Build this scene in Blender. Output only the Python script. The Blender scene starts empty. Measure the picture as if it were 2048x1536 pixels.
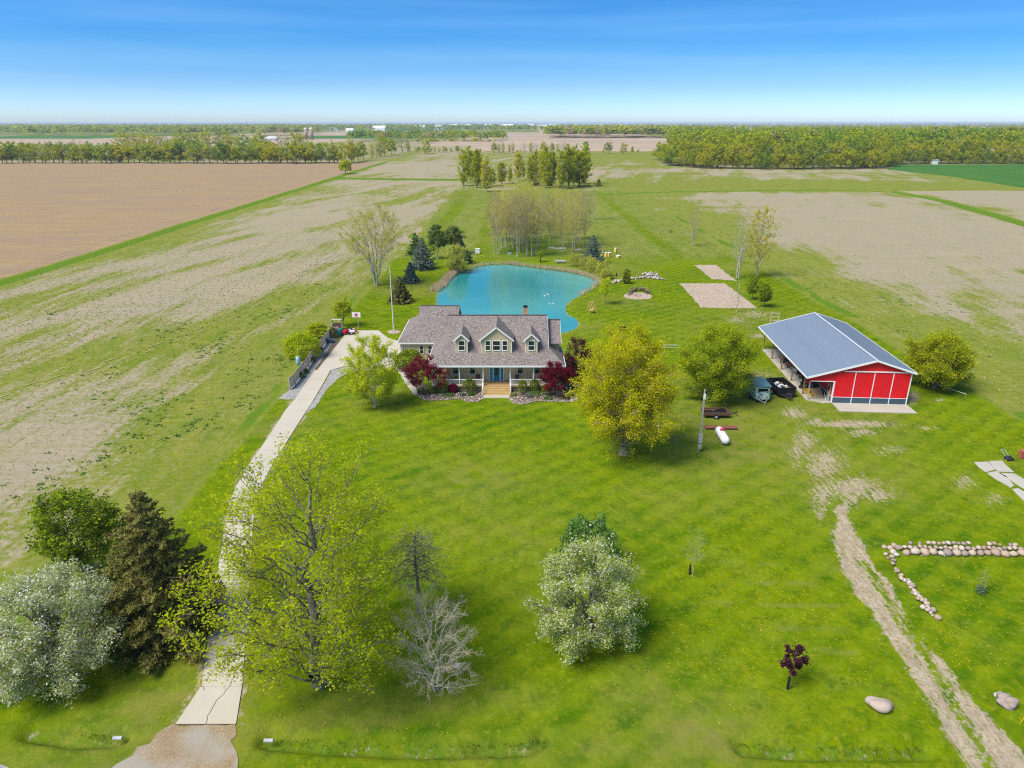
import bpy, math, random
import numpy as np
from mathutils import Vector, Matrix

scene = bpy.context.scene
C = scene.collection
# ------------------------------------------------------------------ camera
H = 35.0; FPX = 1384.0; TH = math.atan(523 / FPX); cT, sT = math.cos(TH), math.sin(TH)
cam_d = bpy.data.cameras.new('camera'); cam = bpy.data.objects.new('camera', cam_d); C.objects.link(cam)
cam.location = (0, 0, H); cam.rotation_euler = (math.pi / 2 - TH, 0, 0)
cam_d.sensor_width = 36.0; cam_d.lens = 36.0 * FPX / 2048; cam_d.clip_start = 0.5; cam_d.clip_end = 60000
scene.camera = cam
# ------------------------------------------------------------------ light
SUN_EL = math.radians(54); SUN_AZ = math.radians(-122)      # azimuth from +Y towards +X: the sun stands to the left
world = bpy.data.worlds.new('World'); scene.world = world; world.use_nodes = True
wn = world.node_tree; wn.nodes.clear()
def wnode(t, **k):
    n = wn.nodes.new(t)
    for a, b in k.items(): setattr(n, a, b)
    return n
out = wnode('ShaderNodeOutputWorld'); bg = wnode('ShaderNodeBackground'); sky = wnode('ShaderNodeTexSky')
sky.sky_type = 'NISHITA'; sky.sun_disc = False; sky.sun_elevation = SUN_EL; sky.sun_rotation = SUN_AZ
sky.air_density = 1.0; sky.dust_density = 0.6; sky.ozone_density = 2.5; sky.altitude = 200
tc = wnode('ShaderNodeTexCoord'); sp = wnode('ShaderNodeSeparateXYZ'); wn.links.new(tc.outputs['Generated'], sp.inputs[0])
mu = wnode('ShaderNodeMath', operation='MULTIPLY'); mu.inputs[1].default_value = 2.2
ab = wnode('ShaderNodeMath', operation='MAXIMUM'); ab.inputs[1].default_value = 0.004
wn.links.new(sp.outputs[2], ab.inputs[0]); wn.links.new(ab.outputs[0], mu.inputs[0])
cb = wnode('ShaderNodeCombineXYZ'); wn.links.new(sp.outputs[0], cb.inputs[0]); wn.links.new(sp.outputs[1], cb.inputs[1]); wn.links.new(mu.outputs[0], cb.inputs[2])
nm = wnode('ShaderNodeVectorMath', operation='NORMALIZE'); wn.links.new(cb.outputs[0], nm.inputs[0]); wn.links.new(nm.outputs[0], sky.inputs[0])
# pale horizon, azure above; beyond view brightened to add ambient light and pond reflection
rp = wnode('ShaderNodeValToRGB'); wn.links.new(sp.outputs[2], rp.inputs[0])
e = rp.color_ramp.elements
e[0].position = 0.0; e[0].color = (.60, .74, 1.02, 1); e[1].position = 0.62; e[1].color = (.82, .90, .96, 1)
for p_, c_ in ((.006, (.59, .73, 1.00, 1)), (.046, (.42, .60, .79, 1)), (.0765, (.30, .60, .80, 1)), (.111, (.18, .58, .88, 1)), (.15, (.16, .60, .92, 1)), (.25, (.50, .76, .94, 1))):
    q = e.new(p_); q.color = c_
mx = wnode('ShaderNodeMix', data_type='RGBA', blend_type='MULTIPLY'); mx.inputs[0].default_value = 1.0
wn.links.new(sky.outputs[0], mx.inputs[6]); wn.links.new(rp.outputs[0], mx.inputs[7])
# faint high streaks of cirrus
mp = wnode('ShaderNodeMapping'); mp.inputs['Scale'].default_value = (1.2, 1.2, 22); wn.links.new(tc.outputs['Generated'], mp.inputs[0])
ns = wnode('ShaderNodeTexNoise'); ns.inputs['Scale'].default_value = 1.6; ns.inputs['Detail'].default_value = 5; wn.links.new(mp.outputs[0], ns.inputs[0])
mr = wnode('ShaderNodeMapRange'); mr.inputs[1].default_value = .38; mr.inputs[2].default_value = .75; mr.inputs[3].default_value = 0; mr.inputs[4].default_value = .16
wn.links.new(ns.outputs[0], mr.inputs[0])
m2 = wnode('ShaderNodeMix', data_type='RGBA'); wn.links.new(mr.outputs[0], m2.inputs[0]); wn.links.new(mx.outputs[2], m2.inputs[6]); m2.inputs[7].default_value = (3.2, 4.6, 6.0, 1)
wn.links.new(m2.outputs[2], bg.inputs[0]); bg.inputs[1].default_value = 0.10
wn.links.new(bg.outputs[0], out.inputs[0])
sd = bpy.data.lights.new('sun', 'SUN'); sun = bpy.data.objects.new('sun', sd); C.objects.link(sun)
sd.energy = 2.6; sd.angle = math.radians(30); sd.color = (1.0, .93, .82)
sv = Vector((math.sin(SUN_AZ) * math.cos(SUN_EL), math.cos(SUN_AZ) * math.cos(SUN_EL), math.sin(SUN_EL)))
sun.rotation_euler = sv.to_track_quat('Z', 'Y').to_euler()
scene.view_settings.view_transform = 'Standard'; scene.view_settings.look = 'None'
scene.view_settings.gamma = 1.0; scene.view_settings.use_curve_mapping = False
scene.view_settings.exposure = 1.08
scene.render.engine = 'CYCLES'; scene.cycles.max_bounces = 9; scene.cycles.diffuse_bounces = 6; scene.cycles.transparent_max_bounces = 8
scene.cycles.volume_bounces = 0; scene.cycles.use_denoising = False; scene.cycles.filter_width = 1.15; scene.cycles.sample_clamp_indirect = 6

# ------------------------------------------------------------------ helpers
def G(x, y, z=0.0):
    """point of the plane at height z seen at pixel x,y of the 2048x1536 photograph"""
    v = y - 768; k = (H - z) / (FPX * sT + v * cT); return Vector(((x - 1024) * k, (FPX * cT - v * sT) * k, z))
def ZZ(Y, y):
    v = y - 768; return H - Y * (FPX * sT + v * cT) / (FPX * cT - v * sT)
def PX(X, Y, z=0.0):
    h = H - z; dep = Y * cT + h * sT; up = -h * cT + Y * sT; return 1024 + FPX * X / dep, 768 - FPX * up / dep

def mesh_np(name, V, faces, mat_idx=None, smooth=False):
    """faces: list of int arrays, each (n,k)"""
    V = np.asarray(V, dtype=np.float32); me = bpy.data.meshes.new(name)
    faces = [np.asarray(f, dtype=np.int32) for f in faces if len(f)]
    me.vertices.add(len(V)); me.vertices.foreach_set('co', V.ravel())
    tot = np.concatenate([np.full(len(f), f.shape[1], dtype=np.int32) for f in faces])
    li = np.concatenate([f.ravel() for f in faces]); st = np.concatenate([[0], np.cumsum(tot)[:-1]]).astype(np.int32)
    me.loops.add(len(li)); me.loops.foreach_set('vertex_index', li)
    me.polygons.add(len(tot)); me.polygons.foreach_set('loop_start', st); me.polygons.foreach_set('loop_total', tot)
    if mat_idx is not None: me.polygons.foreach_set('material_index', np.asarray(mat_idx, dtype=np.int32))
    if smooth: me.polygons.foreach_set('use_smooth', np.ones(len(tot), dtype=bool))
    me.update(calc_edges=True); return me

class MB:
    """collects simple shapes into one mesh"""
    def __init__(s): s.v = []; s.f = []; s.m = []
    def quad(s, *p, m=0):
        i = len(s.v); s.v += [tuple(q) for q in p]; s.f.append(tuple(range(i, i + len(p)))); s.m.append(m); return s
    def box(s, x0, x1, y0, y1, z0, z1, m=0, M=None):
        c = [(x0,y0,z0),(x1,y0,z0),(x1,y1,z0),(x0,y1,z0),(x0,y0,z1),(x1,y0,z1),(x1,y1,z1),(x0,y1,z1)]
        if M is not None: c = [tuple(M @ Vector(q)) for q in c]
        i = len(s.v); s.v += c
        for a in ((0,3,2,1),(4,5,6,7),(0,1,5,4),(1,2,6,5),(2,3,7,6),(3,0,4,7)): s.f.append(tuple(i + k for k in a)); s.m.append(m)
        return s
    def slab(s, poly, t, m=0):
        """polygon (3d points, ccw from above) thickened downwards by t"""
        n = len(poly); i = len(s.v); s.v += [tuple(p) for p in poly] + [(p[0], p[1], p[2] - t) for p in poly]
        s.f.append(tuple(range(i, i + n))); s.f.append(tuple(range(i + 2 * n - 1, i + n - 1, -1))); s.m += [m, m]
        for k in range(n):
            a, b = k, (k + 1) % n; s.f.append((i + a, i + n + a, i + n + b, i + b)); s.m.append(m)
        return s
    def bar(s, p, q, w, h=None, m=0):
        p, q = Vector(p), Vector(q); h = h or w; d = q - p; L = d.length
        if L < 1e-6: return s
        d.normalize(); up = Vector((0, 0, 1)) if abs(d.z) < .95 else Vector((0, 1, 0)); a = d.cross(up).normalized(); b = a.cross(d)
        i = len(s.v)
        for e_ in (p, q):
            for sx, sy in ((-1,-1),(1,-1),(1,1),(-1,1)): s.v.append(tuple(e_ + a * sx * w / 2 + b * sy * h / 2))
        for k in ((0,1,2,3),(7,6,5,4),(0,4,5,1),(1,5,6,2),(2,6,7,3),(3,7,4,0)): s.f.append(tuple(i + j for j in k)); s.m.append(m)
        return s
    def tube(s, p, q, r0, r1=None, n=8, m=0, cap=True):
        p, q = Vector(p), Vector(q); r1 = r0 if r1 is None else r1; d = (q - p).normalized()
        up = Vector((0, 0, 1)) if abs(d.z) < .95 else Vector((0, 1, 0)); a = d.cross(up).normalized(); b = a.cross(d); i = len(s.v)
        for e_, r in ((p, r0), (q, r1)):
            for k in range(n):
                t = 2 * math.pi * k / n; s.v.append(tuple(e_ + (a * math.cos(t) + b * math.sin(t)) * r))
        for k in range(n):
            j = (k + 1) % n; s.f.append((i + k, i + j, i + n + j, i + n + k)); s.m.append(m)
        if cap: s.f.append(tuple(i + k for k in reversed(range(n)))); s.f.append(tuple(i + n + k for k in range(n))); s.m += [m, m]
        return s
    def lathe(s, prof, c=(0, 0, 0), n=12, m=0, M=None):
        i = len(s.v)
        for r, z in prof:
            for k in range(n):
                t = 2 * math.pi * k / n; p = Vector((c[0] + r * math.cos(t), c[1] + r * math.sin(t), c[2] + z)); s.v.append(tuple(M @ p if M is not None else p))
        for a in range(len(prof) - 1):
            for k in range(n):
                j = (k + 1) % n; s.f.append((i + a*n + k, i + a*n + j, i + (a+1)*n + j, i + (a+1)*n + k)); s.m.append(m)
        s.f.append(tuple(i + k for k in reversed(range(n)))); s.f.append(tuple(i + (len(prof)-1)*n + k for k in range(n))); s.m += [m, m]
        return s
    def build(s, name, mats, parent=None, smooth=False, loc=None):
        me = bpy.data.meshes.new(name); me.from_pydata(s.v, [], s.f)
        if not isinstance(mats, (list, tuple)): mats = [mats]
        for q in mats: me.materials.append(q)
        me.polygons.foreach_set('material_index', s.m)
        if smooth: me.polygons.foreach_set('use_smooth', [True] * len(s.f))
        me.update(); return obj(name, me, parent, loc)

def obj(name, me, parent=None, loc=None):
    o = bpy.data.objects.new(name, me); C.objects.link(o)
    if parent is not None: o.parent = parent
    if loc is not None: o.location = loc
    return o
def tag(o, label=None, cat=None, group=None, kind=None):
    for k, v in (('label', label), ('category', cat), ('group', group), ('kind', kind)):
        if v: o[k] = v
    return o
def thing(name, label, cat, loc=(0, 0, 0), rz=0.0, group=None):
    o = bpy.data.objects.new(name, None); C.objects.link(o); o.location = loc; o.rotation_euler = (0, 0, rz); o.empty_display_size = .3
    return tag(o, label, cat, group)
def dup(root, loc, rz=0.0, sc=1.0, label=None, group=None):
    r = root.copy(); C.objects.link(r); r.location = loc; r.rotation_euler = (0, 0, rz); r.scale = (sc, sc, sc) if not isinstance(sc, tuple) else sc
    if label: r['label'] = label
    if group: r['group'] = group
    for ch in root.children:
        c = ch.copy(); C.objects.link(c); c.parent = r
        for g in ch.children:
            d = g.copy(); C.objects.link(d); d.parent = c
    return r

# ------------------------------------------------------------------ materials
class MT:
    def __init__(s, name, rough=.8, spec=.3):
        s.m = bpy.data.materials.new(name); s.m.use_nodes = True; s.t = s.m.node_tree; s.n = s.t.nodes; s.b = s.n['Principled BSDF']; s.o = s.n['Material Output']
        s.b.inputs['Roughness'].default_value = rough; s.b.inputs['Specular IOR Level'].default_value = spec; s._c = None
    def L(s, a, b): s.t.links.new(a, b)
    def val(s, sock, v):
        if hasattr(v, 'links') or hasattr(v, 'is_output'): s.L(v, sock)
        else: sock.default_value = v
    def co(s, scale=None, rot=None, kind='Object'):
        n = s.n.new('ShaderNodeTexCoord'); o = n.outputs[kind]
        if kind == 'world': pass
        if scale or rot:
            m = s.n.new('ShaderNodeMapping')
            if scale: m.inputs['Scale'].default_value = scale
            if rot: m.inputs['Rotation'].default_value = rot
            s.L(o, m.inputs[0]); o = m.outputs[0]
        return o
    def noise(s, scale, detail=4, vec=None, rough=.5, dist=0, col=False):
        n = s.n.new('ShaderNodeTexNoise'); n.inputs['Scale'].default_value = scale; n.inputs['Detail'].default_value = detail
        n.inputs['Roughness'].default_value = rough; n.inputs['Distortion'].default_value = dist
        s.L(vec if vec is not None else s.co(), n.inputs[0]); return n.outputs[1 if col else 0]
    def voro(s, scale, vec=None, out='Color', feat='F1', rnd=1.0):
        n = s.n.new('ShaderNodeTexVoronoi'); n.feature = feat; n.inputs['Scale'].default_value = scale; n.inputs['Randomness'].default_value = rnd
        s.L(vec if vec is not None else s.co(), n.inputs[0]); return n.outputs[out]
    def math(s, op, a, b=None, clamp=False):
        n = s.n.new('ShaderNodeMath'); n.operation = op; n.use_clamp = clamp; s.val(n.inputs[0], a)
        if b is not None: s.val(n.inputs[1], b)
        return n.outputs[0]
    def rng(s, x, a, b, c=0.0, d=1.0, smooth=False):
        n = s.n.new('ShaderNodeMapRange'); s.L(x, n.inputs[0])
        if smooth: n.interpolation_type = 'SMOOTHSTEP'
        for i, v in enumerate((a, b, c, d)): n.inputs[i + 1].default_value = v
        return n.outputs[0]
    def ramp(s, x, stops):
        n = s.n.new('ShaderNodeValToRGB'); s.L(x, n.inputs[0]); e = n.color_ramp.elements
        while len(e) < len(stops): e.new(.5)
        for i, (p, c) in enumerate(stops): e[i].position = p; e[i].color = (*c, 1)
        return n.outputs[0]
    def mix(s, f, a, b, blend='MIX'):
        n = s.n.new('ShaderNodeMix'); n.data_type = 'RGBA'; n.blend_type = blend
        s.val(n.inputs[0], f)
        for i, v in ((6, a), (7, b)):
            if isinstance(v, tuple): n.inputs[i].default_value = (*v[:3], 1)
            else: s.L(v, n.inputs[i])
        return n.outputs[2]
    def attr(s, name, out='Fac'):
        n = s.n.new('ShaderNodeAttribute'); n.attribute_name = name; return n.outputs[out]
    def island(s): return s.n.new('ShaderNodeNewGeometry').outputs['Random Per Island']
    def orand(s): return s.n.new('ShaderNodeObjectInfo').outputs['Random']
    def color(s, c):
        if isinstance(c, tuple): s.b.inputs['Base Color'].default_value = (*c, 1)
        else: s.L(c, s.b.inputs['Base Color'])
        return s
    def bump(s, h, strength=.3, dist=.05):
        n = s.n.new('ShaderNodeBump'); n.inputs['Strength'].default_value = strength; n.inputs['Distance'].default_value = dist
        s.L(h, n.inputs['Height']); s.L(n.outputs[0], s.b.inputs['Normal']); return s
    def metal(s, v): s.b.inputs['Metallic'].default_value = v; return s

def plain(name, c, rough=.7, var=.12, scale=6, metal=0, spec=.3, bump=0):
    m = MT(name, rough, spec); n = m.noise(scale, 5)
    d = tuple(x * (1 - var * 1.5) for x in c); u = tuple(min(1, x * (1 + var)) for x in c)
    m.color(m.ramp(n, [(.3, d), (.7, u)]))
    if metal: m.metal(metal)
    if bump: m.bump(n, bump, .02)
    return m.m
M = {}
M['white'] = plain('white_paint', (.80, .80, .79), .5, .04)
M['cream'] = None
def siding(name, c, pitch=.13, axis=2):
    m = MT(name, .6, .25); x = m.n.new('ShaderNodeSeparateXYZ'); m.L(m.co(), x.inputs[0])
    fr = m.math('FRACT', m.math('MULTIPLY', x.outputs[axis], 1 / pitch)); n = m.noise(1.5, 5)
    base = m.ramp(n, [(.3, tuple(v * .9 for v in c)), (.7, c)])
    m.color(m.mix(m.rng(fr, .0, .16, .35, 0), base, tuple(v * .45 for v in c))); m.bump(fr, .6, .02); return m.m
M['siding'] = siding('beige_lap_siding', (.66, .53, .345))
def rib(name, c, pitch, axis, rough=.5, metal=0.0):
    m = MT(name, rough, .4); x = m.n.new('ShaderNodeSeparateXYZ'); m.L(m.co(), x.inputs[0])
    fr = m.math('FRACT', m.math('MULTIPLY', x.outputs[axis], 1 / pitch)); w = m.rng(m.math('ABSOLUTE', m.math('SUBTRACT', fr, .5)), .0, .12, 1, 0, True)
    n = m.noise(.8, 5); n2 = m.noise(.5, 6, m.co((1, 1, .25)), .7); base = m.mix(m.rng(n2, .45, .7, 0, .35), m.ramp(n, [(.3, tuple(v * .85 for v in c)), (.7, tuple(min(1, v * 1.06) for v in c))]), tuple(v * .72 + .012 for v in c))
    m.color(m.mix(m.math('MULTIPLY', w, .25), base, tuple(v * .5 for v in c))); m.bump(w, .8, .02); m.metal(metal); return m.m
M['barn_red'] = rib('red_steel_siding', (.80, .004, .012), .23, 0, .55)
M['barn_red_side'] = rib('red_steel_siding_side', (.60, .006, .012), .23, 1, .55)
M['barn_blue'] = rib('blue_grey_steel_wainscot', (.055, .10, .14), .23, 0, .5)
M['barn_blue_side'] = rib('blue_grey_wainscot_side', (.055, .10, .14), .23, 1, .5)
def roofsteel():
    m = MT('blue_grey_steel_roofing', .38, .5); n = m.noise(.35, 5, m.co((1, .25, 1))); n2 = m.noise(3, 4)
    a = m.ramp(n, [(.3, (.17, .215, .27)), (.7, (.20, .25, .315))]); m.color(m.mix(m.rng(n2, .4, .8, 0, .25), a, (.26, .31, .38))); return m.m
M['roof_steel'] = roofsteel()
def shingle():
    m = MT('architectural_shingles', .9, .15); v = m.voro(1.0, m.co((7, 11, 11)), 'Color'); s_ = m.n.new('ShaderNodeSeparateColor'); m.L(v, s_.inputs[0])
    n = m.noise(.5, 5); a = m.ramp(s_.outputs[0], [(0, (.078, .066, .060)), (.35, (.170, .145, .130)), (.7, (.265, .225, .200)), (1, (.36, .325, .305))])
    g = m.noise(30, 3); m.color(m.mix(m.rng(n, .35, .7, 0, .35), m.mix(m.rng(g, .3, .7, 0, .3), a, (.14, .11, .10)), (.22, .18, .17))); m.bump(s_.outputs[0], .5, .02); return m.m
M['shingle'] = shingle()
def brick():
    m = MT('orange_brick', .9, .2); n = m.n.new('ShaderNodeTexBrick'); m.L(m.co((1, 1, 1)), n.inputs[0]); n.inputs['Scale'].default_value = 5
    n.inputs['Color1'].default_value = (.60, .25, .13, 1); n.inputs['Color2'].default_value = (.48, .19, .10, 1); n.inputs['Mortar'].default_value = (.45, .4, .35, 1); m.color(n.outputs[0]); return m.m
M['brick'] = plain('orange_chimney_brick', (.60, .29, .15), .9, .3, 6)
M['wood'] = plain('tan_deck_wood', (.50, .34, .15), .75, .2, 9)
M['grey_wood'] = plain('weathered_fence_wood', (.46, .41, .34), .9, .25, 7, bump=.3)
M['post_wood'] = plain('brown_treated_post', (.28, .17, .08), .85, .2, 6)
M['ply'] = plain('raw_plywood', (.48, .35, .20), .8, .15, 3)
M['black'] = plain('black_paint', (.012, .013, .017), .45, .2, 5)
M['dark'] = plain('dark_steel', (.04, .042, .05), .6, .25, 5)
M['rubber'] = plain('tyre_rubber', (.02, .02, .021), .85, .2, 9)
M['grey'] = plain('galvanised_grey', (.42, .44, .45), .55, .15, 6, spec=.5)
M['rust'] = plain('rusty_steel', (.25, .085, .05), .85, .3, 5, bump=.2)
M['rustwood'] = plain('rusty_deck_boards', (.14, .075, .05), .9, .35, 8)
M['tankwhite'] = plain('white_tank_enamel', (.85, .85, .84), .35, .04, 2)
M['red'] = plain('red_plastic', (.55, .02, .05), .45, .08)
M['yellow'] = plain('yellow_plastic', (.75, .48, .01), .45, .08)
M['yellow_hive'] = plain('yellow_hive_paint', (.72, .50, .12), .7, .1)
M['teal'] = plain('teal_plastic', (.015, .20, .20), .5, .1)
M['bluebox'] = plain('slate_blue_plastic', (.04, .09, .13), .5, .1)
M['turq'] = plain('turquoise_door_paint', (.01, .22, .40), .4, .06)
M['skyblue'] = plain('pale_blue_plastic', (.25, .45, .55), .5, .1)
M['concrete_grey'] = plain('block_foundation', (.16, .13, .12), .9, .2, 4)
M['pine'] = plain('new_cedar_wood', (.62, .36, .12), .7, .12)
M['maroonseat'] = plain('maroon_cushion', (.16, .05, .05), .9, .2)
def glass(name, c=(.015, .022, .025)):
    m = MT(name, .08, .6); m.color(m.ramp(m.noise(.7, 3), [(.35, c), (.7, tuple(v * 2.2 for v in c))])); return m.m
M['glass'] = glass('dark_window_glass')
def concrete(name, a, b, joints=None):
    m = MT(name, .85, .25); n = m.noise(.35, 6, rough=.6); n2 = m.noise(9, 4)
    base = m.mix(m.rng(n, .3, .72), a, b); base = m.mix(m.rng(n2, .35, .75, 0, .35), base, tuple(v * .82 for v in a))
    st = m.noise(.12, 5); base = m.mix(m.rng(st, .55, .75, 0, .3), base, tuple(v * .72 for v in a)); m.color(base); m.bump(n2, .15, .01); return m.m
M['concrete'] = concrete('driveway_concrete', (.45, .405, .32), (.51, .465, .38))
M['slabc'] = concrete('barn_slab_concrete', (.40, .37, .31), (.47, .44, .37))
M['joint'] = plain('joint_soil', (.11, .085, .06), .95, .3)
def gravelm(name, cols, sc=14):
    m = MT(name, .95, .2); v = m.voro(sc, m.co(), 'Color'); s_ = m.n.new('ShaderNodeSeparateColor'); m.L(v, s_.inputs[0])
    a = m.ramp(s_.outputs[0], [(0, cols[0]), (.5, cols[1]), (1, cols[2])]); n = m.noise(.6, 5)
    m.color(m.mix(m.rng(n, .4, .7, 0, .5), a, cols[0])); d = m.voro(sc, m.co(), 'Distance'); m.bump(d, .5, .03); return m.m
M['gravel'] = gravelm('grey_gravel', [(.20, .19, .17), (.32, .31, .29), (.45, .44, .42)])
M['mulch'] = gravelm('garden_mulch', [(.07, .045, .03), (.16, .11, .08), (.34, .28, .23)], 8)
def stone(name, cols):
    m = MT(name, .85, .3); n = m.noise(3.0, 6, rough=.65); r = m.orand()
    a = m.ramp(m.math('ADD', m.math('MULTIPLY', n, .5), m.math('MULTIPLY', r, .6), True), [(0.15, cols[0]), (.4, cols[1]), (.65, cols[2]), (.9, cols[3])])
    m.color(m.mix(m.rng(m.noise(12, 4), .5, .8, 0, .4), a, (.5, .46, .4))); m.bump(n, .5, .08); return m.m
M['boulder'] = stone('pinkish_boulder', [(.27, .24, .22), (.37, .27, .21), (.44, .36, .30), (.50, .47, .43)])
M['stone'] = stone('field_stone', [(.20, .20, .205), (.34, .24, .175), (.45, .345, .25), (.50, .46, .41)])
def leafm(name, stops, trans=.25, rough=.8, hue=.03):
    m = MT(name, rough, .03); r = m.island(); big = m.noise(.35, 3); ob = m.orand()
    x = m.math('ADD', m.math('MULTIPLY', r, .55), m.math('MULTIPLY', big, .45), True)
    c = m.ramp(x, stops); hs = m.n.new('ShaderNodeHueSaturation'); m.L(c, hs.inputs['Color']); hs.inputs['Saturation'].default_value = 1
    m.L(m.rng(ob, 0, 1, .5 - hue, .5 + hue), hs.inputs['Hue']); m.L(m.rng(ob, 0, 1, 1.12, .86), hs.inputs['Value'])
    m.L(hs.outputs[0], m.b.inputs['Base Color']); trans = min(.6, trans + .22)
    tr = m.n.new('ShaderNodeBsdfTranslucent'); m.L(hs.outputs[0], tr.inputs[0]); ms = m.n.new('ShaderNodeMixShader'); ms.inputs[0].default_value = trans
    m.L(m.b.outputs[0], ms.inputs[1]); m.L(tr.outputs[0], ms.inputs[2]); m.L(ms.outputs[0], m.o.inputs[0]); return m.m
LF = {}
LF['maple'] = leafm('young_maple_leaves', [(0.1, (0.34, 0.42, 0.008)), (0.5, (0.52, 0.6, 0.01)), (0.9, (0.7, 0.72, 0.02))], .35, hue=0)
LF['yellow'] = leafm('yellow_spring_leaves', [(0.1, (0.5, 0.48, 0.004)), (0.5, (0.72, 0.68, 0.006)), (0.9, (0.85, 0.8, 0.012))], .35, hue=0)
LF['green'] = leafm('fresh_green_leaves', [(0.1, (0.2, 0.3, 0.008)), (0.5, (0.36, 0.47, 0.012)), (0.9, (0.56, 0.64, 0.02))], .35, hue=0)
LF['ygreen'] = leafm('yellow_green_leaves', [(0.1, (0.34, 0.4, 0.006)), (0.5, (0.54, 0.58, 0.01)), (0.9, (0.74, 0.7, 0.02))], .35, hue=0)
LF['olive'] = leafm('olive_green_leaves', [(0.1, (0.2, 0.25, 0.012)), (0.5, (0.34, 0.38, 0.018)), (0.9, (0.52, 0.5, 0.025))], .3, hue=0)
LF['shrub'] = leafm('dark_shrub_leaves', [(0.1, (0.07, 0.115, 0.01)), (0.5, (0.14, 0.2, 0.018)), (0.9, (0.24, 0.31, 0.03))], .25, hue=0)
LF['spruce'] = leafm('spruce_needles', [(0.1, (0.1, 0.115, 0.03)), (0.5, (0.21, 0.205, 0.05)), (0.9, (0.42, 0.34, 0.1))], .1, hue=0)
LF['blue'] = leafm('blue_spruce_needles', [(0.1, (0.09, 0.13, 0.1)), (0.5, (0.17, 0.23, 0.18)), (0.9, (0.32, 0.38, 0.32))], .1, hue=0)
LF['pine'] = leafm('pine_needles', [(0.1, (0.07, 0.12, 0.03)), (0.5, (0.14, 0.22, 0.06)), (0.9, (0.25, 0.34, 0.1))], .1, hue=0)
LF['blossom'] = leafm('white_blossom', [(0.1, (0.66, 0.64, 0.54)), (0.5, (0.82, 0.8, 0.7)), (0.9, (0.9, 0.89, 0.82))], .3, hue=0)
LF['applegreen'] = leafm('apple_leaves', [(0.1, (0.28, 0.36, 0.05)), (0.5, (0.42, 0.5, 0.09)), (0.9, (0.58, 0.64, 0.16))], .3, hue=0)
LF['bloomgreen'] = leafm('grey_green_leaves', [(0.1, (0.26, 0.31, 0.09)), (0.5, (0.38, 0.44, 0.14)), (0.9, (0.54, 0.58, 0.24))], .3, hue=0)
LF['maroon'] = leafm('maroon_leaves', [(0.1, (0.09, 0.004, 0.014)), (0.5, (0.24, 0.01, 0.03)), (0.9, (0.42, 0.02, 0.06))], .3, hue=0)
LF['purple'] = leafm('purple_leaves', [(.1, (0.036, 0.012, 0.023)), (.5, (0.087, 0.026, 0.043)), (.9, (0.174, 0.058, 0.087))], .25, hue=0)
LF['lilac'] = leafm('lilac_leaves', [(0.1, (0.07, 0.16, 0.03)), (0.5, (0.13, 0.26, 0.05)), (0.9, (0.24, 0.38, 0.09))], .25, hue=0)
LF['far'] = leafm('woodland_leaves', [(0.1, (0.27, 0.33, 0.01)), (0.5, (0.46, 0.48, 0.014)), (0.9, (0.68, 0.62, 0.02))], .3, hue=.014)
LF['far_dark'] = leafm('dark_woodland_leaves', [(0.1, (0.16, 0.25, 0.02)), (0.5, (0.28, 0.38, 0.03)), (0.9, (0.45, 0.5, 0.05))], .25, hue=.02)
LF['far_brown'] = leafm('budding_twigs', [(0.1, (0.3, 0.25, 0.12)), (0.5, (0.42, 0.36, 0.16)), (0.9, (0.54, 0.48, 0.18))], .25, hue=.02)
LF['bud'] = leafm('poplar_buds', [(0.1, (0.46, 0.42, 0.05)), (0.5, (0.62, 0.55, 0.07)), (0.9, (0.75, 0.66, 0.12))], .35, hue=.01)
LF['budred'] = leafm('reddish_buds', [(0.1, (0.3, 0.24, 0.15)), (0.5, (0.4, 0.33, 0.2)), (0.9, (0.5, 0.43, 0.26))], .35, hue=.01)
LF['reed'] = leafm('dry_reeds', [(0.1, (0.42, 0.32, 0.2)), (0.5, (0.58, 0.46, 0.3)), (0.9, (0.72, 0.6, 0.42))], .25, hue=0)
LF['weed'] = leafm('weed_leaves', [(0.1, (0.06, 0.15, 0.02)), (0.5, (0.11, 0.23, 0.03)), (0.9, (0.2, 0.34, 0.05))], .25, hue=0)
BK = {}
BK['bark'] = plain('grey_brown_bark', (.20, .175, .14), .95, .35, 5, bump=.4)
BK['light'] = plain('pale_grey_bark', (.42, .38, .30), .95, .25, 5, bump=.3)
BK['tan'] = plain('tan_bark', (.38, .30, .20), .95, .25, 5, bump=.3)
BK['twig'] = plain('pale_dry_twigs', (.56, .48, .35), .95, .2, 6)
# ------------------------------------------------------------------ numeric helpers
def vnoise(x, y, seed=0):
    """smooth value noise 0..1"""
    r = np.random.RandomState(seed); T = r.rand(256, 256)
    xi = np.floor(x).astype(np.int64); yi = np.floor(y).astype(np.int64); fx = x - xi; fy = y - yi
    fx = fx * fx * (3 - 2 * fx); fy = fy * fy * (3 - 2 * fy)
    a = T[yi & 255, xi & 255]; b = T[yi & 255, (xi + 1) & 255]; c = T[(yi + 1) & 255, xi & 255]; d = T[(yi + 1) & 255, (xi + 1) & 255]
    return (a * (1 - fx) + b * fx) * (1 - fy) + (c * (1 - fx) + d * fx) * fy
def fbm(x, y, sc, seed=0, oct=4):
    s = 0; a = .5; t = 0
    for k in range(oct): s = s + a * vnoise(x * sc * 2**k + 13.7 * k, y * sc * 2**k + 7.1 * k, seed + k); t += a; a *= .5
    return s / t
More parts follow.
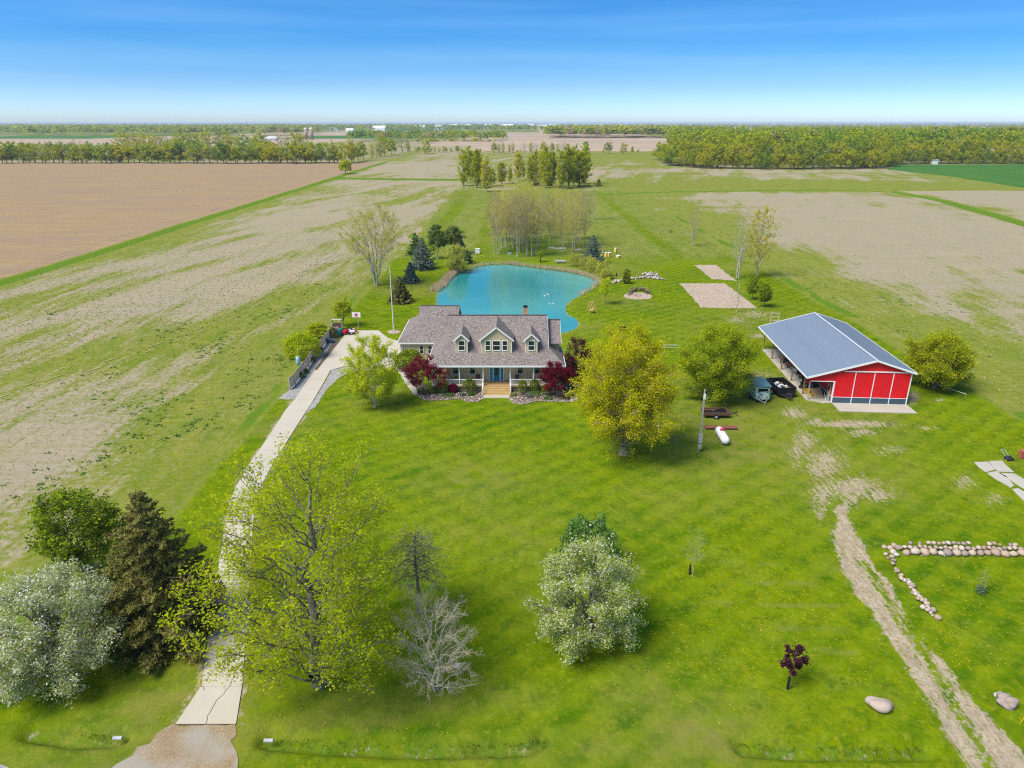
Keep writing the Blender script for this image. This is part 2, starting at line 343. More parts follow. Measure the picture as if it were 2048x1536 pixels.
def sdist(x, y, poly):
    """distance to polygon, positive inside"""
    P = np.array([(p[0], p[1]) for p in poly], float); ins = np.zeros(x.shape, bool); d = np.full(x.shape, 1e9)
    for i in range(len(P)):
        (x0, y0), (x1, y1) = P[i], P[(i + 1) % len(P)]
        dx, dy = x1 - x0, y1 - y0; t = np.clip(((x - x0) * dx + (y - y0) * dy) / (dx * dx + dy * dy + 1e-12), 0, 1)
        d = np.minimum(d, np.hypot(x - x0 - t * dx, y - y0 - t * dy))
        if dy != 0: ins ^= ((y0 > y) != (y1 > y)) & (x < dx * (y - y0) / dy + x0)
    return np.where(ins, d, -d)
def pdist(x, y, line):
    P = np.array([(p[0], p[1]) for p in line], float); d = np.full(x.shape, 1e9)
    for i in range(len(P) - 1):
        (x0, y0), (x1, y1) = P[i], P[i + 1]; dx, dy = x1 - x0, y1 - y0
        t = np.clip(((x - x0) * dx + (y - y0) * dy) / (dx * dx + dy * dy + 1e-12), 0, 1); d = np.minimum(d, np.hypot(x - x0 - t * dx, y - y0 - t * dy))
    return d
def ss(x, a, b): t = np.clip((x - a) / (b - a), 0, 1); return t * t * (3 - 2 * t)
def smooth_closed(P, n=6):
    P = [Vector(p) for p in P]; out_ = []; N = len(P)
    for i in range(N):
        a, b, c, d = P[i - 1], P[i], P[(i + 1) % N], P[(i + 2) % N]
        for k in range(n):
            t = k / n; out_.append(.5 * ((2 * b) + (c - a) * t + (2 * a - 5 * b + 4 * c - d) * t * t + (3 * b - a - 3 * c + d) * t**3))
    return out_
WATER_Z = -0.45
POND = smooth_closed([G(a, b, WATER_Z) for a, b in ((876,584),(889,572),(900.8,558.8),(911.6,549),(924,545),(946,537.3),(967.4,532),(993,529.8),(1021,529.8),(1053,534),(1096,539.5),(1135,544.8),(1165,551.3),(1186,559),(1195,566),(1182,578),(1165,589),(1145.7,598.5),(1132.8,610.4),(1131.7,624.3),(1139,632),(1153,638.3),(1156,651),(1145.7,660),(1121,666.6),(1075,676),(980,671),(905,652),(880,622),(874,602))], 5)
TR_L = [G(1380 + a * .4141, 900 + b * .4141) for a, b in ((705,265),(700,430),(745,610),(870,780),(980,960),(1100,1120),(1220,1330),(1325,1536),(1450,1760),(1600,2000))]
TR_R = [G(1380 + a * .4141, 900 + b * .4141) for a, b in ((752,265),(800,400),(880,540),(980,680),(1090,860),(1220,1020),(1350,1180),(1480,1340),(1613,1490),(1780,1700),(1960,1950))]
TR_M = [G(1380 + a * .4141, 900 + b * .4141) for a, b in ((830,540),(900,640),(1020,820),(1170,1040),(1300,1280),(1400,1430),(1520,1640),(1680,1880))]
TRACK = TR_L + TR_R[::-1]
WHEAT = [G(*p) for p in ((1772,339),(1800,329.5),(2048,328.5),(2300,328),(2300,410),(2048,376),(1900,353))]
WOOD = [G(*p) for p in ((1313,318),(1330,331),(1420,338),(1600,339.5),(1768,337),(1790,329),(2048,328),(2500,327),(2600,268),(1400,268),(1365,290),(1335,300))]
DIRT = [(1500,752,38,10,.85),(1570,690,20,6,.7),(1590,735,12,16,.5),(1590,826,30,12,.8),(1700,848,95,8,1.0),(1630,845,34,10,.7),(1850,856,30,5,.6),(1610,880,28,22,.72),(1650,930,45,40,.74),(1700,975,70,26,.80),(1645,990,28,30,.74),(1760,990,34,16,.8),(1780,900,40,10,.55),(1825,796,14,14,1.0),(1880,800,12,4,.7),(1510,628,34,10,.62),(1475,640,26,9,.6),(1520,672,26,5,.8),(1600,905,30,30,.6),(1720,865,40,12,.6),(1930,965,26,18,.6),(1700,1000,20,18,.7),(1640,1030,14,18,.72),(1990,1000,30,14,.5)]
DLx = [G(*p) for p in ((350,1451),(404,1372),(417,1276),(427,1207),(439,1123),(451,1046),(457,1010),(473,973),(501.5,925),(538,872.5),(572,820),(589,800))]
DRx = [G(*p) for p in ((472,1450),(485,1369),(489,1304),(499.5,1207),(501.5,1127),(506,1062),(509,1010),(517.6,981),(546,929),(586,864),(614.5,820),(627.5,800))]
# ------------------------------------------------------------------ ground
def build_ground():
    Ys = [-70, -45, -25, -10, 0, 8, 14, 19, 22.5]
    y = 24.5
    while y < 16000: Ys.append(y); y *= 1.0088
    Ys = np.array(Ys); t = np.linspace(-1, 1, 481); X = np.outer(np.where(Ys > 0, 36 + 1.15 * Ys, 90 + Ys * .0), t); X[Ys <= 22.5] = np.outer(np.full((Ys <= 22.5).sum(), 64.), t)
    Y = np.repeat(Ys[:, None], len(t), 1); x = X.ravel(); y = Y.ravel(); n = len(x)
    # gently wandering borders
    wx = x + (fbm(x, y, .08, 3) - .5) * 2.2; wy = y + (fbm(x, y, .06, 9) - .5) * 6
    z = np.zeros(n); z += (fbm(x, y, .02, 21) - .5) * .5 * ss(y, 190, 320)
    pd = sdist(x, y, POND); z = np.where(pd > -3.0, z + (-0.45 - 0.0) * ss(pd, -3.0, -.0) - 1.3 * ss(pd, 0, 5), z)
    # roadside ditches
    D1 = [G(a, b) for a, b in ((535,1478),(620,1486),(800,1496),(960,1494),(1060,1490),(1085,1474))]; D2 = [G(a, b) for a, b in ((1488,1492),(1600,1500),(1750,1500),(1850,1500))]; D3 = [G(a, b) for a, b in ((60,1462),(150,1476),(240,1474))]
    dd = np.minimum(np.minimum(pdist(x, y, D1), pdist(x, y, D2)), pdist(x, y, D3)); near = y < 60
    z -= np.where(near, .62 * ss(dd, .95, .15), 0)
    lawn = ss(wx, -32.2, -31.4) * ss(-wx, -66, -65) + 0; lawn = np.where(wx > 40, np.where(y < 250, 1 - ss(wx, 63.3, 64.4), 1 - ss(wx, 55, 75)), lawn)
    # right neighbour's side stays lawn close to the camera
    lawn = np.maximum(lawn, ss(-wy, -80.5, -78.5) * (wx > 40)); lawn = np.maximum(lawn, ss(-wy + .15 * (x + 42), -47.5, -45.5))
    front = ss(-(wy), -198, -186); lawnm = lawn * front
    strip = 0
    for x0, x1 in ((-27.5, -22.0), (-10.5, -6.3), (43.5, 48.0)):
        strip = np.maximum(strip, ss(wx, x0 - .5, x0 + .5) * ss(-wx, -x1 - .5, -x1 + .5) * (y > 180) * (y < 420))
    lawnm = np.maximum(lawnm, strip * .95)
    inprop = (wx > -31.5) & (wx < 60) & (y >= 185) & (y < 395)
    till = ss(-wx, 121.5, 123.5) * ss(wy, 52, 58) * (y < 670)
    fal = ((y < 2000) & ~inprop) * (1 - lawn * front) * (1 - till)
    # how bare the soil lies
    r1 = fbm((x * .97 - y * .26) , (y * .97 + x * .26) * .16, .16, 31, 5); r2 = fbm(x, y, .018, 41, 3)
    bare = .31 + .95 * (r1 - .5) * 1.9 + 1.1 * (r2 - .5)
    left = x < -30
    bare += np.where(left, .28 * np.exp(-((x + 78) / 26)**2) + .16 * ss(y, 110, 200) - .45 * np.exp(-((x + 118) / 5)**2) - .45 * ss(x, -52, -36) * ss(-y, -230, -150) - .12 * ss(-y, -70, -50), 0)
    bare += np.where(x > 60, -.55 + 1.30 * ss(x, 63, 118) * ss(y, 86, 150) * (y < 392) + 1.2 * (fbm(x * .22, y * 1.5, .07, 91, 5) - .5) + .12 - .5 * ss(y, 385, 400) * ss(-y, -470, -440), 0)
    bare += np.where((y > 470), .1 + .45 * np.exp(-((y - 590) / 55)**2) - .3 * ss(y, 700, 760) * (y < 900), 0)
    bare += np.where((x > 60) & (y > 440) & (y < 560), .35, 0)
    # green headland strips across the fields
    dline = [G(a, b) for a, b in ((1190,388),(1300,384),(1500,381),(1700,379),(1790,383),(1880,400),(1990,430),(2100,462),(2300,540))]; dl = pdist(x, y, dline)
    gl = [G(a, b) for a, b in ((690,357),(915,360))]; dg = pdist(x, y, gl)
    dk = np.maximum(ss(dl, 5.5, 1.5) * .9, ss(dg, 12, 3) * .8); dk = np.maximum(dk, ss(np.abs(wx + 119), 3.4, 1.2) * (y > 50) * (y < 680)); z -= .8 * ss(dl, 4, .5) * (y > 120)
    dk = np.maximum(dk, ss(np.abs(wx + 33.2), 2.0, .5) * (y > 60) * (y < 330) * .6 * ss(fbm(x, y, .09, 81), .35, .6) * ss(y, 58, 82)); dk = np.maximum(dk, ss(np.abs(wx - 65.5), 2.0, .6) * (y > 75) * (y < 330) * .8 * ss(fbm(x, y, .09, 82), .35, .6))
    dk = np.maximum(dk, ss(dd, 1.6, .2) * near * .5)
    dk = np.maximum(dk, ss(sdist(wx, wy, [G(*p) for p in ((1120,500),(1145,470),(985,470),(960,505),(1000,520),(1180,515))]), -4, 4) * .55)
    bare -= np.where((x > 20) & (y > 120), .75 * np.exp(-(dl / 17)**2), 0); bare = np.clip(bare, 0, 1) * fal * (1 - dk)
    # lawn wear
    dirt = np.zeros(n)
    sel = (y < 180) & (y > 20)
    px, py = PX(x, np.where(sel, y, 100.), 0)
    fr = fbm(x, y, .55, 51, 4)
    for cx, cy, rx, ry, s_ in DIRT:
        q = ((px - cx) / rx)**2 + ((py - cy) / ry)**2; dirt = np.maximum(dirt, np.where(sel, s_ * np.exp(-q * 1.1), 0))
    tdm = sdist(x, y, TRACK); wob = (fr - .5) * 2.0
    trk = ss(tdm + wob * .5, -.4, .35) * (1 - .62 * ss(pdist(x, y, TR_M) + wob * .3, .75, .15)); dirt = np.maximum(dirt, trk * .93 * sel + 0)
    dsd = sdist(x, y, [(p.x, p.y) for p in DLx + DRx[::-1]]); dirt = np.maximum(dirt, np.where(sel & (y < 95), .62 * ss(dsd + (fr - .5) * .9, -.55, -.1), 0))
    gr = np.maximum(.0, ss(dd, .55, .1) * near * .22 * fr * 1.6); dirt = np.maximum(dirt, gr)
    dirt = np.maximum(dirt, ss(pd, -.8, 0) * .45)
    # narrow soil line along the drive
    worn = ss(fbm(x, y, .045, 61, 4), .46, .72) * lawnm * .8
    for cx, cy, rx, ry, s_ in ((1380, 1480, 150, 90, .9), (1290, 1400, 90, 70, .6), (820, 1400, 230, 40, .6), (700, 1440, 200, 30, .7), (950, 960, 140, 50, .6), (1000, 1060, 200, 60, .4), (1100, 1500, 300, 40, .5), (330, 1330, 80, 50, .5), (1620, 930, 120, 90, .6), (1750, 960, 120, 60, .6), (1480, 650, 140, 40, .6), (60, 1500, 80, 30, .4)): worn = np.maximum(worn, np.where(sel, s_ * np.exp(-(((px - cx) / rx)**2 + ((py - cy) / ry)**2)), 0))
    for yy, xa, xb in ((1125,1440,1560),(1163,1480,1630),(1207,1420,1680),(1255,1540,1690),(1300,1640,1710)):
        L_ = [G(xa, yy), G(xb, yy + 6)]; worn = np.maximum(worn, ss(pdist(x, y, L_), .35, .05) * .8 * (fr > .35))
    whe = ss(sdist(wx, wy, WHEAT), -3, 3)
    # far farmland: rectangles of bare soil and green
    fx = np.floor(x / 420 + .35 * np.sin(np.floor(y / 700)) ); fy = np.floor(np.log(np.maximum(y, 900) / 900) / .42); rr = np.random.RandomState(77).rand(64, 64)
    cell = rr[(fy.astype(int)) & 63, (fx.astype(int)) & 63]; far = (y > 880).astype(float); ftan = far * (cell > .38); ftan = np.where((y > 900) & (y < 1650) & (x > -150) & (x < 420), 1, ftan); ftan *= (1 - .8 * ss(np.abs(y - 935), 40, 20) * 0)
    ftan = np.where((x < -60) & (y > 690) & (y < 1150), .35 * (cell > .5), ftan); whe = np.maximum(whe, far * (cell < .12) * (y > 1700))
    ftan = np.where((y > 880) & (y < 960), 0.3, ftan); ftan = np.where((x < -330) & (y > 1080) & (y < 2000), 1.0, ftan)
    yel = ((y > 900) & (y < 985) & (x > -150)) * 1.0; fal = fal * (y < 880)
    meadowrough = inprop * 1.0
    VV = np.stack([x, y, z], 1)
    R, Cn = X.shape; idx = np.arange(n).reshape(R, Cn); F = np.stack([idx[:-1, :-1], idx[:-1, 1:], idx[1:, 1:], idx[1:, :-1]], -1).reshape(-1, 4)
    def attrs(me, sel_v):
        for nm_, a in (('mA', (lawnm, bare, till)), ('mB', (dirt, whe, dk)), ('mC', (worn, ftan, np.maximum(yel, fal * .35)))):
            at = me.color_attributes.new(nm_, 'FLOAT_COLOR', 'POINT'); d = np.ones((len(sel_v), 4), np.float32)
            for k in range(3): d[:, k] = np.clip(a[k], 0, 1)[sel_v]
            at.data.foreach_set('color', d.ravel())
    # one object for each kind of ground, sharing borders vertex for vertex
    reg = np.zeros(n, int)
    reg[(fal > .5) & (x < 0)] = 1; reg[(fal > .5) & (x >= 0)] = 2; reg[till > .5] = 3; reg[inprop] = 4; reg[whe > .5] = 5; reg[(y > 880) & (whe <= .5)] = 6
    reg[(y > 20) & (y < 100) & (tdm > -.3)] = 7; reg[pd > -.3] = 8; reg[(y > 50) & (dl < 4)] = 9
    rf = reg[F[:, 0]]
    names = {0: ('lawn', 'mown bright green lawn round the house'), 1: ('fallow_field', 'weedy pinkish fallow field left of the drive'), 2: ('fallow_field', 'bare and weedy fallow field behind the red barn'), 3: ('tilled_field', 'tilled brown field at the upper left'), 4: ('meadow', 'rough meadow behind the pond'), 5: ('wheat_field', 'dark green crop field beside the wood'), 6: ('farmland', 'flat far farmland out to the horizon'), 7: ('dirt_track', 'pale dirt track with a grassy middle at lower right'), 8: ('pond_bed', 'bed and bank of the pond'), 9: ('ditch', 'dark green ditch across the fields')}
    gm = ground_mat()
    for k in range(10):
        f = F[rf == k]
        if not len(f): continue
        u, inv = np.unique(f, return_inverse=True); me = mesh_np(names[k][0], VV[u], [inv.reshape(f.shape)], smooth=True); attrs(me, u); me.materials.append(gm)
        o = obj(names[k][0], me); tag(o, names[k][1], kind='structure')

def lawn_color(m, P, worn):
    big = m.noise(.07, 5, P, .62); mid2 = m.noise(.45, 5, P, .62); mid = m.noise(1.3, 6, P, .7); m5 = m.noise(3.6, 4, P, .65)
    lawn = m.mix(m.rng(big, .42, .58), (0.056, 0.135, .001), (0.147, 0.201, .001)); lawn = m.mix(m.rng(mid2, .44, .60, 0, .75), lawn, (0.192, 0.234, .002)); lawn = m.mix(m.rng(m.noise(.22, 5, m.co((1, 1, 1), (0, 0, .6)), .6), .52, .66, 0, .4), lawn, (0.198, 0.216, .035))
    lawn = m.mix(m.rng(mid, .48, .62, 0, .6), lawn, (0.047, 0.117, .003)); lawn = m.mix(m.rng(m.noise(.6, 5, m.co((1, 1, 1), (0, 0, 2)), .65), .54, .64, 0, .7), lawn, (0.040, 0.105, .006)); lawn = m.mix(m.rng(m5, .47, .60, 0, .5), lawn, (0.045, 0.103, .003)); lawn = m.mix(m.rng(m.noise(2.2, 5, m.co((1, 1, 1), (0, 0, 1)), .7), .52, .64, 0, .5), lawn, (0.266, 0.263, .03))
    st = m.noise(.9, 4, m.co((.15, 1, 1), (0, 0, math.radians(28))), .6); lawn = m.mix(m.rng(st, .42, .62, 0, .28), lawn, (0.169, 0.234, .006))
    def stripes(ang, w):
        sx = m.n.new('ShaderNodeSeparateXYZ'); m.L(m.co((1, 1, 1), (0, 0, ang)), sx.inputs[0]); return m.math('SINE', m.math('ADD', m.math('MULTIPLY', sx.outputs[0], 2 * math.pi / w), m.math('MULTIPLY', mid2, 2.5)))
    lawn = m.mix(m.rng(stripes(math.radians(52), 2.3), -.6, .6, 0, .26), lawn, (0.215, 0.281, .006)); lawn = m.mix(m.rng(stripes(math.radians(-38), 2.6), -.2, .9, 0, .16), lawn, (0.051, 0.117, .003))
    if worn is not None: lawn = m.mix(m.math('MULTIPLY', worn, m.rng(mid2, .3, .65)), lawn, (.20, .195, .048))
    return lawn, m5
def ground_mat():
    m = MT('ground_cover', 1.0, .0)
    A = m.n.new('ShaderNodeSeparateColor'); m.L(m.attr('mA', 'Color'), A.inputs[0]); B = m.n.new('ShaderNodeSeparateColor'); m.L(m.attr('mB', 'Color'), B.inputs[0]); Cc = m.n.new('ShaderNodeSeparateColor'); m.L(m.attr('mC', 'Color'), Cc.inputs[0])
    P = m.co(); fine = m.noise(11, 4, P, .75); mid = m.noise(1.3, 6, P, .7); big = m.noise(.07, 5, P, .62); mid2 = m.noise(.45, 5, P, .62)
    # rows of the fields run away from the camera
    row = m.noise(.5, 6, m.co((1, .12, 1), (0, 0, math.radians(-12))), .7)
    # meadow
    mead = m.mix(m.rng(mid2, .42, .6), (.150, .195, .020), (.235, .245, .045)); mead = m.mix(m.rng(mid, .48, .66, 0, .6), mead, (.29, .285, .12)); mead = m.mix(m.rng(m.noise(.25, 5, m.co((1, .4, 1))), .46, .62, 0, .6), mead, (.12, .185, .012)); mead = m.mix(m.rng(fine, .3, .7, 0, .25), mead, (.10, .14, .02)); mead = m.mix(m.rng(big, .5, .7, 0, .55), mead, (.19, .20, .06))
    lawn, m5 = lawn_color(m, P, Cc.outputs[0])
    # fallow greens and bare soil
    fg = m.mix(m.rng(row, .42, .58), (.150, .185, .012), (.290, .270, .025)); fg = m.mix(m.rng(m.noise(2.5, 5, P, .7), .46, .6, 0, .5), fg, (.09, .15, .015)); fg = m.mix(m.rng(fine, .35, .7, 0, .35), fg, (.075, .12, .02)); fg = m.mix(m.rng(mid, .48, .64, 0, .7), fg, (.30, .26, .13))
    soil = m.mix(m.rng(m.noise(.06, 4, P), .35, .65), (.365, .30, .205), (.325, .28, .205)); hrow = m.noise(.9, 5, m.co((.05, 1, 1)), .7); soil = m.mix(m.rng(hrow, .44, .60, 0, .7), soil, (.26, .245, .10)); soil = m.mix(m.rng(mid, .45, .65, 0, .5), soil, (.44, .36, .28)); soil = m.mix(m.rng(m.noise(.8, 5, P, .75), .47, .6, 0, .45), soil, (.25, .235, .12)); soil = m.mix(m.rng(fine, .35, .7, 0, .35), soil, (.24, .185, .14))
    col = m.mix(A.outputs[0], m.mix(Cc.outputs[2], mead, fg), lawn)
    def mask(a, nz, k=.9, lo=.42, hi=.58):
        s_ = m.math('ADD', a, m.math('MULTIPLY', m.math('SUBTRACT', nz, .5), k)); return m.math('MULTIPLY', m.rng(s_, lo, hi, 0, 1, True), m.rng(a, .02, .12))
    col = m.mix(mask(A.outputs[1], m.math('ADD', m.math('ADD', m.math('MULTIPLY', row, .42), m.math('MULTIPLY', mid, .36)), m.math('MULTIPLY', fine, .22)), 4.6, .18, .74), col, soil)
    tl = m.noise(.25, 5, m.co((.25, 1, 1), (0, 0, math.radians(12))), .6); till = m.mix(m.rng(tl, .35, .65), (.285, .195, .110), (.37, .270, .135)); till = m.mix(m.rng(m.noise(.9, 5, P, .75), .44, .6, 0, .35), till, (.42, .32, .18)); till = m.mix(m.rng(m.noise(.5, 5, P, .75), .46, .62, 0, .35), till, (.22, .155, .10)); till = m.mix(m.rng(fine, .3, .7, 0, .4), till, (.23, .16, .10)); till = m.mix(m.rng(m.noise(.05, 5, m.co((.3, 1, 1))), .42, .62, 0, .6), till, (.27, .195, .14))
    col = m.mix(mask(A.outputs[2], mid, .5), col, till)
    dk = m.mix(m.rng(mid, .35, .65), (.07, .15, .010), (.13, .21, .018)); col = m.mix(mask(B.outputs[2], mid, .7), col, dk)
    yw = m.mix(m.rng(mid2, .3, .7), (.34, .27, .12), (.28, .25, .09)); tan = m.mix(m.rng(m.noise(.004, 4, P), .35, .65), (.42, .32, .24), (.34, .27, .19)); col = m.mix(mask(Cc.outputs[1], big, .3), col, tan)
    whe = m.mix(m.rng(m.noise(.03, 4, P), .3, .7), (.045, .135, .03), (.07, .165, .03)); col = m.mix(mask(B.outputs[1], mid, .4), col, whe)
    dirt = m.mix(m.rng(mid, .40, .60), (.40, .315, .215), (.29, .23, .15)); dirt = m.mix(m.rng(m.noise(4.0, 4, m.co((1, .12, 1), (0, 0, .1)), .7), .45, .6, 0, .6), dirt, (.50, .43, .31)); dirt = m.mix(m.rng(m5, .5, .62, 0, .6), dirt, (.19, .18, .08))
    m4 = m.math('ADD', m.math('MULTIPLY', m.noise(2.6, 5, P, .7), .5), m.math('MULTIPLY', m.noise(3.0, 5, m.co((1, .13, 1), (0, 0, .1)), .7), .5)); col = m.mix(mask(B.outputs[0], m4, 4.6, .30, .74), col, dirt)
    m.color(col); h = m.math('ADD', m.math('MULTIPLY', fine, .5), mid); m.bump(h, .7, .12); return m.m
build_ground()

# pond
def water_mat():
    m = MT('turquoise_pond_water', .05, .5); P = m.co(); n = m.noise(1.1, 5, m.co((1, 1.6, 1)), .6); b = m.noise(.035, 3, P)
    m.color(m.mix(m.rng(b, .35, .65), (.012, .22, .225), (.055, .32, .305))); m.bump(n, .2, .05); m.b.inputs['IOR'].default_value = 1.72; return m.m
me = bpy.data.meshes.new('pond_water'); me.from_pydata([(p.x + (0 if 1 else 0), p.y, WATER_Z) for p in POND], [], [tuple(range(len(POND)))]); me.materials.append(water_mat())
tag(obj('pond_water', me), 'turquoise pond behind the house', kind='structure')

# ------------------------------------------------------------------ concrete drive, made of slabs
def clip(poly, x0, x1, y0, y1):
    def cut(P, ins, inter):
        o_ = []
        for i in range(len(P)):
            a, b = P[i - 1], P[i]
            if ins(b):
                if not ins(a): o_.append(inter(a, b))
                o_.append(b)
            elif ins(a): o_.append(inter(a, b))
        return o_
    P = [(p[0], p[1]) for p in poly]
    for ax, lim, sg in ((0, x0, 1), (0, x1, -1), (1, y0, 1), (1, y1, -1)):
        if not P: return []
        P = cut(P, lambda p: (p[ax] - lim) * sg >= 0, lambda a, b: tuple(a[k] + (b[k] - a[k]) * (lim - a[ax]) / (b[ax] - a[ax]) for k in range(2)))
    return P
def area(P): return .5 * sum(P[i - 1][0] * P[i][1] - P[i][0] * P[i - 1][1] for i in range(len(P)))
def ccw(P): return P if area(P) > 0 else P[::-1]
DL = [G(*p) for p in ((350,1451),(404,1372),(417,1276),(427,1207),(439,1123),(451,1046),(457,1010),(473,973),(501.5,925),(538,872.5),(572,820),(589,800),(622,752),(649,712),(671,678),(682,669))]
DR = [G(*p) for p in ((472,1450),(485,1369),(489,1304),(499.5,1207),(501.5,1127),(506,1062),(509,1010),(517.6,981),(546,929),(586,864),(614.5,820),(627.5,800),(649,763),(661,741))]
def atY(L_, Y):
    for a, b in zip(L_[:-1], L_[1:]):
        if a.y <= Y <= b.y: t = (Y - a.y) / (b.y - a.y + 1e-9); return a.x + (b.x - a.x) * t
    return L_[0].x if Y < L_[0].y else L_[-1].x
drive = thing('driveway', 'long pale concrete driveway curving up to the house', None); drive['kind'] = 'structure'
y0_ = max(DL[0].y, DR[0].y) + .02; ytop = DR[-1].y; cuts = [y0_, G(450, 1374).y]
while cuts[-1] + 4.1 < ytop - 1: cuts.append(cuts[-1] + 3.9)
cuts.append(ytop)
first = [DL[0].copy(), DR[0].copy()]
for a, b in zip(cuts[:-1], cuts[1:]):
    g_ = .012; L_ = [(atY(DL, a + g_), a + g_)] + [(p.x, p.y) for p in DL if a + g_ < p.y < b - g_] + [(atY(DL, b - g_), b - g_)]
    R_ = [(atY(DR, a + g_), a + g_)] + [(p.x, p.y) for p in DR if a + g_ < p.y < b - g_] + [(atY(DR, b - g_), b - g_)]
    poly = ccw(L_ + R_[::-1]); MB().slab([(x, y, .07) for x, y in poly], .2).build('slab', M['concrete'], drive)
AREA = ccw([(p.x, p.y) for p in [G(*q) for q in ((661,741),(629.6,741),(649.3,712),(671.3,678),(682,669),(690,661.5),(757,661.5),(775,676),(800,684),(801,735),(792,741),(760,736),(725,733),(690,733))]])
for ix in range(-9, 2):
    for iy in range(0, 8):
        x0, yy = ix * 3.6 + 3.0, ytop + iy * 3.7 - 4.0; c = clip(AREA, x0 + .012, x0 + 3.588, yy + .012, yy + 3.688)
        if len(c) > 2 and abs(area(c)) > .15: MB().slab([(x, y, .07) for x, y in ccw(c)], .2).build('slab', M['concrete'], drive)
# bedding seen in the joints, and two cracks
MB().slab([(p.x, p.y, .05) for p in DL] + [(p.x, p.y, .05) for p in DR[::-1]], .1).build('joint_filler', M['joint'], drive)
cr = MB()
def ribbon(mb, pts, w, z):
    for a, b in zip(pts[:-1], pts[1:]):
        d = (b - a).normalized(); nrm = Vector((-d.y, d.x, 0)) * w / 2; mb.quad(tuple((a - nrm).xy) + (z,), tuple((b - nrm).xy) + (z,), tuple((b + nrm).xy) + (z,), tuple((a + nrm).xy) + (z,))
rnd = random.Random(5)
def crackline(P, n):
    o_ = []
    for a, b in zip(P[:-1], P[1:]):
        for k in range(n): o_.append(a.lerp(b, k / n) + Vector((rnd.uniform(-.04, .04), rnd.uniform(-.04, .04), 0)))
    return o_ + [P[-1]]
ribbon(cr, crackline([G(411,1451), G(417,1430), G(434,1403), G(450,1386), G(461,1372), G(469,1352), G(476,1340)], 4), .045, .075)
ribbon(cr, crackline([G(402,1373), G(407,1376), G(410,1382)], 3), .04, .076)
cr.build('crack', M['joint'], drive)
def gravel2(name, cols, sc):
    m = bpy.data.materials.get(name) or gravelm(name, cols, sc); t = m.node_tree; b = t.nodes['Principled BSDF']; src = b.inputs['Base Color'].links[0].from_socket
    n = t.nodes.new('ShaderNodeTexNoise'); n.inputs['Scale'].default_value = .35; n.inputs['Detail'].default_value = 5; c = t.nodes.new('ShaderNodeTexCoord'); t.links.new(c.outputs['Object'], n.inputs[0]); r = t.nodes.new('ShaderNodeMapRange'); t.links.new(n.outputs[0], r.inputs[0]); r.inputs[1].default_value = .45; r.inputs[2].default_value = .6; r.inputs[4].default_value = .75
    x = t.nodes.new('ShaderNodeMix'); x.data_type = 'RGBA'; t.links.new(r.outputs[0], x.inputs[0]); t.links.new(src, x.inputs[6]); x.inputs[7].default_value = (.33, .31, .27, 1); t.links.new(x.outputs[2], b.inputs['Base Color']); return m
def soft_patch(name, poly, mat, z, label=None, jit=.15, seed=1, kind='structure'):
    """flat patch with an uneven outline, slightly thick"""
    r = random.Random(seed); P = []
    poly = ccw([(p[0], p[1]) for p in poly])
    for i in range(len(poly)):
        a, b = Vector(poly[i - 1]), Vector(poly[i]); n = max(1, int((b - a).length / .5))
        for k in range(n): P.append(a.lerp(b, k / n) + Vector((r.uniform(-jit, jit), r.uniform(-jit, jit))))
    o = MB().slab([(p.x, p.y, z) for p in P], .15).build(name, mat); return tag(o, label, kind=kind)
soft_patch('gravel_apron', [G(*p) for p in ((346,1450),(317,1470),(280.6,1495),(239,1527),(150,1600),(480,1600),(471,1504),(459,1487),(473,1470),(473,1450))], None or gravel2('apron_gravel', [(.22, .155, .085), (.31, .225, .13), (.38, .32, .23)], 22), .035, 'brown gravel apron at the foot of the drive', .2)
soft_patch('road_verge', [G(*p) for p in ((-30,1505),(18,1536),(40,1580),(-30,1600))], M['gravel'], .035, 'corner of the gravel road at lower left', .1)
soft_patch('gravel_strip', [G(*p) for p in ((556,798),(590,799),(622,751),(649,711),(671,677),(676,668),(660,668),(640,690),(600,738),(580,778))], M['gravel'], .03, 'grey gravel strip between fence and driveway', .1)
soft_patch('gravel_strip', [G(*p) for p in ((614,822),(630,799),(652,762),(663,741),(690,734),(740,734),(752,740),(700,744),(676,757),(655,778),(630,815))], M['gravel'], .03, 'grey gravel edging round the lawn mound', .1)
soft_patch('front_path', [G(*p) for p in ((792,736),(803,722),(822,752),(838,790),(828,790),(812,768))], M['slabc'], .045, 'pale walk from the drive to the porch', .05)
# barn pads, neighbour's broken slab, garden plots
BA = math.radians(-4.0); BO = Vector((42.5, 85.4, 0)); BU = Vector((math.cos(BA), math.sin(BA), 0)); BW = Vector((-math.sin(BA), math.cos(BA), 0))
def B(u, w, z=0.0): return BO + BU * u + BW * w + Vector((0, 0, z))
pad = thing('concrete_pad', 'pale concrete pad and floor of the red barn', None); pad['kind'] = 'structure'
MB().slab([B(-1.0, -.25, .1), B(0, 0, .1), B(0, 23.3, .1), B(-2.95, 23.3, .1), B(-2.95, .9, .1)], .3).build('slab', M['slabc'], pad)
MB().slab([B(.1, -2.95, .1), B(9.75, -2.95, .1), B(9.75, -.02, .1), B(.1, -.02, .1)], .3).build('slab', M['slabc'], pad)
MB().slab([B(.02, .02, .1), B(9.6, .02, .1), B(9.6, 23.3, .1), B(.02, 23.3, .1)], .3).build('slab', M['slabc'], pad)
old = thing('broken_slab', 'old broken concrete slab with weedy cracks at the right edge', None); old['kind'] = 'structure'
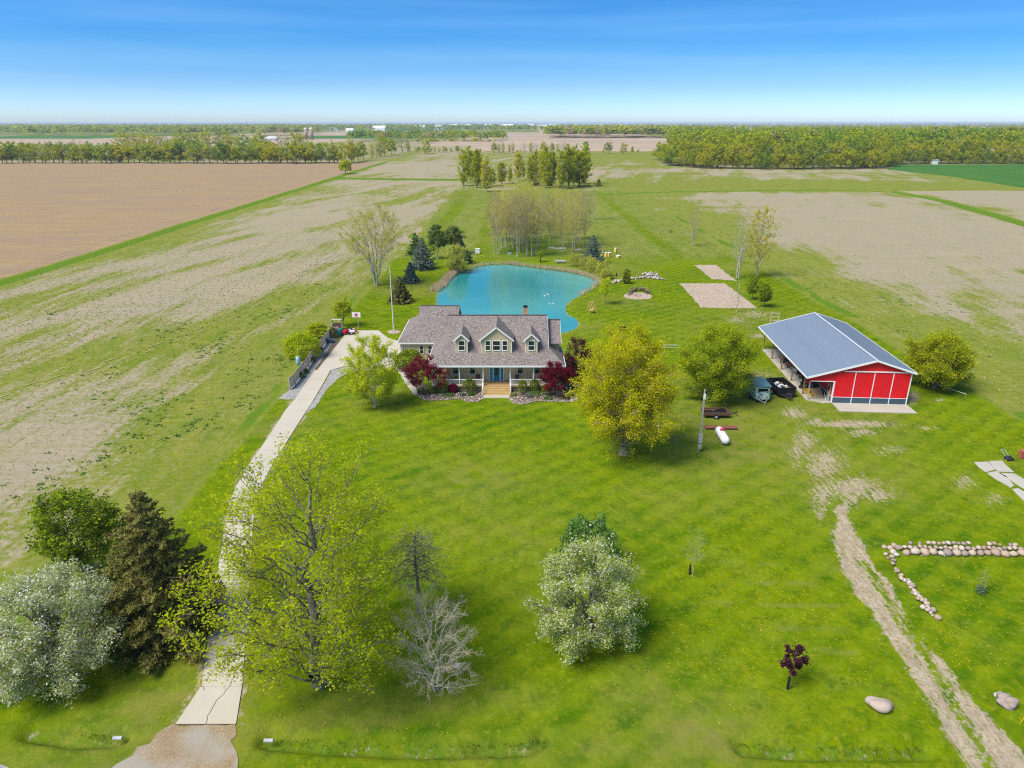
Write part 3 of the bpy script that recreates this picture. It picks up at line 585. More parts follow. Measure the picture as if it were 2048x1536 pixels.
for pc in (((1948,925),(1975,924),(1990,940),(1972,945),(1958,936)), ((1977,923),(2004,922),(2012,931),(2028,945),(1996,944),(1985,934)), ((1974,947),(1992,943),(2012,953),(2028,972),(2022,976),(1990,958)), ((1998,947),(2029,948),(2075,975),(2075,992),(2040,974),(2015,957)), ((2024,979),(2036,977),(2075,1000),(2075,1020),(2048,1003))):
    MB().slab([tuple(G(*p).xy) + (.06,) for p in pc][::-1] if area([(p.x, p.y) for p in [G(*q) for q in pc]]) < 0 else [tuple(G(*p).xy) + (.06,) for p in pc], .2).build('slab', M['slabc'], old)
soilm = gravelm('garden_soil', [(.33, .25, .18), (.42, .33, .25), (.50, .41, .32)], 5)
soft_patch('garden_plot', [G(1140 + a * .2344, 400 + b * .2344) for a, b in ((935,712),(1320,712),(1600,925),(1120,920))], soilm, .04, 'larger bare vegetable plot with tyre lines', .25, 3)
soft_patch('garden_plot', [G(1140 + a * .2344, 400 + b * .2344) for a, b in ((1060,555),(1240,555),(1425,690),(1210,675))], soilm, .04, 'smaller bare vegetable plot behind the larger one', .25, 4)
soft_patch('fire_pit_base', smooth_closed([G(*p) for p in ((1248,590),(1262,586),(1290,586),(1304,592),(1298,598),(1270,599),(1252,596))], 3), soilm, .05, 'round pale gravel base of the fire pit', .08, 5)
soft_patch('mulch_ring', [Vector(G(788, 664)) + Vector((math.cos(t) * 1.2, math.sin(t) * 1.2, 0)) for t in np.linspace(0, 6.28, 17)[:-1]], soilm, .05, 'round pale ring at the foot of the flagpole', .05, 6)
S1 = .1953
BED1 = [G(780 + a * S1, 580 + b * S1) for a, b in ((130,820),(200,950),(265,1000),(275,1050),(310,1110),(400,1135),(560,1130),(720,1115),(800,1150),(900,1145),(958,1110))] + [Vector((-4.0, 89.4, 0)), Vector((-11.2, 89.6, 0)), Vector((-13.5, 94, 0))]
BED2 = [G(780 + a * S1, 580 + b * S1) for a, b in ((1218,1110),(1260,1160),(1370,1175),(1500,1140),(1700,1145),(1860,1150),(1920,1120),(1900,980))] + [Vector((9.5, 93, 0)), Vector((7.0, 92.5, 0)), Vector((6.6, 89.5, 0)), Vector((-.3, 89.4, 0))]
soft_patch('garden_bed', BED1, M['mulch'], .06, 'mulched garden bed left of the porch steps', .08, 7)
soft_patch('garden_bed', BED2, M['mulch'], .06, 'mulched garden bed right of the porch steps', .08, 8)

def tyre(name, label, line, off=1.8):
    m_ = MB(); P = []
    for a, b in zip(line[:-1], line[1:]):
        for k in range(8): P.append(a.lerp(b, k / 8))
    for o_ in (0, off):
        Q = []
        for i, p in enumerate(P): d = (P[min(i + 1, len(P) - 1)] - P[max(i - 1, 0)]).normalized(); Q.append(p + Vector((-d.y, d.x, 0)) * (o_ + rnd.uniform(-.12, .12)))
        for i in range(len(Q) - 1):
            if rnd.random() < .6: ribbon(m_, Q[i:i + 2], rnd.uniform(.08, .22), .10 if Q[i].y < 180 else .2)
    tag(m_.build(name, STRAW), label, kind='structure')
STRAW = plain('pale_straw', (.40, .33, .16), .95, .2, 1)
tyre('tyre_track', 'pale tyre track across the left fallow field', [G(*q) for q in ((-40, 808), (0, 795), (150, 752), (330, 692), (450, 645), (512, 613), (571, 579), (606, 552), (650, 526), (690, 504))])
tyre('tyre_track', 'pale tyre track along the near edge of the tilled field', [G(*q) for q in ((0, 549), (100, 520), (300, 458), (450, 412), (600, 368))], 2.4)
tyre('tyre_track', 'faint tyre loop in the left fallow field', [G(*q) for q in ((0, 724), (30, 728), (55, 722), (62, 712), (40, 706), (10, 710), (0, 716))], 1.6)
# ------------------------------------------------------------------ plants
class Sk:
    """branches (segments with radii) and leaf spots of one plant"""
    def __init__(s, seed): s.rs = np.random.RandomState(seed); s.seg = []; s.tip = []
    def limb(s, a, b, r0, r1, n=4, ctrl=None, jit=.04, mid=None):
        a = np.asarray(a, float); b = np.asarray(b, float); L = np.linalg.norm(b - a)
        c = (a + b) / 2 if ctrl is None else np.asarray(ctrl, float); t = np.linspace(0, 1, n + 1)[:, None]
        P = (1 - t)**2 * a + 2 * t * (1 - t) * c + t * t * b; P[1:-1] += s.rs.normal(0, jit * L / n * 1.6, (n - 1, 3)); R_ = np.linspace(r0, r1, n + 1)
        s.seg.append((P[:-1], P[1:], R_[:-1], R_[1:])); return P
    def bark(s, thin=.03):
        a = np.concatenate([q[0] for q in s.seg]); b = np.concatenate([q[1] for q in s.seg]); r0 = np.concatenate([q[2] for q in s.seg]); r1 = np.concatenate([q[3] for q in s.seg])
        V = []; F = []; off = 0
        for sel, n in ((r0 > thin * 3, 8), ((r0 <= thin * 3) & (r0 > thin), 5), (r0 <= thin, 3)):
            if not sel.any(): continue
            A, B_, R0, R1 = a[sel], b[sel], r0[sel], r1[sel]; d = B_ - A; d /= np.linalg.norm(d, axis=1)[:, None] + 1e-9
            up = np.where(np.abs(d[:, 2:3]) < .9, [[0, 0, 1.]], [[0, 1., 0]]); u = np.cross(d, up); u /= np.linalg.norm(u, axis=1)[:, None]; w = np.cross(u, d)
            th = np.arange(n) * 2 * math.pi / n; ring = u[:, None] * np.cos(th)[None, :, None] + w[:, None] * np.sin(th)[None, :, None]
            v = np.stack([A[:, None] + ring * R0[:, None, None], B_[:, None] + ring * R1[:, None, None]], 1).reshape(-1, 3)
            k = np.arange(n); k2 = (k + 1) % n; q = np.stack([k, k2, n + k2, n + k], 1); f = (np.arange(len(A)) * 2 * n)[:, None, None] + q[None] + off
            V.append(v); F.append(f.reshape(-1, 4)); off += len(v)
        return np.concatenate(V), F
def leaves(rs, P, size, var=.5, flat=0.0, elong=1.0, tri=False):
    """small leaf faces at points P with random attitude"""
    n = len(P); a = rs.normal(size=(n, 3)); b = rs.normal(size=(n, 3)); a[:, 2] *= (1 - flat); b[:, 2] *= (1 - flat)
    a /= np.linalg.norm(a, axis=1)[:, None] + 1e-9; b -= a * (a * b).sum(1)[:, None]; b /= np.linalg.norm(b, axis=1)[:, None] + 1e-9
    s_ = size * (1 - var + 2 * var * rs.rand(n))[:, None]; a = a * s_ * elong; b = b * s_ * .62
    if tri: return np.stack([P - a * .5, P + a * .5 + b * .2, P + b], 1).reshape(-1, 3), np.arange(3 * n).reshape(-1, 3)
    return np.stack([P - a * .6, P - b * .6, P + a * .6, P + b * .6], 1).reshape(-1, 3), np.arange(4 * n).reshape(-1, 4)
def lobes(d, seed, amt=.22, k=2.2):
    return 1 + amt * (vnoise(d[0] * k + 31, d[1] * k + d[2] * 1.7 * k + 17, seed) - .5) * 2 + amt * .6 * (vnoise(d[0] * k * 2.1 + 5, d[2] * k * 2.1 + d[1] * k + 9, seed + 3) - .5) * 2
def grow(seed, Hh, R, base=.18, r0=.3, n1=26, n2=6, n3=5, k=.7, low=-.55, lead=.92, twig=.45, lobe=.25, droop=.0, stems=1, fork=.0, squash=1.0, thin=1.0, n4=0, inner=.62, wob=.10):
    S = Sk(seed); rs = S.rs; zc = Hh * (base + 1) / 2; hz = Hh * (1 - base) / 2 * 1.02; tops = []
    if stems == 1:
        top = np.array([rs.normal(0, .03 * R), rs.normal(0, .03 * R), Hh * lead]); tr = S.limb((0, 0, -.15), top, r0, r0 * .10, 9, jit=wob)
        S.limb((0, 0, -.1), (tr[1] * .35).tolist()[:2] + [Hh * .035], r0 * 1.6, r0 * 1.0, 2); trunks = [tr]
    else:
        trunks = []
        for i in range(stems):
            th = 2 * math.pi * (i + rs.rand() * .6) / stems; rr = R * fork * (.6 + .5 * rs.rand())
            trunks.append(S.limb((math.cos(th) * r0 * .8, math.sin(th) * r0 * .8, -.1), (math.cos(th) * rr, math.sin(th) * rr, Hh * lead * (.85 + .15 * rs.rand())), r0 * .7, r0 * .08, 9, (math.cos(th) * rr * .6, math.sin(th) * rr * .6, Hh * .42), jit=wob))
    tips = []
    for i in range(n1):
        u = (i + .5) / n1; dz = 1 - u * (1 - low); dz = max(low, min(1, dz)); th = i * 2.39996 + rs.rand() * .5; h_ = math.sqrt(max(0, 1 - dz * dz)); d = np.array([h_ * math.cos(th), h_ * math.sin(th), dz])
        f = float(lobes(d, seed, lobe)) * (inner + (1 - inner) * rs.rand()**.45); tgt = np.array([0, 0, zc]) + d * [R * f, R * f * squash, hz * min(f, 1.04)]; tgt[2] -= droop * h_ * R * .5
        tr = trunks[rs.randint(len(trunks))] if len(trunks) > 1 else trunks[0]
        if len(trunks) > 1: tr = min(trunks, key=lambda q: np.linalg.norm(q[-1][:2] - tgt[:2]) + rs.rand() * R * .4)
        hor = np.linalg.norm(tgt[:2]); h0 = np.clip(tgt[2] - k * hor - rs.rand() * .08 * Hh, Hh * base * .8, Hh * lead * .93)
        j = int(np.clip(np.searchsorted(tr[:, 2], h0), 1, len(tr) - 1)); t_ = (h0 - tr[j - 1, 2]) / (tr[j, 2] - tr[j - 1, 2] + 1e-9); a = tr[j - 1] + (tr[j] - tr[j - 1]) * np.clip(t_, 0, 1)
        L = np.linalg.norm(tgt - a); c = a + (tgt - a) * .5 + [0, 0, L * (.10 - .3 * min(0, 0)) * (1 if k > .3 else -.1)]; rl = r0 * .36 * thin * (1 - .55 * h0 / Hh)
        P = S.limb(a, tgt, rl, rl * .22, 5, c, jit=.12)
        for q in range(n2):
            t2 = .30 + .70 * (q + rs.rand()) / n2; x = t2 * 5; jj = min(4, int(x)); p = P[jj] + (P[jj + 1] - P[jj]) * (x - jj)
            dr = (tgt - a) / L + rs.normal(0, .65, 3); dr += d * .35; dr[2] += .15 - droop; dr /= np.linalg.norm(dr); L2 = twig * R * (.5 + .6 * rs.rand()) * (1.15 - .5 * t2)
            e_ = p + dr * L2; r2 = rl * .32; P2 = S.limb(p, e_, r2, r2 * .35, 3, jit=.16)
            for w in range(n3):
                t3 = .25 + .75 * (w + rs.rand()) / n3; x = t3 * 3; j3 = min(2, int(x)); p3 = P2[j3] + (P2[j3 + 1] - P2[j3]) * (x - j3)
                d3 = dr + rs.normal(0, .7, 3); d3[2] += .1 - droop; d3 /= np.linalg.norm(d3); L3 = L2 * (.30 + .35 * rs.rand()); e3 = p3 + d3 * L3; r3 = max(r2 * .35, .006)
                P3 = S.limb(p3, e3, r3, r3 * .4, 2, jit=.15); tips += [e3, (p3 + e3) / 2]
                for z_ in range(n4):
                    d4 = d3 + rs.normal(0, .7, 3); d4 /= np.linalg.norm(d4); b4 = p3 + (e3 - p3) * (.3 + .7 * rs.rand()); e4 = b4 + d4 * L3 * .6; S.limb(b4, e4, r3 * .6, r3 * .3, 1); tips.append(e4)
    S.tips = np.array(tips); return S
def leafmesh(name, S, mats, per, size, sig, frac=None, flat=0.55, elong=1.0, tri=False, keep=1.0):
    """mats: materials; frac: share of each"""
    rs = S.rs; T = S.tips
    if keep < 1: T = T[rs.rand(len(T)) < keep]
    P = np.repeat(T, per, 0) + rs.normal(0, sig, (len(T) * per, 3)); P[:, 2] = np.maximum(P[:, 2], .15)
    V, F = leaves(rs, P, size, flat=flat, elong=elong, tri=tri); mi = None
    if frac is not None: mi = (rs.rand(len(F)) < frac).astype(int)
    me = mesh_np(name, V, [F], mi)
    for m in mats: me.materials.append(m)
    return me
def barkmesh(name, S, mat, thin=.03):
    V, F = S.bark(thin); me = mesh_np(name, V, F, smooth=True); me.materials.append(mat); return me
def broadleaf(name, label, cat, loc, S, lmats, bmat, per, size, sig, frac=None, group=None, rz=0, leaf='crown', **kw):
    t = thing(name, label, cat, loc, rz, group); obj('trunk', barkmesh('trunk', S, bmat), t)
    if per: obj(leaf, leafmesh(leaf, S, lmats, per, size, sig, frac, **kw), t)
    return t
def conifer(seed, Hh, R, levels=26, per=8, dens=14, size=.3, droop=.25, base=.04, power=.85, gap=0.0, ragged=.2):
    S = Sk(seed); rs = S.rs; S.limb((0, 0, -.1), (rs.normal(0, .02 * R), 0, Hh), .022 * Hh + .04, .015, 8, jit=.02); pts = []; siz = []
    for i in range(levels):
        f = (i + rs.rand() * .4) / levels; z = Hh * (base + (1 - base) * f); rad = R * (1 - f)**power * (1 + ragged * (rs.rand() - .5) * 2) + .05 * R; nb = max(4, int(per * (1 - f * .5)))
        for j in range(nb):
            if rs.rand() < gap: continue
            th = 2 * math.pi * (j + rs.rand() * .7) / nb + i * .9; L = rad * (.78 + .34 * rs.rand()); d = np.array([math.cos(th), math.sin(th), 0]); dz = -droop * L * (1 - .7 * f)
            e_ = np.array([0, 0, z + .15]) + d * L + [0, 0, dz + .12 * L]; P = S.limb((0, 0, z + .15), e_, .012 + .008 * L, .008, 3, np.array([0, 0, z + .1]) + d * L * .55 + [0, 0, dz], jit=.05)
            m_ = max(3, int(dens * L / R + 2)); t = rs.rand(m_)**.6 * .95 + .08; x = np.clip(t * 3, 0, 2.999); jj = x.astype(int); q = P[jj] + (P[jj + 1] - P[jj]) * (x - jj)[:, None]
            side = np.array([-d[1], d[0], 0]); wv = (1.05 - t) * .33 * L + .05; q = q + side * (rs.uniform(-1, 1, m_) * wv)[:, None]; q[:, 2] += -np.abs(rs.normal(0, .05, m_)) * Hh * .05 - .04
            pts.append(q); siz.append(np.full(m_, size * (.65 + .5 * (1 - f))))
    top = np.stack([rs.normal(0, .05 * R, 40), rs.normal(0, .05 * R, 40), Hh * (1 - .06 * rs.rand(40))], 1); pts.append(top); siz.append(np.full(40, size * .5))
    S.tips = np.concatenate(pts); S.siz = np.concatenate(siz); return S
def conifer_tree(name, label, cat, loc, S, mat, bmat, group=None, flat=.55, elong=1.3, per=2):
    t = thing(name, label, cat, loc, 0, group); obj('trunk', barkmesh('trunk', S, bmat), t)
    P = np.repeat(S.tips, per, 0) + S.rs.normal(0, .06, (len(S.tips) * per, 3)); V, F = leaves(S.rs, P, 1.0, .35, flat, elong); c = np.repeat(P, 4, 0); V = c + (V - c) * np.repeat(np.repeat(S.siz, per), 4)[:, None]
    me = mesh_np('crown', V, [F]); me.materials.append(mat); obj('crown', me, t); return t
def bush(name, label, cat, loc, seed, rx, ry, rz_, n, size, mats, frac=None, lobe=.2, group=None, shell=.30, tight=False, zc=.5, k=2.6):
    rs = np.random.RandomState(seed); d = rs.normal(size=(n, 3)); d /= np.linalg.norm(d, axis=1)[:, None]; d[:, 2] = np.where(d[:, 2] < -.35, -d[:, 2], d[:, 2]); f = lobes((d[:, 0], d[:, 1], d[:, 2]), seed, lobe, k) * (1 - shell * rs.rand(n)**(2 if tight else 1.2))
    P = d * [[rx, ry, rz_]] * f[:, None] + [0, 0, rz_ * zc * .9]; P[:, 2] = np.maximum(P[:, 2], .05); V, F = leaves(rs, P, size, flat=.4); mi = (rs.rand(n) < frac).astype(int) if frac is not None else None
    me = mesh_np('foliage', V, [F], mi)
    for m in mats: me.materials.append(m)
    t = thing(name, label, cat, loc, 0, group); obj('foliage', me, t)
    S = Sk(seed + 1)
    for i in range(9):
        th = i * 2.4; S.limb((0, 0, -.05), (math.cos(th) * rx * .6, math.sin(th) * ry * .6, rz_ * (.5 + .5 * rs.rand())), .02 + .01 * rz_, .008, 3, (0, 0, rz_ * .4))
    obj('stem', barkmesh('stem', S, BK['bark']), t); return t
def far_mesh(seed, Hh, R, n, size, base=.12, lobe=.3, mat='far', narrow=False):
    """tree of the middle distance: leaf clumps round real limbs"""
    S = grow(seed, Hh, R, base, .02 * Hh, 14 if not narrow else 18, 4, 2, k=1.6 if narrow else .8, low=-.6, lobe=lobe, twig=.42)
    T = S.tips; rs = S.rs; per = max(1, int(n / len(T))); P = np.repeat(T, per, 0) + rs.normal(0, size * .9, (len(T) * per, 3)); P[:, 2] = np.maximum(P[:, 2], .3); V, F = leaves(rs, P, size, flat=.55, tri=False)
    me = mesh_np('crown', V, [F]); me.materials.append(LF[mat]); return me, barkmesh('trunk', S, BK['bark'], .05)

# ---- the trees near the camera
def at(px, py): return G(px, py)
def topz(px, py, ty): return ZZ(G(px, py).y, ty)
def w2m(px, py, wpx, z=0):
    g = G(px, py); dep = g.y * cT + (H - z) * sT; return wpx * dep / FPX
S = grow(11, 17.8, 7.4, .03, .40, 66, 9, 6, k=.8, low=-.62, lobe=.30, twig=.34, squash=1.0, thin=.62, inner=.5)
broadleaf('maple_tree', 'large open maple with small yellow-green new leaves standing right of the driveway near the road', 'tree', at(641, 1368), S, [LF['maple']], BK['bark'], 5, .135, .17)
S = conifer(12, 11.8, 3.9, 30, 11, 44, .17, .34, .05, .72, ragged=.4); conifer_tree('spruce_tree', 'tall brown-green spruce with ragged drooping boughs left of the driveway', 'tree', at(334, 1268), S, LF['spruce'], BK['bark'], per=7, flat=.2, elong=2.0)
S = grow(13, 7.4, 3.1, .05, .2, 34, 6, 6, k=.5, low=-.5, twig=.42, stems=4, fork=.45, lobe=.25); broadleaf('leafy_tree', 'rounded dark green tree with pale inner limbs tucked behind the tall spruce', 'tree', at(178, 1150), S, [LF['green'], LF['shrub']], BK['light'], 6, .19, .22, .6)
S = grow(14, 7.0, 4.6, .06, .24, 58, 7, 6, k=.45, low=-.72, twig=.32, stems=3, fork=.5, lobe=.14, droop=.15, inner=.8); broadleaf('blossom_tree', 'wide white-flowering tree at the lower left edge', 'tree', at(112, 1345), S, [LF['bloomgreen'], LF['blossom']], BK['bark'], 10, .115, .20, .30)
S = grow(15, 8.0, 3.7, .05, .22, 44, 7, 6, k=.5, low=-.75, twig=.32, stems=3, fork=.35, lobe=.18, droop=.22, inner=.76); broadleaf('blossom_tree', 'pale green and white flowering tree alone in the middle of the front lawn', 'tree', at(1172, 1282), S, [LF['applegreen'], LF['blossom']], BK['bark'], 10, .115, .18, .24)
bush('lilac_bush', 'darker green lilac bush behind the flowering tree on the front lawn', 'bush', at(1172, 1132), 16, 2.5, 1.6, 3.0, 5200, .17, [LF['lilac'], LF['blossom']], .05, .28, zc=.6)
# sparse pine: bare trunk and a flat drooping top
S = Sk(17); S.limb((0, 0, -.1), (.05, 0, 7.0), .17, .05, 8, jit=.05); rs = S.rs; tp = []
for i in range(60):
    th = i * 2.4; z = 3.2 + 3.7 * (i / 60); L = 2.5 * (1 - .45 * ((i / 60) - .3)**2 * 2) * (.7 + .4 * rs.rand()); e_ = (math.cos(th) * L, math.sin(th) * L, z - .28 * L + .5 * (i > 44)); P = S.limb((0, 0, z), e_, .035, .010, 4, (math.cos(th) * L * .5, math.sin(th) * L * .5, z + .12), jit=.1)
    for j in range(12):
        t = .3 + .7 * rs.rand(); p = np.array([0, 0, z]) * (1 - t) + np.array(e_) * t; q = p + rs.normal(0, .26, 3) + [0, 0, -.25 * rs.rand()]; S.limb(p, q, .010, .005, 2, jit=.2); tp.append(q)
S.tips = np.array(tp); t = broadleaf('pine_tree', 'thin dying pine with bare trunk and sparse flat grey-green top', 'tree', at(838, 1226), S, [LF['bloomgreen'], LF['far_brown']], BK['bark'], 2, .11, .12, .5, elong=1.7)
S = grow(18, 7.6, 3.0, .06, .13, 40, 7, 6, k=.8, low=-.8, twig=.40, stems=2, fork=.2, lobe=.2, n4=3); broadleaf('bare_tree', 'leafless pale-twigged tree with two tan stems in front of the dying pine', 'tree', at(873, 1381), S, [], BK['twig'], 0, 0, 0)
S = grow(19, 14.0, 6.0, .12, .42, 60, 8, 7, k=.85, low=-.72, twig=.34, lobe=.34, inner=.58); broadleaf('yellow_tree', 'big yellow-leaved shade tree standing right of the house', 'tree', at(1247, 908), S, [LF['yellow'], LF['ygreen']], BK['tan'], 12, .14, .26, .30)
S = grow(20, 9.9, 4.6, .08, .34, 52, 8, 6, k=.55, low=-.72, twig=.36, lobe=.3, inner=.58, stems=2, fork=.25); broadleaf('leafy_tree', 'broad fresh green tree between the yellow tree and the covered trailer', 'tree', at(1428, 803), S, [LF['green'], LF['ygreen']], BK['bark'], 11, .15, .27, .35)
S = grow(21, 7.6, 4.4, .08, .28, 44, 7, 6, k=.55, low=-.7, twig=.38, lobe=.28, inner=.6); broadleaf('leafy_tree', 'rounded olive green tree right behind the red barn', 'tree', at(1866, 776), S, [LF['ygreen'], LF['olive']], BK['bark'], 11, .16, .27, .5)
S = grow(22, 9.4, 3.7, .08, .17, 48, 6, 5, k=.8, low=-.75, twig=.36, lobe=.22); broadleaf('maple_tree', 'young yellow-green maple on the lawn mound beside the driveway', 'tree', at(750, 814), S, [LF['ygreen'], LF['maple']], BK['light'], 8, .15, .16, .5)
# shrubs round the house
def B1(a, b): return G(780 + a * S1, 580 + b * S1)
bush('leafy_bush', 'broad rounded green bush against the garage wing wall', 'bush', B1(200, 800), 31, 2.3, 1.6, 2.0, 5200, .17, [LF['green'], LF['shrub']], .45, .14)
S = grow(32, 4.5, 2.75, .12, .12, 34, 5, 5, k=.35, low=-.35, twig=.34, stems=4, fork=.5, lobe=.2); broadleaf('japanese_maple', 'wide maroon-leaved Japanese maple left of the porch', 'tree', B1(370, 1040), S, [LF['maroon'], LF['purple']], BK['light'], 5, .15, .15, .2)
S = grow(33, 4.4, 2.1, .12, .10, 26, 5, 5, k=.4, low=-.45, twig=.36, stems=3, fork=.4, lobe=.25); broadleaf('japanese_maple', 'maroon-leaved Japanese maple at the right corner of the porch', 'tree', B1(1690, 1070), S, [LF['maroon'], LF['purple']], BK['bark'], 6, .15, .15, .15)
bush('barberry_bush', 'small round crimson bush between the clipped green ones left of the steps', 'bush', B1(645, 1050), 34, .72, .65, .95, 1500, .10, [LF['maroon']], None, .15)
for a, b, w, h, sd_, lab in ((545, 1060, .72, 2.1, 35, 'upright clipped green bush leftmost in the row before the porch'), (690, 1020, .68, 1.9, 36, 'clipped green bush just behind the small crimson bush'), (812, 1060, .92, 2.1, 37, 'broad clipped green bush left of the porch steps'), (1357, 1070, .68, 2.1, 38, 'clipped green bush nearest the right side of the steps'), (1478, 1050, .68, 1.9, 39, 'middle clipped green bush right of the steps'), (1600, 1080, .68, 1.6, 40, 'low clipped green bush by the right maroon maple')):
    bush('clipped_bush', lab, 'bush', B1(a, b), sd_, w, w * .9, h * .62, 2600, .085, [LF['shrub'], LF['green']], .35, .06, group='clipped bushes before the porch', shell=.15, tight=True, zc=.75)
bush('grey_shrub', 'purplish-grey twiggy shrub at the corner of the walk and the left bed', 'bush', B1(135, 830), 41, 1.0, .8, .9, 1100, .12, [LF['purple'], LF['bloomgreen']], .5, .3)
S = grow(42, 6.6, 2.3, .05, .12, 30, 5, 5, k=.9, low=-.75, twig=.36, lobe=.25); broadleaf('purple_plum_tree', 'dark purple-leaved plum tree half hidden behind the yellow tree', 'tree', at(1158, 770), S, [LF['purple'], LF['maroon']], BK['bark'], 6, .15, .16, .25)
for i, (a, b, w, h, mt, lab) in enumerate(((330, 1060, .8, .5, 'shrub', 'low green plants at the left end of the flower bed'), (450, 1060, .7, .45, 'lilac', 'low bluish green perennials in front of the left maroon maple'), (600, 1090, .8, .35, 'lilac', 'spreading blue-green ground plants before the crimson bush'), (745, 1085, .38, .35, 'blue', 'small turquoise-green clump in the left bed'), (830, 1085, .5, .35, 'weed', 'leafy green clump right of the turquoise clump'), (1270, 1085, .5, .35, 'bloomgreen', 'grey-green clump next to the foot of the steps'), (1420, 1100, .6, .4, 'blue', 'bluish clump before the middle clipped bush'), (1480, 1085, .9, .5, 'weed', 'bright green perennials in the right bed'), (1620, 1120, .7, .3, 'lilac', 'low plants beneath the right maroon maple'), (1800, 1120, .5, .4, 'purple', 'purple-leaved clump at the right end of the bed'), (1840, 1090, .45, .5, 'weed', 'small leafy clump behind the purple one'))):
    bush('flower_clump', lab, 'plant', B1(a, b), 50 + i, w, w * .7, h, 700, .09, [LF[mt]], None, .3, group='perennials in the front beds')
# the drive-side bushes
bush('leafy_bush', 'big yellow-green bush behind the near end of the drive fence', 'bush', at(606, 715), 70, 2.9, 2.4, 2.9, 6500, .20, [LF['green'], LF['ygreen']], .5, .2)
bush('leafy_bush', 'smaller yellow-green bush behind the far half of the drive fence', 'bush', at(634, 678), 71, 2.0, 1.7, 2.1, 4000, .20, [LF['ygreen'], LF['green']], .4, .22)
S = grow(72, 5.2, 1.75, .22, .09, 26, 4, 4, k=.9, low=-.5, twig=.4, lobe=.2); broadleaf('young_tree', 'small yellow-green tree behind the parked red mower', 'tree', at(689, 653), S, [LF['ygreen']], BK['bark'], 5, .17, .14)
bush('climbing_shrub', 'dark shrub growing against the far fence end', 'bush', at(667, 676), 73, .75, .6, 1.35, 1100, .14, [LF['shrub'], LF['far_brown']], .4, .2)
for (a, b, r_, lab) in ((604, 756, .55, 'small green shrub at the near foot of the fence'), (613, 746, .42, 'blue-green shrub beside the hose bin at the fence'), (627, 724, .6, 'low grey-green shrub midway along the fence'), (640, 702, .5, 'dark little shrub by the middle of the fence')):
    bush('small_shrub', lab, 'bush', at(a, b), int(a), r_, r_ * .8, r_ * 1.1, 520, .11, [LF['weed'], LF['shrub']], .4, .3, group='shrubs along the drive fence')
# conifers by the pond
def con(px, py, ty, hw, mat, lab, seed, name='spruce_tree', **kw):
    h = topz(px, py, ty); r = w2m(px, py, hw, 1.5) * 1.22; S = conifer(seed, h, r, **{**dict(levels=20, per=12, dens=14, size=.26, droop=.2, base=.02, ragged=.3), **kw}); return conifer_tree(name, lab, 'tree', at(px, py), S, LF[mat], BK['bark'], per=3, flat=.3, elong=1.7)
con(801, 604, 553, 19, 'spruce', 'dark spruce beside the flagpole', 81); con(822, 565, 525, 14, 'blue', 'smallest spruce left of the pond', 82); con(846, 538, 475, 23, 'blue', 'broad bluish spruce with a brown tip left of the pond', 83, dens=14)
con(832, 510, 466, 15, 'pine', 'green pine just behind the bluish spruce', 84, 'pine_tree', gap=.2)
con(928, 526, 492, 15, 'pine', 'dark spruce at the far left shore of the pond', 86); con(922, 510, 472, 12, 'blue', 'grey-blue spruce half hidden by the shore willow', 87); con(1185, 527, 470, 21, 'blue', 'lone dark spruce at the far right shore of the pond', 88, dens=14)
for (px, py, ty, hw, lab, sd_) in ((876, 517, 452, 19, 'tall pine with a visible trunk left of the pond', 90), (906, 508, 452, 20, 'tall pine close behind the shore willow', 91)):
    h = topz(px, py, ty); S = grow(sd_, h, w2m(px, py, hw, 4), .2, .2, 34, 5, 5, k=.2, low=-.55, twig=.4, lobe=.3); broadleaf('pine_tree', lab, 'tree', at(px, py), S, [LF['pine'], LF['olive']], BK['light'], 6, .22, .22, .2)
S = grow(92, 6.4, 2.9, .03, .14, 36, 5, 5, k=1.0, low=-.8, twig=.36, stems=4, fork=.3, lobe=.15); broadleaf('willow_tree', 'pale yellow-green willow on the left shore of the pond', 'tree', at(913, 542), S, [LF['applegreen'], LF['bud']], BK['tan'], 6, .18, .2, .4)
for i, (px, py, w, h) in enumerate(((1150, 532, 1.8, 2.2), (1172, 539, 2.0, 2.3), (1188, 545, 2.0, 2.5), (1205, 553, 1.9, 2.6), (1212, 558, 1.3, 1.8))):
    bush('willow_shrub', ('leftmost willow shrub on the far right shore', 'second willow shrub from the left on the right shore', 'middle willow shrub on the right shore', 'tall yellowish willow shrub on the right shore', 'rightmost low willow shrub above the reeds')[i], 'bush', at(px, py), 95 + i, w, w, h, 2200, .18, [LF['applegreen'], LF['bud']], .5, .3, group='willow shrubs on the right shore')
def cyp(px, py, ty, r, lab, sd_, mat='green', base=.0, name='cypress_tree'):
    h = topz(px, py, ty); S = grow(sd_, h, r, base + .04, .06, 40, 4, 3, k=1.8, low=-.9, twig=.4, lobe=.12); broadleaf(name, lab, 'tree', at(px, py), S, [LF[mat], LF['shrub']], BK['bark'], 6, .15, .1, .4)
cyp(1252, 567, 538, .95, 'small dark columnar cypress beside the rock border', 110, 'olive')
cyp(1504, 599, 551, 1.5, 'oval green tree at the right end of the larger vegetable plot', 111, 'green', .2, 'young_tree'); cyp(1527, 614, 568, 1.45, 'small oval green tree nearest the barn side of the plot', 112, 'green', .2, 'young_tree')
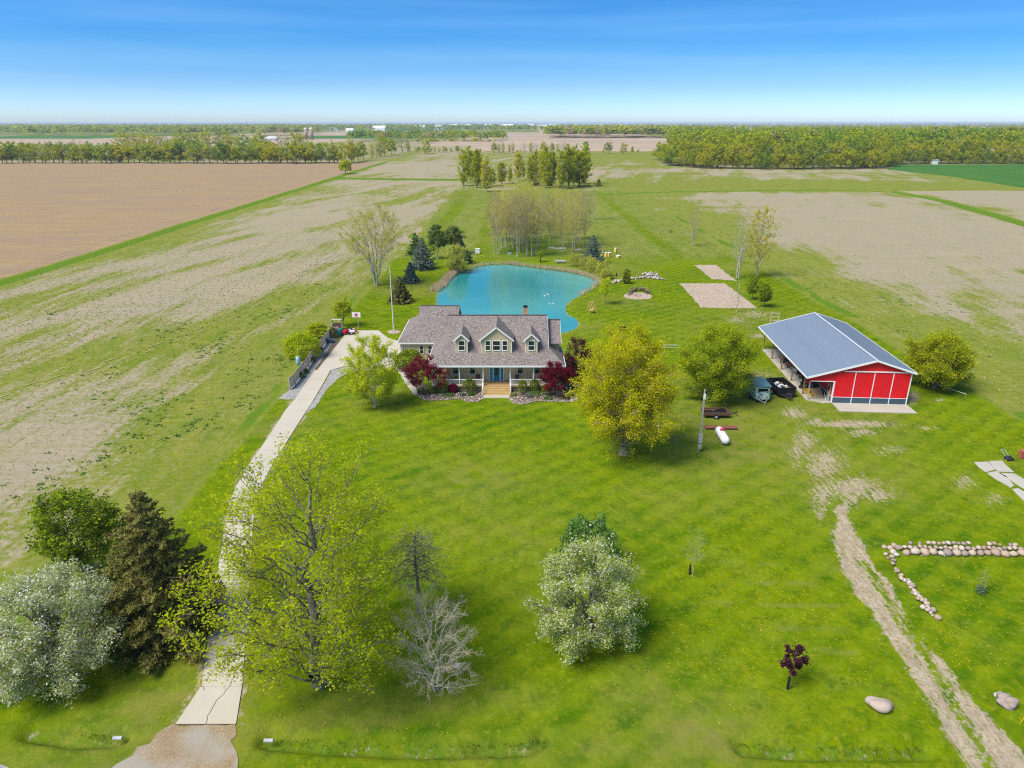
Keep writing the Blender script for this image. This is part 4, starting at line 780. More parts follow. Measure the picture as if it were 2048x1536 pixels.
def sparse(px, py, ty, hw, lab, sd_, mats=('bud',), per=2, size=.16, bark='light', keep=1.0, name='bare_tree', k=1.5, base=.12, n=(24, 5, 4), stems=1, fork=.3, group=None, r0=None, sig=.12, lobe=.25, low=-.7, frac=.5):
    h = topz(px, py, ty); r = w2m(px, py, hw, h * .5); S = grow(sd_, h, r, base, r0 or .014 * h, *n, wob=.05, thin=.75, k=k, low=low, twig=.5 if r < 2.5 else .36, lobe=lobe, stems=stems, fork=fork)
    return broadleaf(name, lab, 'tree', at(px, py), S, [LF[m] for m in mats], BK[bark], per, size, sig, frac if len(mats) > 1 else None, group=group, keep=keep)
sparse(753, 571, 412, 58, 'tall spreading tree with thin tan buds left of the pond', 120, ('bud', 'ygreen'), 5, .13, 'light', k=.9, n=(52, 8, 6), stems=5, fork=.5, r0=.30, base=.22, low=-.35)
sparse(1475, 556, 412, 24, 'almost leafless grey tree behind the vegetable plots', 121, ('budred',), 1, .12, 'light', k=1.6, n=(30, 6, 5), stems=3, fork=.35, keep=.5)
sparse(1512, 554, 403, 29, 'tall yellow-green budding tree behind the vegetable plots', 122, ('bud',), 4, .18, 'light', k=1.3, n=(34, 6, 5))
sparse(1385, 492, 402, 15, 'thin leafless tree at the edge of the bare right field', 123, ('budred',), 1, .12, 'tan', n=(22, 5, 4), stems=3, fork=.4)
sparse(1473, 625, 545, 14, 'slim leafless sapling at the front edge of the larger plot', 124, ('bud',), 1, .10, 'light', n=(12, 4, 3), keep=.3)
sparse(1210, 609, 555, 13, 'young tree with fresh leaves beside the wooden swing', 125, ('ygreen',), 5, .15, 'bark', n=(18, 4, 4), k=.9, name='young_tree', base=.3)
sparse(1080, 524, 502, 6, 'tiny green tree on the lawn behind the pond', 126, ('green',), 6, .16, 'bark', n=(10, 4, 3), name='young_tree', base=.35)
sparse(1385, 1152, 1058, 26, 'thin sapling with a black trunk guard on the front lawn', 127, ('applegreen',), 1, .06, 'light', n=(14, 4, 4), name='sapling', base=.3, keep=.5, r0=.035)
sparse(1577, 1378, 1297, 22, 'small purple-leaved sapling with a black trunk guard at lower right', 128, ('purple',), 9, .10, 'bark', n=(10, 4, 4), name='sapling', base=.42, r0=.04, sig=.08)
sparse(1961, 1182, 1135, 10, 'slim young evergreen with a bushy foot below the stone wall', 129, ('bloomgreen', 'applegreen'), 4, .06, 'twig', n=(10, 4, 3), name='sapling', base=.05, r0=.02, sig=.05, low=-.95)
bush('small_shrub', 'low blue-green juniper skirt round the slim young evergreen', 'bush', at(1961, 1186), 130, .42, .38, .45, 800, .07, [LF['blue'], LF['weed']], .4, .25)
for (px, py, h_, lab) in ((1379, 1149, .95, 'black trunk guard round the thin lawn sapling'), (1575, 1378, 1.05, 'black trunk guard round the purple sapling')):
    tag(MB().tube(at(px, py), at(px, py) + Vector((0, 0, h_)), .085, .075, 10).build('trunk_guard', M['black']), lab, 'trunk guard')
bush('barberry_bush', 'small dark maroon bush on the lawn beyond the yellow tree', 'bush', at(1246, 668), 131, .85, .8, 1.1, 1300, .14, [LF['purple'], LF['maroon']], .3, .2)
# ---- poplar grove behind the pond: each stem group is a tree
rs_ = np.random.RandomState(4); grp = 'slender poplars in the grove behind the pond'
PV = []
for i in range(7):
    Sg = grow(140 + i, 19 + 2 * (i % 3), 2.8 + .6 * (i % 3), .22, .16, 26, 5, 4, k=2.0, low=-.8, twig=.55, lobe=.25, wob=.03, thin=.6, stems=1 + i % 3, fork=.45, lead=.96)
    PV.append((barkmesh('trunk', Sg, BK['light'], .035), leafmesh('crown', Sg, [LF['bud'] if i % 3 else LF['budred']], 4, .17, .3)))
spots = [(987 + k_ * 7.6 + rs_.uniform(-2, 2), 505 + rs_.uniform(-12, 9)) for k_ in range(13)] + [(992 + k_ * 9 + rs_.uniform(-3, 3), 486 + rs_.uniform(-6, 6)) for k_ in range(8)] + [(985, 470), (1000, 478), (1018, 468), (1045, 480), (1072, 474), (1060, 462), (1087, 478)] + [(1099, 498), (1111, 497), (1126, 505), (1128, 482), (1143, 508), (1150, 496), (1146, 478), (1160, 480), (1110, 470), (1135, 462), (1120, 490), (1138, 494), (1155, 486), (1168, 492)] + [(992, 452), (1012, 448), (1035, 455), (1058, 446), (1085, 452), (1112, 448), (1140, 450)]
pl = ['pale grey slender poplar in the dense left half of the grove', 'tan slender poplar in the dense left half of the grove', 'dark-stemmed poplar in the open right half of the grove']
ORD = ['leftmost', 'second', 'third', 'fourth', 'fifth', 'sixth', 'seventh', 'eighth', 'ninth', 'tenth', 'eleventh', 'twelfth', 'thirteenth', 'fourteenth', 'fifteenth']
def plab(i):
    a, n, w = (i, 13, 'front row of the left grove half') if i < 13 else (i - 13, 8, 'second row of the left grove half') if i < 21 else (i - 21, 7, 'back of the left grove half') if i < 28 else (i - 28, 15, 'open right grove half') if i < 43 else (i - 43, 7, 'rearmost row of the grove')
    return (ORD[a] + (' from the left' if a else '') if a < n - 1 else 'last on the right') + ' slender poplar in the ' + w
for i, (px, py) in enumerate(spots):
    b_, l_ = PV[i % 7]; p = at(px, py); t = thing('poplar_tree', plab(i), 'tree', p, rs_.rand() * 6, grp); s_ = (topz(px, py, 378 + rs_.uniform(-10, 16)) / 20.5); t.scale = (s_, s_, s_); obj('trunk', b_, t); obj('crown', l_, t)
for (px, py) in ((1187, 440),):
    p = at(px, py); t = thing('poplar_tree', 'lone tan budding tree standing right of the poplar grove', 'tree', p); t.scale = (.72,) * 3; obj('trunk', PV[2][0], t); obj('crown', PV[2][1], t)
# ---- taller leafy poplars further back
LV = []
for i in range(6):
    Sg = grow(160 + i, 24, 3.6, .05, .3, 34, 5, 4, k=1.7, low=-.85, twig=.5, lobe=.35, lead=.96); LV.append((barkmesh('trunk', Sg, BK['light'] if i == 2 else BK['bark'], .05), leafmesh('crown', Sg, [LF['ygreen'], LF['olive']] if i != 2 else [LF['bud'], LF['ygreen']], 7, .40, .4, .35)))
for i, (px, py, ty, v, lab) in enumerate(((928, 372, 298, 0, 'leftmost leafy poplar of the far left clump'), (940, 365, 290, 1, 'tall leafy poplar second in the far left clump'), (953, 376, 292, 3, 'tall leafy poplar in the front of the far left clump'), (957, 362, 300, 4, 'leafy poplar at the back of the far left clump'), (972, 384, 312, 2, 'pale loose poplar right of the far left clump'), (984, 372, 335, 5, 'short dense tree right of the pale loose poplar'), (1036, 362, 300, 2, 'thin pale poplar midway between the two tall clumps'), (1046, 358, 318, 2, 'second thin pale poplar between the two clumps'), (1020, 366, 330, 4, 'small green tree between the two tall clumps'), (1084, 372, 298, 2, 'loose poplar leftmost in the far right clump'), (1092, 376, 291, 0, 'leafy poplar second in the far right clump'), (1004, 368, 322, 5, 'low leafy tree between the clumps, left of the thin pale ones'), (1060, 372, 312, 4, 'leafy poplar just left of the far right clump'), (1070, 366, 300, 0, 'tall leafy poplar touching the far right clump on its left'), (1106, 374, 296, 3, 'leafy poplar third in the far right clump'), (1122, 378, 300, 4, 'dense poplar in the front of the far right clump'), (1136, 376, 286, 1, 'tallest leafy poplar of the far right clump'), (1146, 372, 290, 0, 'leafy poplar right of the tallest one'), (1158, 374, 300, 5, 'leafy poplar near the right end of the far right clump'), (1170, 368, 284, 3, 'rightmost leafy poplar of the far right clump'))):
    p = at(px, py); t = thing('poplar_tree', lab, 'tree', p, i * 1.3, 'tall leafy poplars beyond the grove'); s_ = topz(px, py, ty) / 24; t.scale = (s_ * (1 if v != 5 else 1.5), s_ * (1 if v != 5 else 1.5), s_); obj('trunk', LV[v][0], t); obj('crown', LV[v][1], t)
for (px, py, ty, hw, lab, sd_) in ((1072, 370, 358, 5, 'small dark juniper between the far poplar clumps', 171), (1197, 372, 358, 5, 'small dark juniper right of the far poplar clumps', 172), (1098, 372, 360, 5, 'little dark juniper under the far right clump', 173)): con(px, py, ty, hw, 'pine', lab, sd_, 'juniper_tree', levels=10, per=7, dens=6, size=.7)
bush('leafy_bush', 'round green bush at the far corner of the tilled field', 'bush', at(691, 348), 174, 4.6, 4.4, 5.6, 3200, .6, [LF['ygreen'], LF['olive']], .4, .2, zc=.8)
# ------------------------------------------------------------------ middle-distance and far woodland
FV = {}
for i in range(6): FV['g%d' % i] = far_mesh(200 + i, 15, (5.2, 6.2, 4.4, 5.6, 6.8, 4.8)[i], 1900, .68, .04 + .04 * (i % 3), .32, ('far', 'far', 'far_dark', 'far', 'far_dark', 'far')[i])
for i in range(3): FV['b%d' % i] = far_mesh(210 + i, 16, (6.5, 5.2, 6.0)[i], 600, .42, .12, .3, 'far_brown')
FV['n0'] = far_mesh(220, 16, 3.2, 900, .62, .05, .25, 'far', True); FV['n1'] = far_mesh(221, 16, 3.6, 900, .62, .1, .3, 'far_dark', True)
def fartree(v, p, h, rz, lab, group, name='tree', sc=1.0):
    t = thing(name, lab, 'tree', p, rz, group); s_ = h / 15.5; t.scale = (s_ * sc, s_ * sc, s_); obj('trunk', FV[v][1], t); obj('crown', FV[v][0], t); return t
R2 = np.random.RandomState(8)
kinds = {'g0': 'round yellow-green tree', 'g1': 'broad yellow-green tree', 'g2': 'dark green tree', 'g3': 'round yellow-green tree', 'g4': 'dark green tree', 'g5': 'slim yellow-green tree', 'b0': 'bare greyish tree', 'b1': 'bare greyish tree', 'b2': 'bare greyish tree', 'n0': 'slim yellow-green tree', 'n1': 'slim dark green tree'}
PLC = ('at its left end', 'towards its left end', 'left of its middle', 'at its middle', 'right of its middle', 'towards its right end', 'at its right end')
def sized(h, a, b): return 'tall ' if h > a + (b - a) * .7 else 'low ' if h < a + (b - a) * .3 else ''
def row(n, x0, x1, yf, h0, h1, vs, where, group, name='tree', wide=1.0):
    for i in range(n):
        px = x0 + (x1 - x0) * (i + R2.uniform(-.35, .35)) / max(1, n - 1); py = yf(px) + R2.uniform(-.9, .5); v = vs[R2.randint(len(vs))]; p = at(px, py); hh = R2.uniform(h0, h1); f = (i + .5) / n
        fartree(v, p, hh, R2.rand() * 6, sized(hh, h0, h1) + kinds[v] + ' ' + where + ', ' + PLC[min(6, int(f * 7))], group, sc=R2.uniform(.85, 1.2) * wide)
row(60, 2, 690, lambda x: 326.5, 11, 19, ['g0', 'g1', 'g2', 'g3', 'g4', 'g5', 'n0', 'n1', 'g5', 'b1'], 'in the hedgerow beyond the tilled field', 'trees in the hedgerow beyond the tilled field', wide=1.25)
row(12, 700, 812, lambda x: 326 - (x - 700) * .19, 14, 24, ['g0', 'g5', 'n0', 'b0', 'g3', 'n0'], 'in the hedgerow right of the tilled field', 'trees in the hedgerow right of the tilled field')
row(34, 0, 560, lambda x: 308 + 5 * math.sin(x * .05), 9, 18, ['g0', 'g1', 'g2', 'b0', 'b1', 'g3', 'g4', 'b2'], 'in the scattered trees behind the hedgerow', 'scattered trees behind the hedgerow', wide=1.3)
row(24, 250, 600, lambda x: 299 + 3 * math.sin(x * .04), 18, 27, ['g0', 'g1', 'b0', 'b2', 'g3', 'g4', 'b1'], 'in the farmyard trees by the silos', 'farmyard trees left of the silos', wide=1.3)
row(10, 820, 905, lambda x: 305, 5, 9, ['g5', 'g0', 'n0'], 'along the far ditch beyond the fields', 'trees along the far ditch')
for px, py, ty, v, lab, sc in ((853, 308, 281, 'g0', 'round green tree standing alone left along the far ditch', 1.1), (915, 305, 291, 'g2', 'small dark tree left of centre on the far ditch', 1.1), (1090, 306, 284, 'b0', 'bare tree behind the right poplar clump', 1.), (1171, 307, 282, 'g2', 'dark round tree behind the tallest poplars', 1.), (1216, 307, 283, 'g2', 'dark round tree right of the poplar clump on the far ditch', 1.2), (1247, 308, 286, 'g3', 'yellow-green tree in the middle of the right ditch row', 1.), (1264, 307, 292, 'g5', 'slim tree second from the right on the ditch row', .8), (1276, 306, 298, 'g1', 'smallest tree at the right end of the ditch row', .8), (1207, 307, 296, 'n0', 'slim tree left of the dark round one on the ditch', 1.)):
    fartree(v, at(px, py), topz(px, py, ty), px, lab, 'single trees along the far ditch', sc=sc)
row(14, 985, 1125, lambda x: 306, 7, 15, ['n0', 'g5', 'b1', 'n0', 'b0'], 'in the thin row behind the poplars', 'thin row of trees behind the poplars')
# front edge of the right-hand wood: every tree that can be told apart
wl = [at(*p) for p in ((1315, 319), (1332, 331), (1372, 335), (1420, 338), (1520, 339), (1600, 339), (1700, 338), (1768, 337), (1788, 329.5), (1850, 328.6), (1950, 328.2), (2048, 328), (2140, 327.6))]
seglen = [(b - a).length for a, b in zip(wl[:-1], wl[1:])]; tot = sum(seglen); nW = 62
for rowi, (off, hh) in enumerate(((3, (11, 17)), (15, (17, 23)))):
    for i in range(nW):
        s_ = tot * (i + R2.uniform(-.3, .3)) / nW; s_ = max(0, min(tot - .1, s_)); k = 0
        while s_ > seglen[k]: s_ -= seglen[k]; k += 1
        d = (wl[k + 1] - wl[k]).normalized(); p = wl[k] + d * s_ + Vector((-d.y, d.x, 0)) * (off + R2.uniform(-3, 4)); v = ['g0', 'g1', 'g2', 'g3', 'g5', 'g4', 'g0', 'g3'][R2.randint(8)]
        h_ = R2.uniform(*hh)
        fartree(v, p, h_, R2.rand() * 6, sized(h_, *hh) + kinds[v] + (' at the front edge of the right-hand wood, ', ' in the second row of the right-hand wood, ')[rowi] + PLC[min(6, int((i + .5) / nW * 7))], 'trees of the right-hand wood')
def template(seed, n, size, Hh, R, base=.2):
    rs = np.random.RandomState(seed); d = rs.normal(size=(n, 3)); d /= np.linalg.norm(d, axis=1)[:, None]; d[:, 2] = np.where(d[:, 2] < -.5, -d[:, 2], d[:, 2]); f = lobes((d[:, 0], d[:, 1], d[:, 2]), seed, .3) * (.7 + .3 * rs.rand(n))
    P = d * [[R, R, Hh * (1 - base) / 2]] * f[:, None]; P[:, 2] += Hh * (1 + base) / 2; return leaves(rs, P, size, flat=.5, tri=False)[0]
TP = [template(300 + i, 120, 1.5, 20, 5.2 + .5 * (i % 3), .3) for i in range(6)]; TPF = [template(320 + i, 46, 4.2, 17, 7.5) for i in range(4)]
def mass(name, label, pts, hs, tps, mats, seed, mixf):
    rs = np.random.RandomState(seed); V = []; mi = []
    for p, h in zip(pts, hs):
        t = tps[rs.randint(len(tps))]; a = rs.rand() * 6.28; c_, s_ = math.cos(a), math.sin(a); k = h / 20 if tps is TP else h / 17; v = np.stack([t[:, 0] * c_ - t[:, 1] * s_, t[:, 0] * s_ + t[:, 1] * c_, t[:, 2]], 1) * [k * 1.1, k * 1.1, k] + [p[0], p[1], 0]
        V.append(v); mi.append(np.full(len(t) // 4, int(rs.choice(len(mats), p=mixf))))
    V = np.concatenate(V); me = mesh_np(name, V, [np.arange(len(V)).reshape(-1, 4)], np.concatenate(mi))
    for m in mats: me.materials.append(m)
    tag(obj(name, me), label, kind='stuff')
WM = [LF['far'], LF['far_dark'], LF['far_brown'], leafm('orange_new_leaves', [(.1, (.17, .12, .01)), (.5, (.27, .19, .015)), (.9, (.36, .27, .03))], .3)]
q = R2.rand(9000, 2) * [1500, 950] + [50, 560]; inside = sdist(q[:, 0], q[:, 1], WOOD); wln = pdist(q[:, 0], q[:, 1], wl)
sel = (inside > 4) & (wln > 21); q = q[sel]; keep = R2.rand(len(q)) < np.clip(1.15 - (q[:, 1] - 560) / 1400, .3, 1) * .72; q = q[keep][:2300]
mass('woodland', 'dense yellow-green spring wood filling the right side', q, R2.uniform(20, 29, len(q)), TP, WM, 5, [.58, .30, .06, .06])
def band(name, label, x0, x1, ya, yb, n, h, seed, mf=(.34, .46, .18, .02)):
    """far wood between two picture rows, laid out on the ground"""
    rs = np.random.RandomState(seed); P = []
    for i in range(n):
        py = ya + (yb - ya) * rs.rand(); px = x0 + (x1 - x0) * rs.rand(); P.append(at(px, py))
    mass(name, label, P, rs.uniform(h * .75, h * 1.2, n), TPF, WM, seed, list(mf))
band('far_woodland', 'distant wood behind the tan field at the upper left', -60, 640, 256, 271.5, 1500, 21, 1)
band('far_woodland', 'bluish wood along the horizon at the left', -120, 1000, 250, 257, 900, 22, 2)
band('far_woodland', 'bluish wood in the middle of the horizon', 600, 1400, 253, 264, 800, 20, 3)
band('far_woodland', 'distant straight-edged wood right of centre', 1096, 1368, 271, 276.5, 520, 23, 4, (.3, .6, .08, .02))
band('far_woodland', 'thin pale wood line right along the horizon', -200, 2250, 247.6, 251.5, 900, 20, 6)
band('far_woodland', 'distant wood behind the big right-hand wood', 1400, 2200, 252, 262, 500, 20, 7)
band('far_woodland', 'loose far tree rows between the pale fields left of centre', 700, 1010, 277, 284, 150, 17, 8)
band('far_woodland', 'low scrub between the far pale fields', 830, 1000, 285.5, 287, 40, 8, 9)
def edgebrush(name, label, line, n, h, wid, seed):
    rs = np.random.RandomState(seed); P = []
    for i in range(n):
        s_ = rs.rand() * (len(line) - 1); k = int(s_); q = line[k].lerp(line[k + 1], s_ - k); P.append((q.x + rs.normal(0, wid * .3), q.y + rs.uniform(0, wid)))
    mass(name, label, P, rs.uniform(h * .6, h * 1.3, n), TP, WM, seed, [.4, .38, .18, .04])
edgebrush('undergrowth', 'low brush along the foot of the right-hand wood', wl, 260, 7, 10, 40)
edgebrush('undergrowth', 'low brush between the hedgerow trees beyond the tilled field', [at(0, 326.6), at(230, 326.6), at(460, 326.6), at(690, 326.6)], 260, 6, 5, 41)
edgebrush('undergrowth', 'low brush among the scattered trees behind the hedgerow', [at(-10, 312), at(140, 308), at(300, 304), at(560, 302), at(620, 306)], 260, 9, 60, 42)
# crop-coloured farm buildings far away
far_w = plain('far_white_paint', (.75, .76, .78), .7, .05); far_r = plain('far_grey_roof', (.22, .22, .24), .8, .1)
def farmhouse(px, py, w, d, h, lab, name='farm_building', roofm=None):
    p = at(px, py); t = thing(name, lab, 'building', p, R2.uniform(-.3, .3)); MB().box(-w/2, w/2, -d/2, d/2, 0, h).build('wall', far_w, t)
    r = MB(); r.quad((-w/2-.4, -d/2-.4, h), (w/2+.4, -d/2-.4, h), (w/2+.4, 0, h + d * .3), (-w/2-.4, 0, h + d * .3)); r.quad((w/2+.4, d/2+.4, h), (-w/2-.4, d/2+.4, h), (-w/2-.4, 0, h + d * .3), (w/2+.4, 0, h + d * .3)); r.quad((-w/2, -d/2, h), (-w/2, d/2, h), (-w/2, 0, h + d * .3 - .05)); r.quad((w/2, d/2, h), (w/2, -d/2, h), (w/2, 0, h + d * .3 - .05)); r.build('roof', roofm or far_w, t)
farmhouse(488, 283, 16, 10, 7, 'white barn among the farmyard trees left of the silos'); farmhouse(540, 282, 26, 12, 5, 'long white shed left of the silos')
farmhouse(668, 262, 40, 22, 9, 'white farm buildings far off right of the silos'); farmhouse(700, 264, 30, 18, 8, 'small pale farm building right of the white ones')
for i, (px, py) in enumerate(((905, 256), (935, 255), (978, 254), (1015, 256), (1062, 254), (1085, 256), (1105, 255), (760, 262), (840, 258), (880, 259))): farmhouse(px, py, R2.uniform(40, 80), 30, R2.uniform(10, 16), ['tiny white building on the horizon left of the centre', 'tiny white building second on the horizon', 'tiny white building on the horizon above the left poplars', 'tiny white building on the horizon right of the left poplars', 'tiny white building on the horizon above the right poplars', 'wide tiny white shed on the central horizon', 'rightmost tiny white shed on the central horizon', 'tiny pale house far off right of the silos', 'tiny pale house beyond the far row left of centre', 'tiny pale shed beyond the far row'][i])
for (px, w_) in ((613, 3.6), (624, 4.0)):
    p = at(px, 279); t = thing('silo', ('left one' if px < 618 else 'right one') + ' of the two concrete silos in the distance', 'silo', p, 0, 'two concrete silos'); hh = topz(px, 279, 258)
    mb = MB(); mb.tube((0, 0, 0), (0, 0, hh), w_, w_, 16); mb.build('shaft', plain('silo_concrete_%d' % px, (.36, .27, .23), .9, .2, .3), t, True); MB().lathe([(w_ + .1, 0), (w_ * .8, w_ * .45), (w_ * .3, w_ * .75)], (0, 0, hh), 16).build('cap', far_w, t, True)
tag(MB().box(-2.2, 2.2, -2, 2, 0, 3.6).box(-2.6, 2.6, -2.4, 2.4, 3.6, 3.9).build('hunting_blind', far_w, loc=at(1868, 328.5)), 'little pale hunting hut at the edge of the right-hand wood', 'hut')
# ------------------------------------------------------------------ the house
house = thing('house', 'cream farmhouse with brown shingled roof, three dormers and a full-width porch', 'house')
SH, WH, SD = M['shingle'], M['white'], M['siding']
mM = .62; Y0, Z0 = 89.1, 4.0; YR = 97.1; ZR = Z0 + mM * (YR - Y0); XL, XR = -9.35, 5.1
def rp_(poly, t=.14, name='roof', mat=None): return MB().slab(poly, t).build(name, mat or SH, house)
rp_([(-11.6, 89.1, 4), (7.27, 89.1, 4), (XR, 91.85, 5.7), (XR, YR, ZR), (XL, YR, ZR), (XL, 91.85, 5.7)])
rp_([(XL, YR + .0, ZR), (XR, YR, ZR), (XR, 102.9, ZR - mM * 5.8), (XL, 102.9, ZR - mM * 5.8)])
rp_([(-11.7, 99.7, 4), (-11.602, 89.1, 4), (XL - .002, 91.85, 5.7), (XL - .002, 96.6, 5.7)]); rp_([(-11.7, 99.7, 4), (XL, 96.6, 5.7), (XL, 99.7, 4)])
rp_([(7.272, 89.1, 4), (7.27, 97.5, 4), (XR + .002, 97.5, 5.7), (XR + .002, 91.85, 5.7)])
# right wing roof
rp_([(XR + .004, 93.6, 5.75), (6.95, 93.6, 5.75), (6.95, 97.6, 8.15), (XR + .004, 97.6, 8.15)]); rp_([(XR + .004, 97.6, 8.15), (6.95, 97.6, 8.15), (6.95, 102.2, 5.4), (XR + .004, 102.2, 5.4)])
# garage roof
GX0, GX1 = -17.7, -8.46
rp_([(GX0, 102.2, 3.2), (GX1, 102.2, 3.2), (GX1, 108.9, 7.35), (-14.9, 108.9, 7.35), (-14.9, 105.6, 5.3)])
rp_([(GX1, 115.6, 3.2), (GX0, 115.6, 3.2), (-14.9, 112.2, 5.3), (-14.9, 108.9, 7.35), (GX1, 108.9, 7.35)])
rp_([(GX0 - .002, 115.6, 3.2), (GX0 - .002, 102.2, 3.2), (-14.902, 105.6, 5.3), (-14.902, 112.2, 5.3)])
cap = MB()
for a, b in (((XL, YR, ZR + .03), (XR, YR, ZR + .03)), ((-14.9, 108.9, 7.38), (GX1, 108.9, 7.38)), ((XR, 97.6, 8.18), (6.95, 97.6, 8.18))): cap.bar(a, b, .26, .06)
cap.build('ridge_cap', plain('ridge_cap_shingle', (.10, .085, .08), .9, .2), house)
# walls
w = MB(); w.box(-9.1, 4.9, 91.65, 102.6, .3, 5.35)
for x in (-9.12, 4.92): w.quad((x, 91.65, 5.35), (x, 97.1, 8.72), (x, 102.6, 5.35))
w.box(4.9, 6.75, 94.2, 101.8, .3, 5.3).quad((6.76, 94.2, 5.3), (6.76, 97.6, 7.9), (6.76, 101.8, 5.3))
w.box(-17.3, -8.8, 102.6, 115.2, .05, 3.12).quad((-8.75, 102.6, 3.1), (-8.75, 108.9, 7.1), (-8.75, 115.2, 3.1)).quad((-14.92, 105.7, 5.2), (-14.92, 108.9, 7.2), (-14.92, 112.1, 5.2)).box(-11.0, -9.1, 96.2, 102.6, .3, 3.3)
w.build('wall', SD, house)
MB().box(-9.15, 4.95, 91.6, 102.65, 0, .3).box(-11.1, -4.2, 89.66, 89.8, 0, .74).box(-.1, 6.8, 89.66, 89.8, 0, .74).box(6.7, 6.8, 89.8, 97, 0, .74).build('foundation', M['concrete_grey'], house)
tr = MB()
tr.box(-11.65, 7.32, 89.02, 89.1, 3.78, 3.99).box(-11.72, -11.62, 89.0, 99.8, 3.78, 3.985).box(7.28, 7.36, 89.0, 97.5, 3.78, 3.985)
tr.box(GX0 - .04, GX1, 102.1, 102.18, 2.98, 3.18).box(GX0 - .1, GX0 - .02, 102.1, 115.7, 2.98, 3.17)
tr.bar((XR + .03, 91.85, 5.60), (XR + .03, YR, ZR - .12), .04, .12)
tr.bar((6.98, 93.6, 5.65), (6.98, 97.6, 8.05), .04, .12)
tr.box(-9.18, -9.05, 91.6, 91.68, .9, 4.9).box(4.84, 4.97, 91.6, 91.68, .9, 4.9).box(-17.36, -17.2, 102.54, 102.66, .05, 3.0)
tr.box(-17.05, -16.96, 102.48, 102.58, .05, 3.0)
tr.build('trim', WH, house)
MB().box(-11.5, 7.2, 89.15, 91.62, 3.70, 3.76).build('porch_ceiling', WH, house)
def window(par, xc, Y, z0, z1, wd, t=.09, mull=False):
    f = MB(); x0, x1 = xc - wd / 2, xc + wd / 2; zm = (z0 + z1) / 2
    f.box(x0 - t, x0, Y - .07, Y + .02, z0 - t, z1 + t).box(x1, x1 + t, Y - .07, Y + .02, z0 - t, z1 + t).box(x0, x1, Y - .07, Y + .02, z1, z1 + t).box(x0 - .03, x1 + .03, Y - .10, Y + .02, z0 - t, z0).box(x0, x1, Y - .05, Y + .02, zm - .035, zm + .035)
    fo = f.build('window', WH, par)
    for a, b in ((z0, zm - .035), (zm + .035, z1)): MB().box(x0, x1, Y - .015, Y + .03, a, b).build('pane', M['glass'], fo)
for xc in (-7.95, -5.55, 1.15, 3.55): window(house, xc, 91.62, 1.95, 3.35, .72)
for xc in (-14.05, -12.75): window(house, xc, 102.57, 1.30, 2.55, .52, .07)
# dormers
def dormer(x0, x1, ze, zr, wins):
    xc = (x0 + x1) / 2; Yf = 91.0; oh = .24; ye = lambda z: Y0 + (z - Z0) / mM
    d = MB(); d.box(x0, x1, Yf, ye(ze) + .1, 4.95, ze); d.quad((x0, Yf, ze), (x1, Yf, ze), (xc, Yf, zr - .08)); dm = d.build('dormer', SD, house)
    r = MB(); dz = (zr - ze) / ((x1 - x0) / 2) * oh
    for sx in (-1, 1):
        xe = x0 - oh if sx < 0 else x1 + oh; P = [(xe, Yf - .25, ze - dz), (xc, Yf - .25, zr), (xc, ye(zr) + .1, zr), (xe, ye(ze - dz) + .15, ze - dz)]; r.slab(P if sx > 0 else P[::-1], .09)
    r.build('dormer_roof', SH, dm); tt = MB()
    for sx in (-1, 1):
        xe = x0 - oh - .02 if sx < 0 else x1 + oh + .02; tt.bar((xe, Yf - .28, ze - dz - .06), (xc, Yf - .28, zr - .04), .06, .19)
        tt.box(xe - .02 if sx < 0 else xe - .16, xe + .16 if sx < 0 else xe + .02, Yf - .3, Yf - .02, ze - dz - .16, ze - dz - .02)
    tt.box(x0 - .01, x0 + .07, Yf - .015, Yf + .02, 5.2, ze - .05).box(x1 - .07, x1 + .01, Yf - .015, Yf + .02, 5.2, ze - .05); tt.build('trim', WH, dm)
    for c_, w_ in wins: window(house, c_, Yf, 5.62, 6.92, w_, .085)
dormer(-7.75, -6.13, 7.25, 7.98, [(-6.94, .80)]); dormer(1.85, 3.49, 7.25, 7.98, [(2.67, .80)]); dormer(-4.27, -.01, 7.25, 8.92, [(-3.32, .60), (-2.14, .95), (-.98, .60)])
# chimney
ch = MB().box(1.65, 2.25, 98.1, 98.7, 7.5, 9.85).build('chimney', M['brick'], house); MB().box(1.6, 2.3, 98.05, 98.75, 9.85, 9.95).box(1.72, 2.18, 98.17, 98.63, 9.95, 10.05).build('flue', M['black'], ch)
# porch
MB().box(-11.15, 6.85, 89.5, 91.62, .78, .90).box(-11.15, -9.15, 91.62, 96.0, .78, .895).box(4.97, 6.85, 91.62, 94.2, .78, .895).build('porch_floor', M['wood'], house)
PXs = (-10.95, -7.25, -3.98, -.26, 2.94, 6.6)
for x in PXs: MB().box(x - .07, x + .07, 89.56, 89.70, .9, 3.72).box(x - .1, x + .1, 89.53, 89.73, .9, 1.0).box(x - .1, x + .1, 89.53, 89.73, 3.6, 3.74).build('porch_post', WH, house)
MB().box(6.53, 6.67, 91.6, 91.74, .9, 3.72).build('porch_post', WH, house)
def railing(x0, x1, y=89.63, axis=0):
    L = x1 - x0; f = MB()
    def bx(a, b, c, d, z0, z1): (f.box(a, b, c, d, z0, z1) if axis == 0 else f.box(c, d, a, b, z0, z1))
    bx(x0, x1, y - .045, y + .045, 1.76, 1.85); bx(x0, x1, y - .035, y + .035, 1.0, 1.07); r = f.build('railing', WH, house); f = MB(); n = int(L / .145)
    for k in range(1, n): xx = x0 + L * k / n; bx(xx - .02, xx + .02, y - .02, y + .02, 1.07, 1.76)
    tag(f.build('baluster', WH, r), kind='stuff')
for a, b in ((-10.88, -7.32), (-7.18, -4.05), (-.19, 2.87), (3.01, 6.53)): railing(a, b)
railing(89.7, 91.6, 6.6, 1); railing(89.7, 95.8, -10.95, 1)
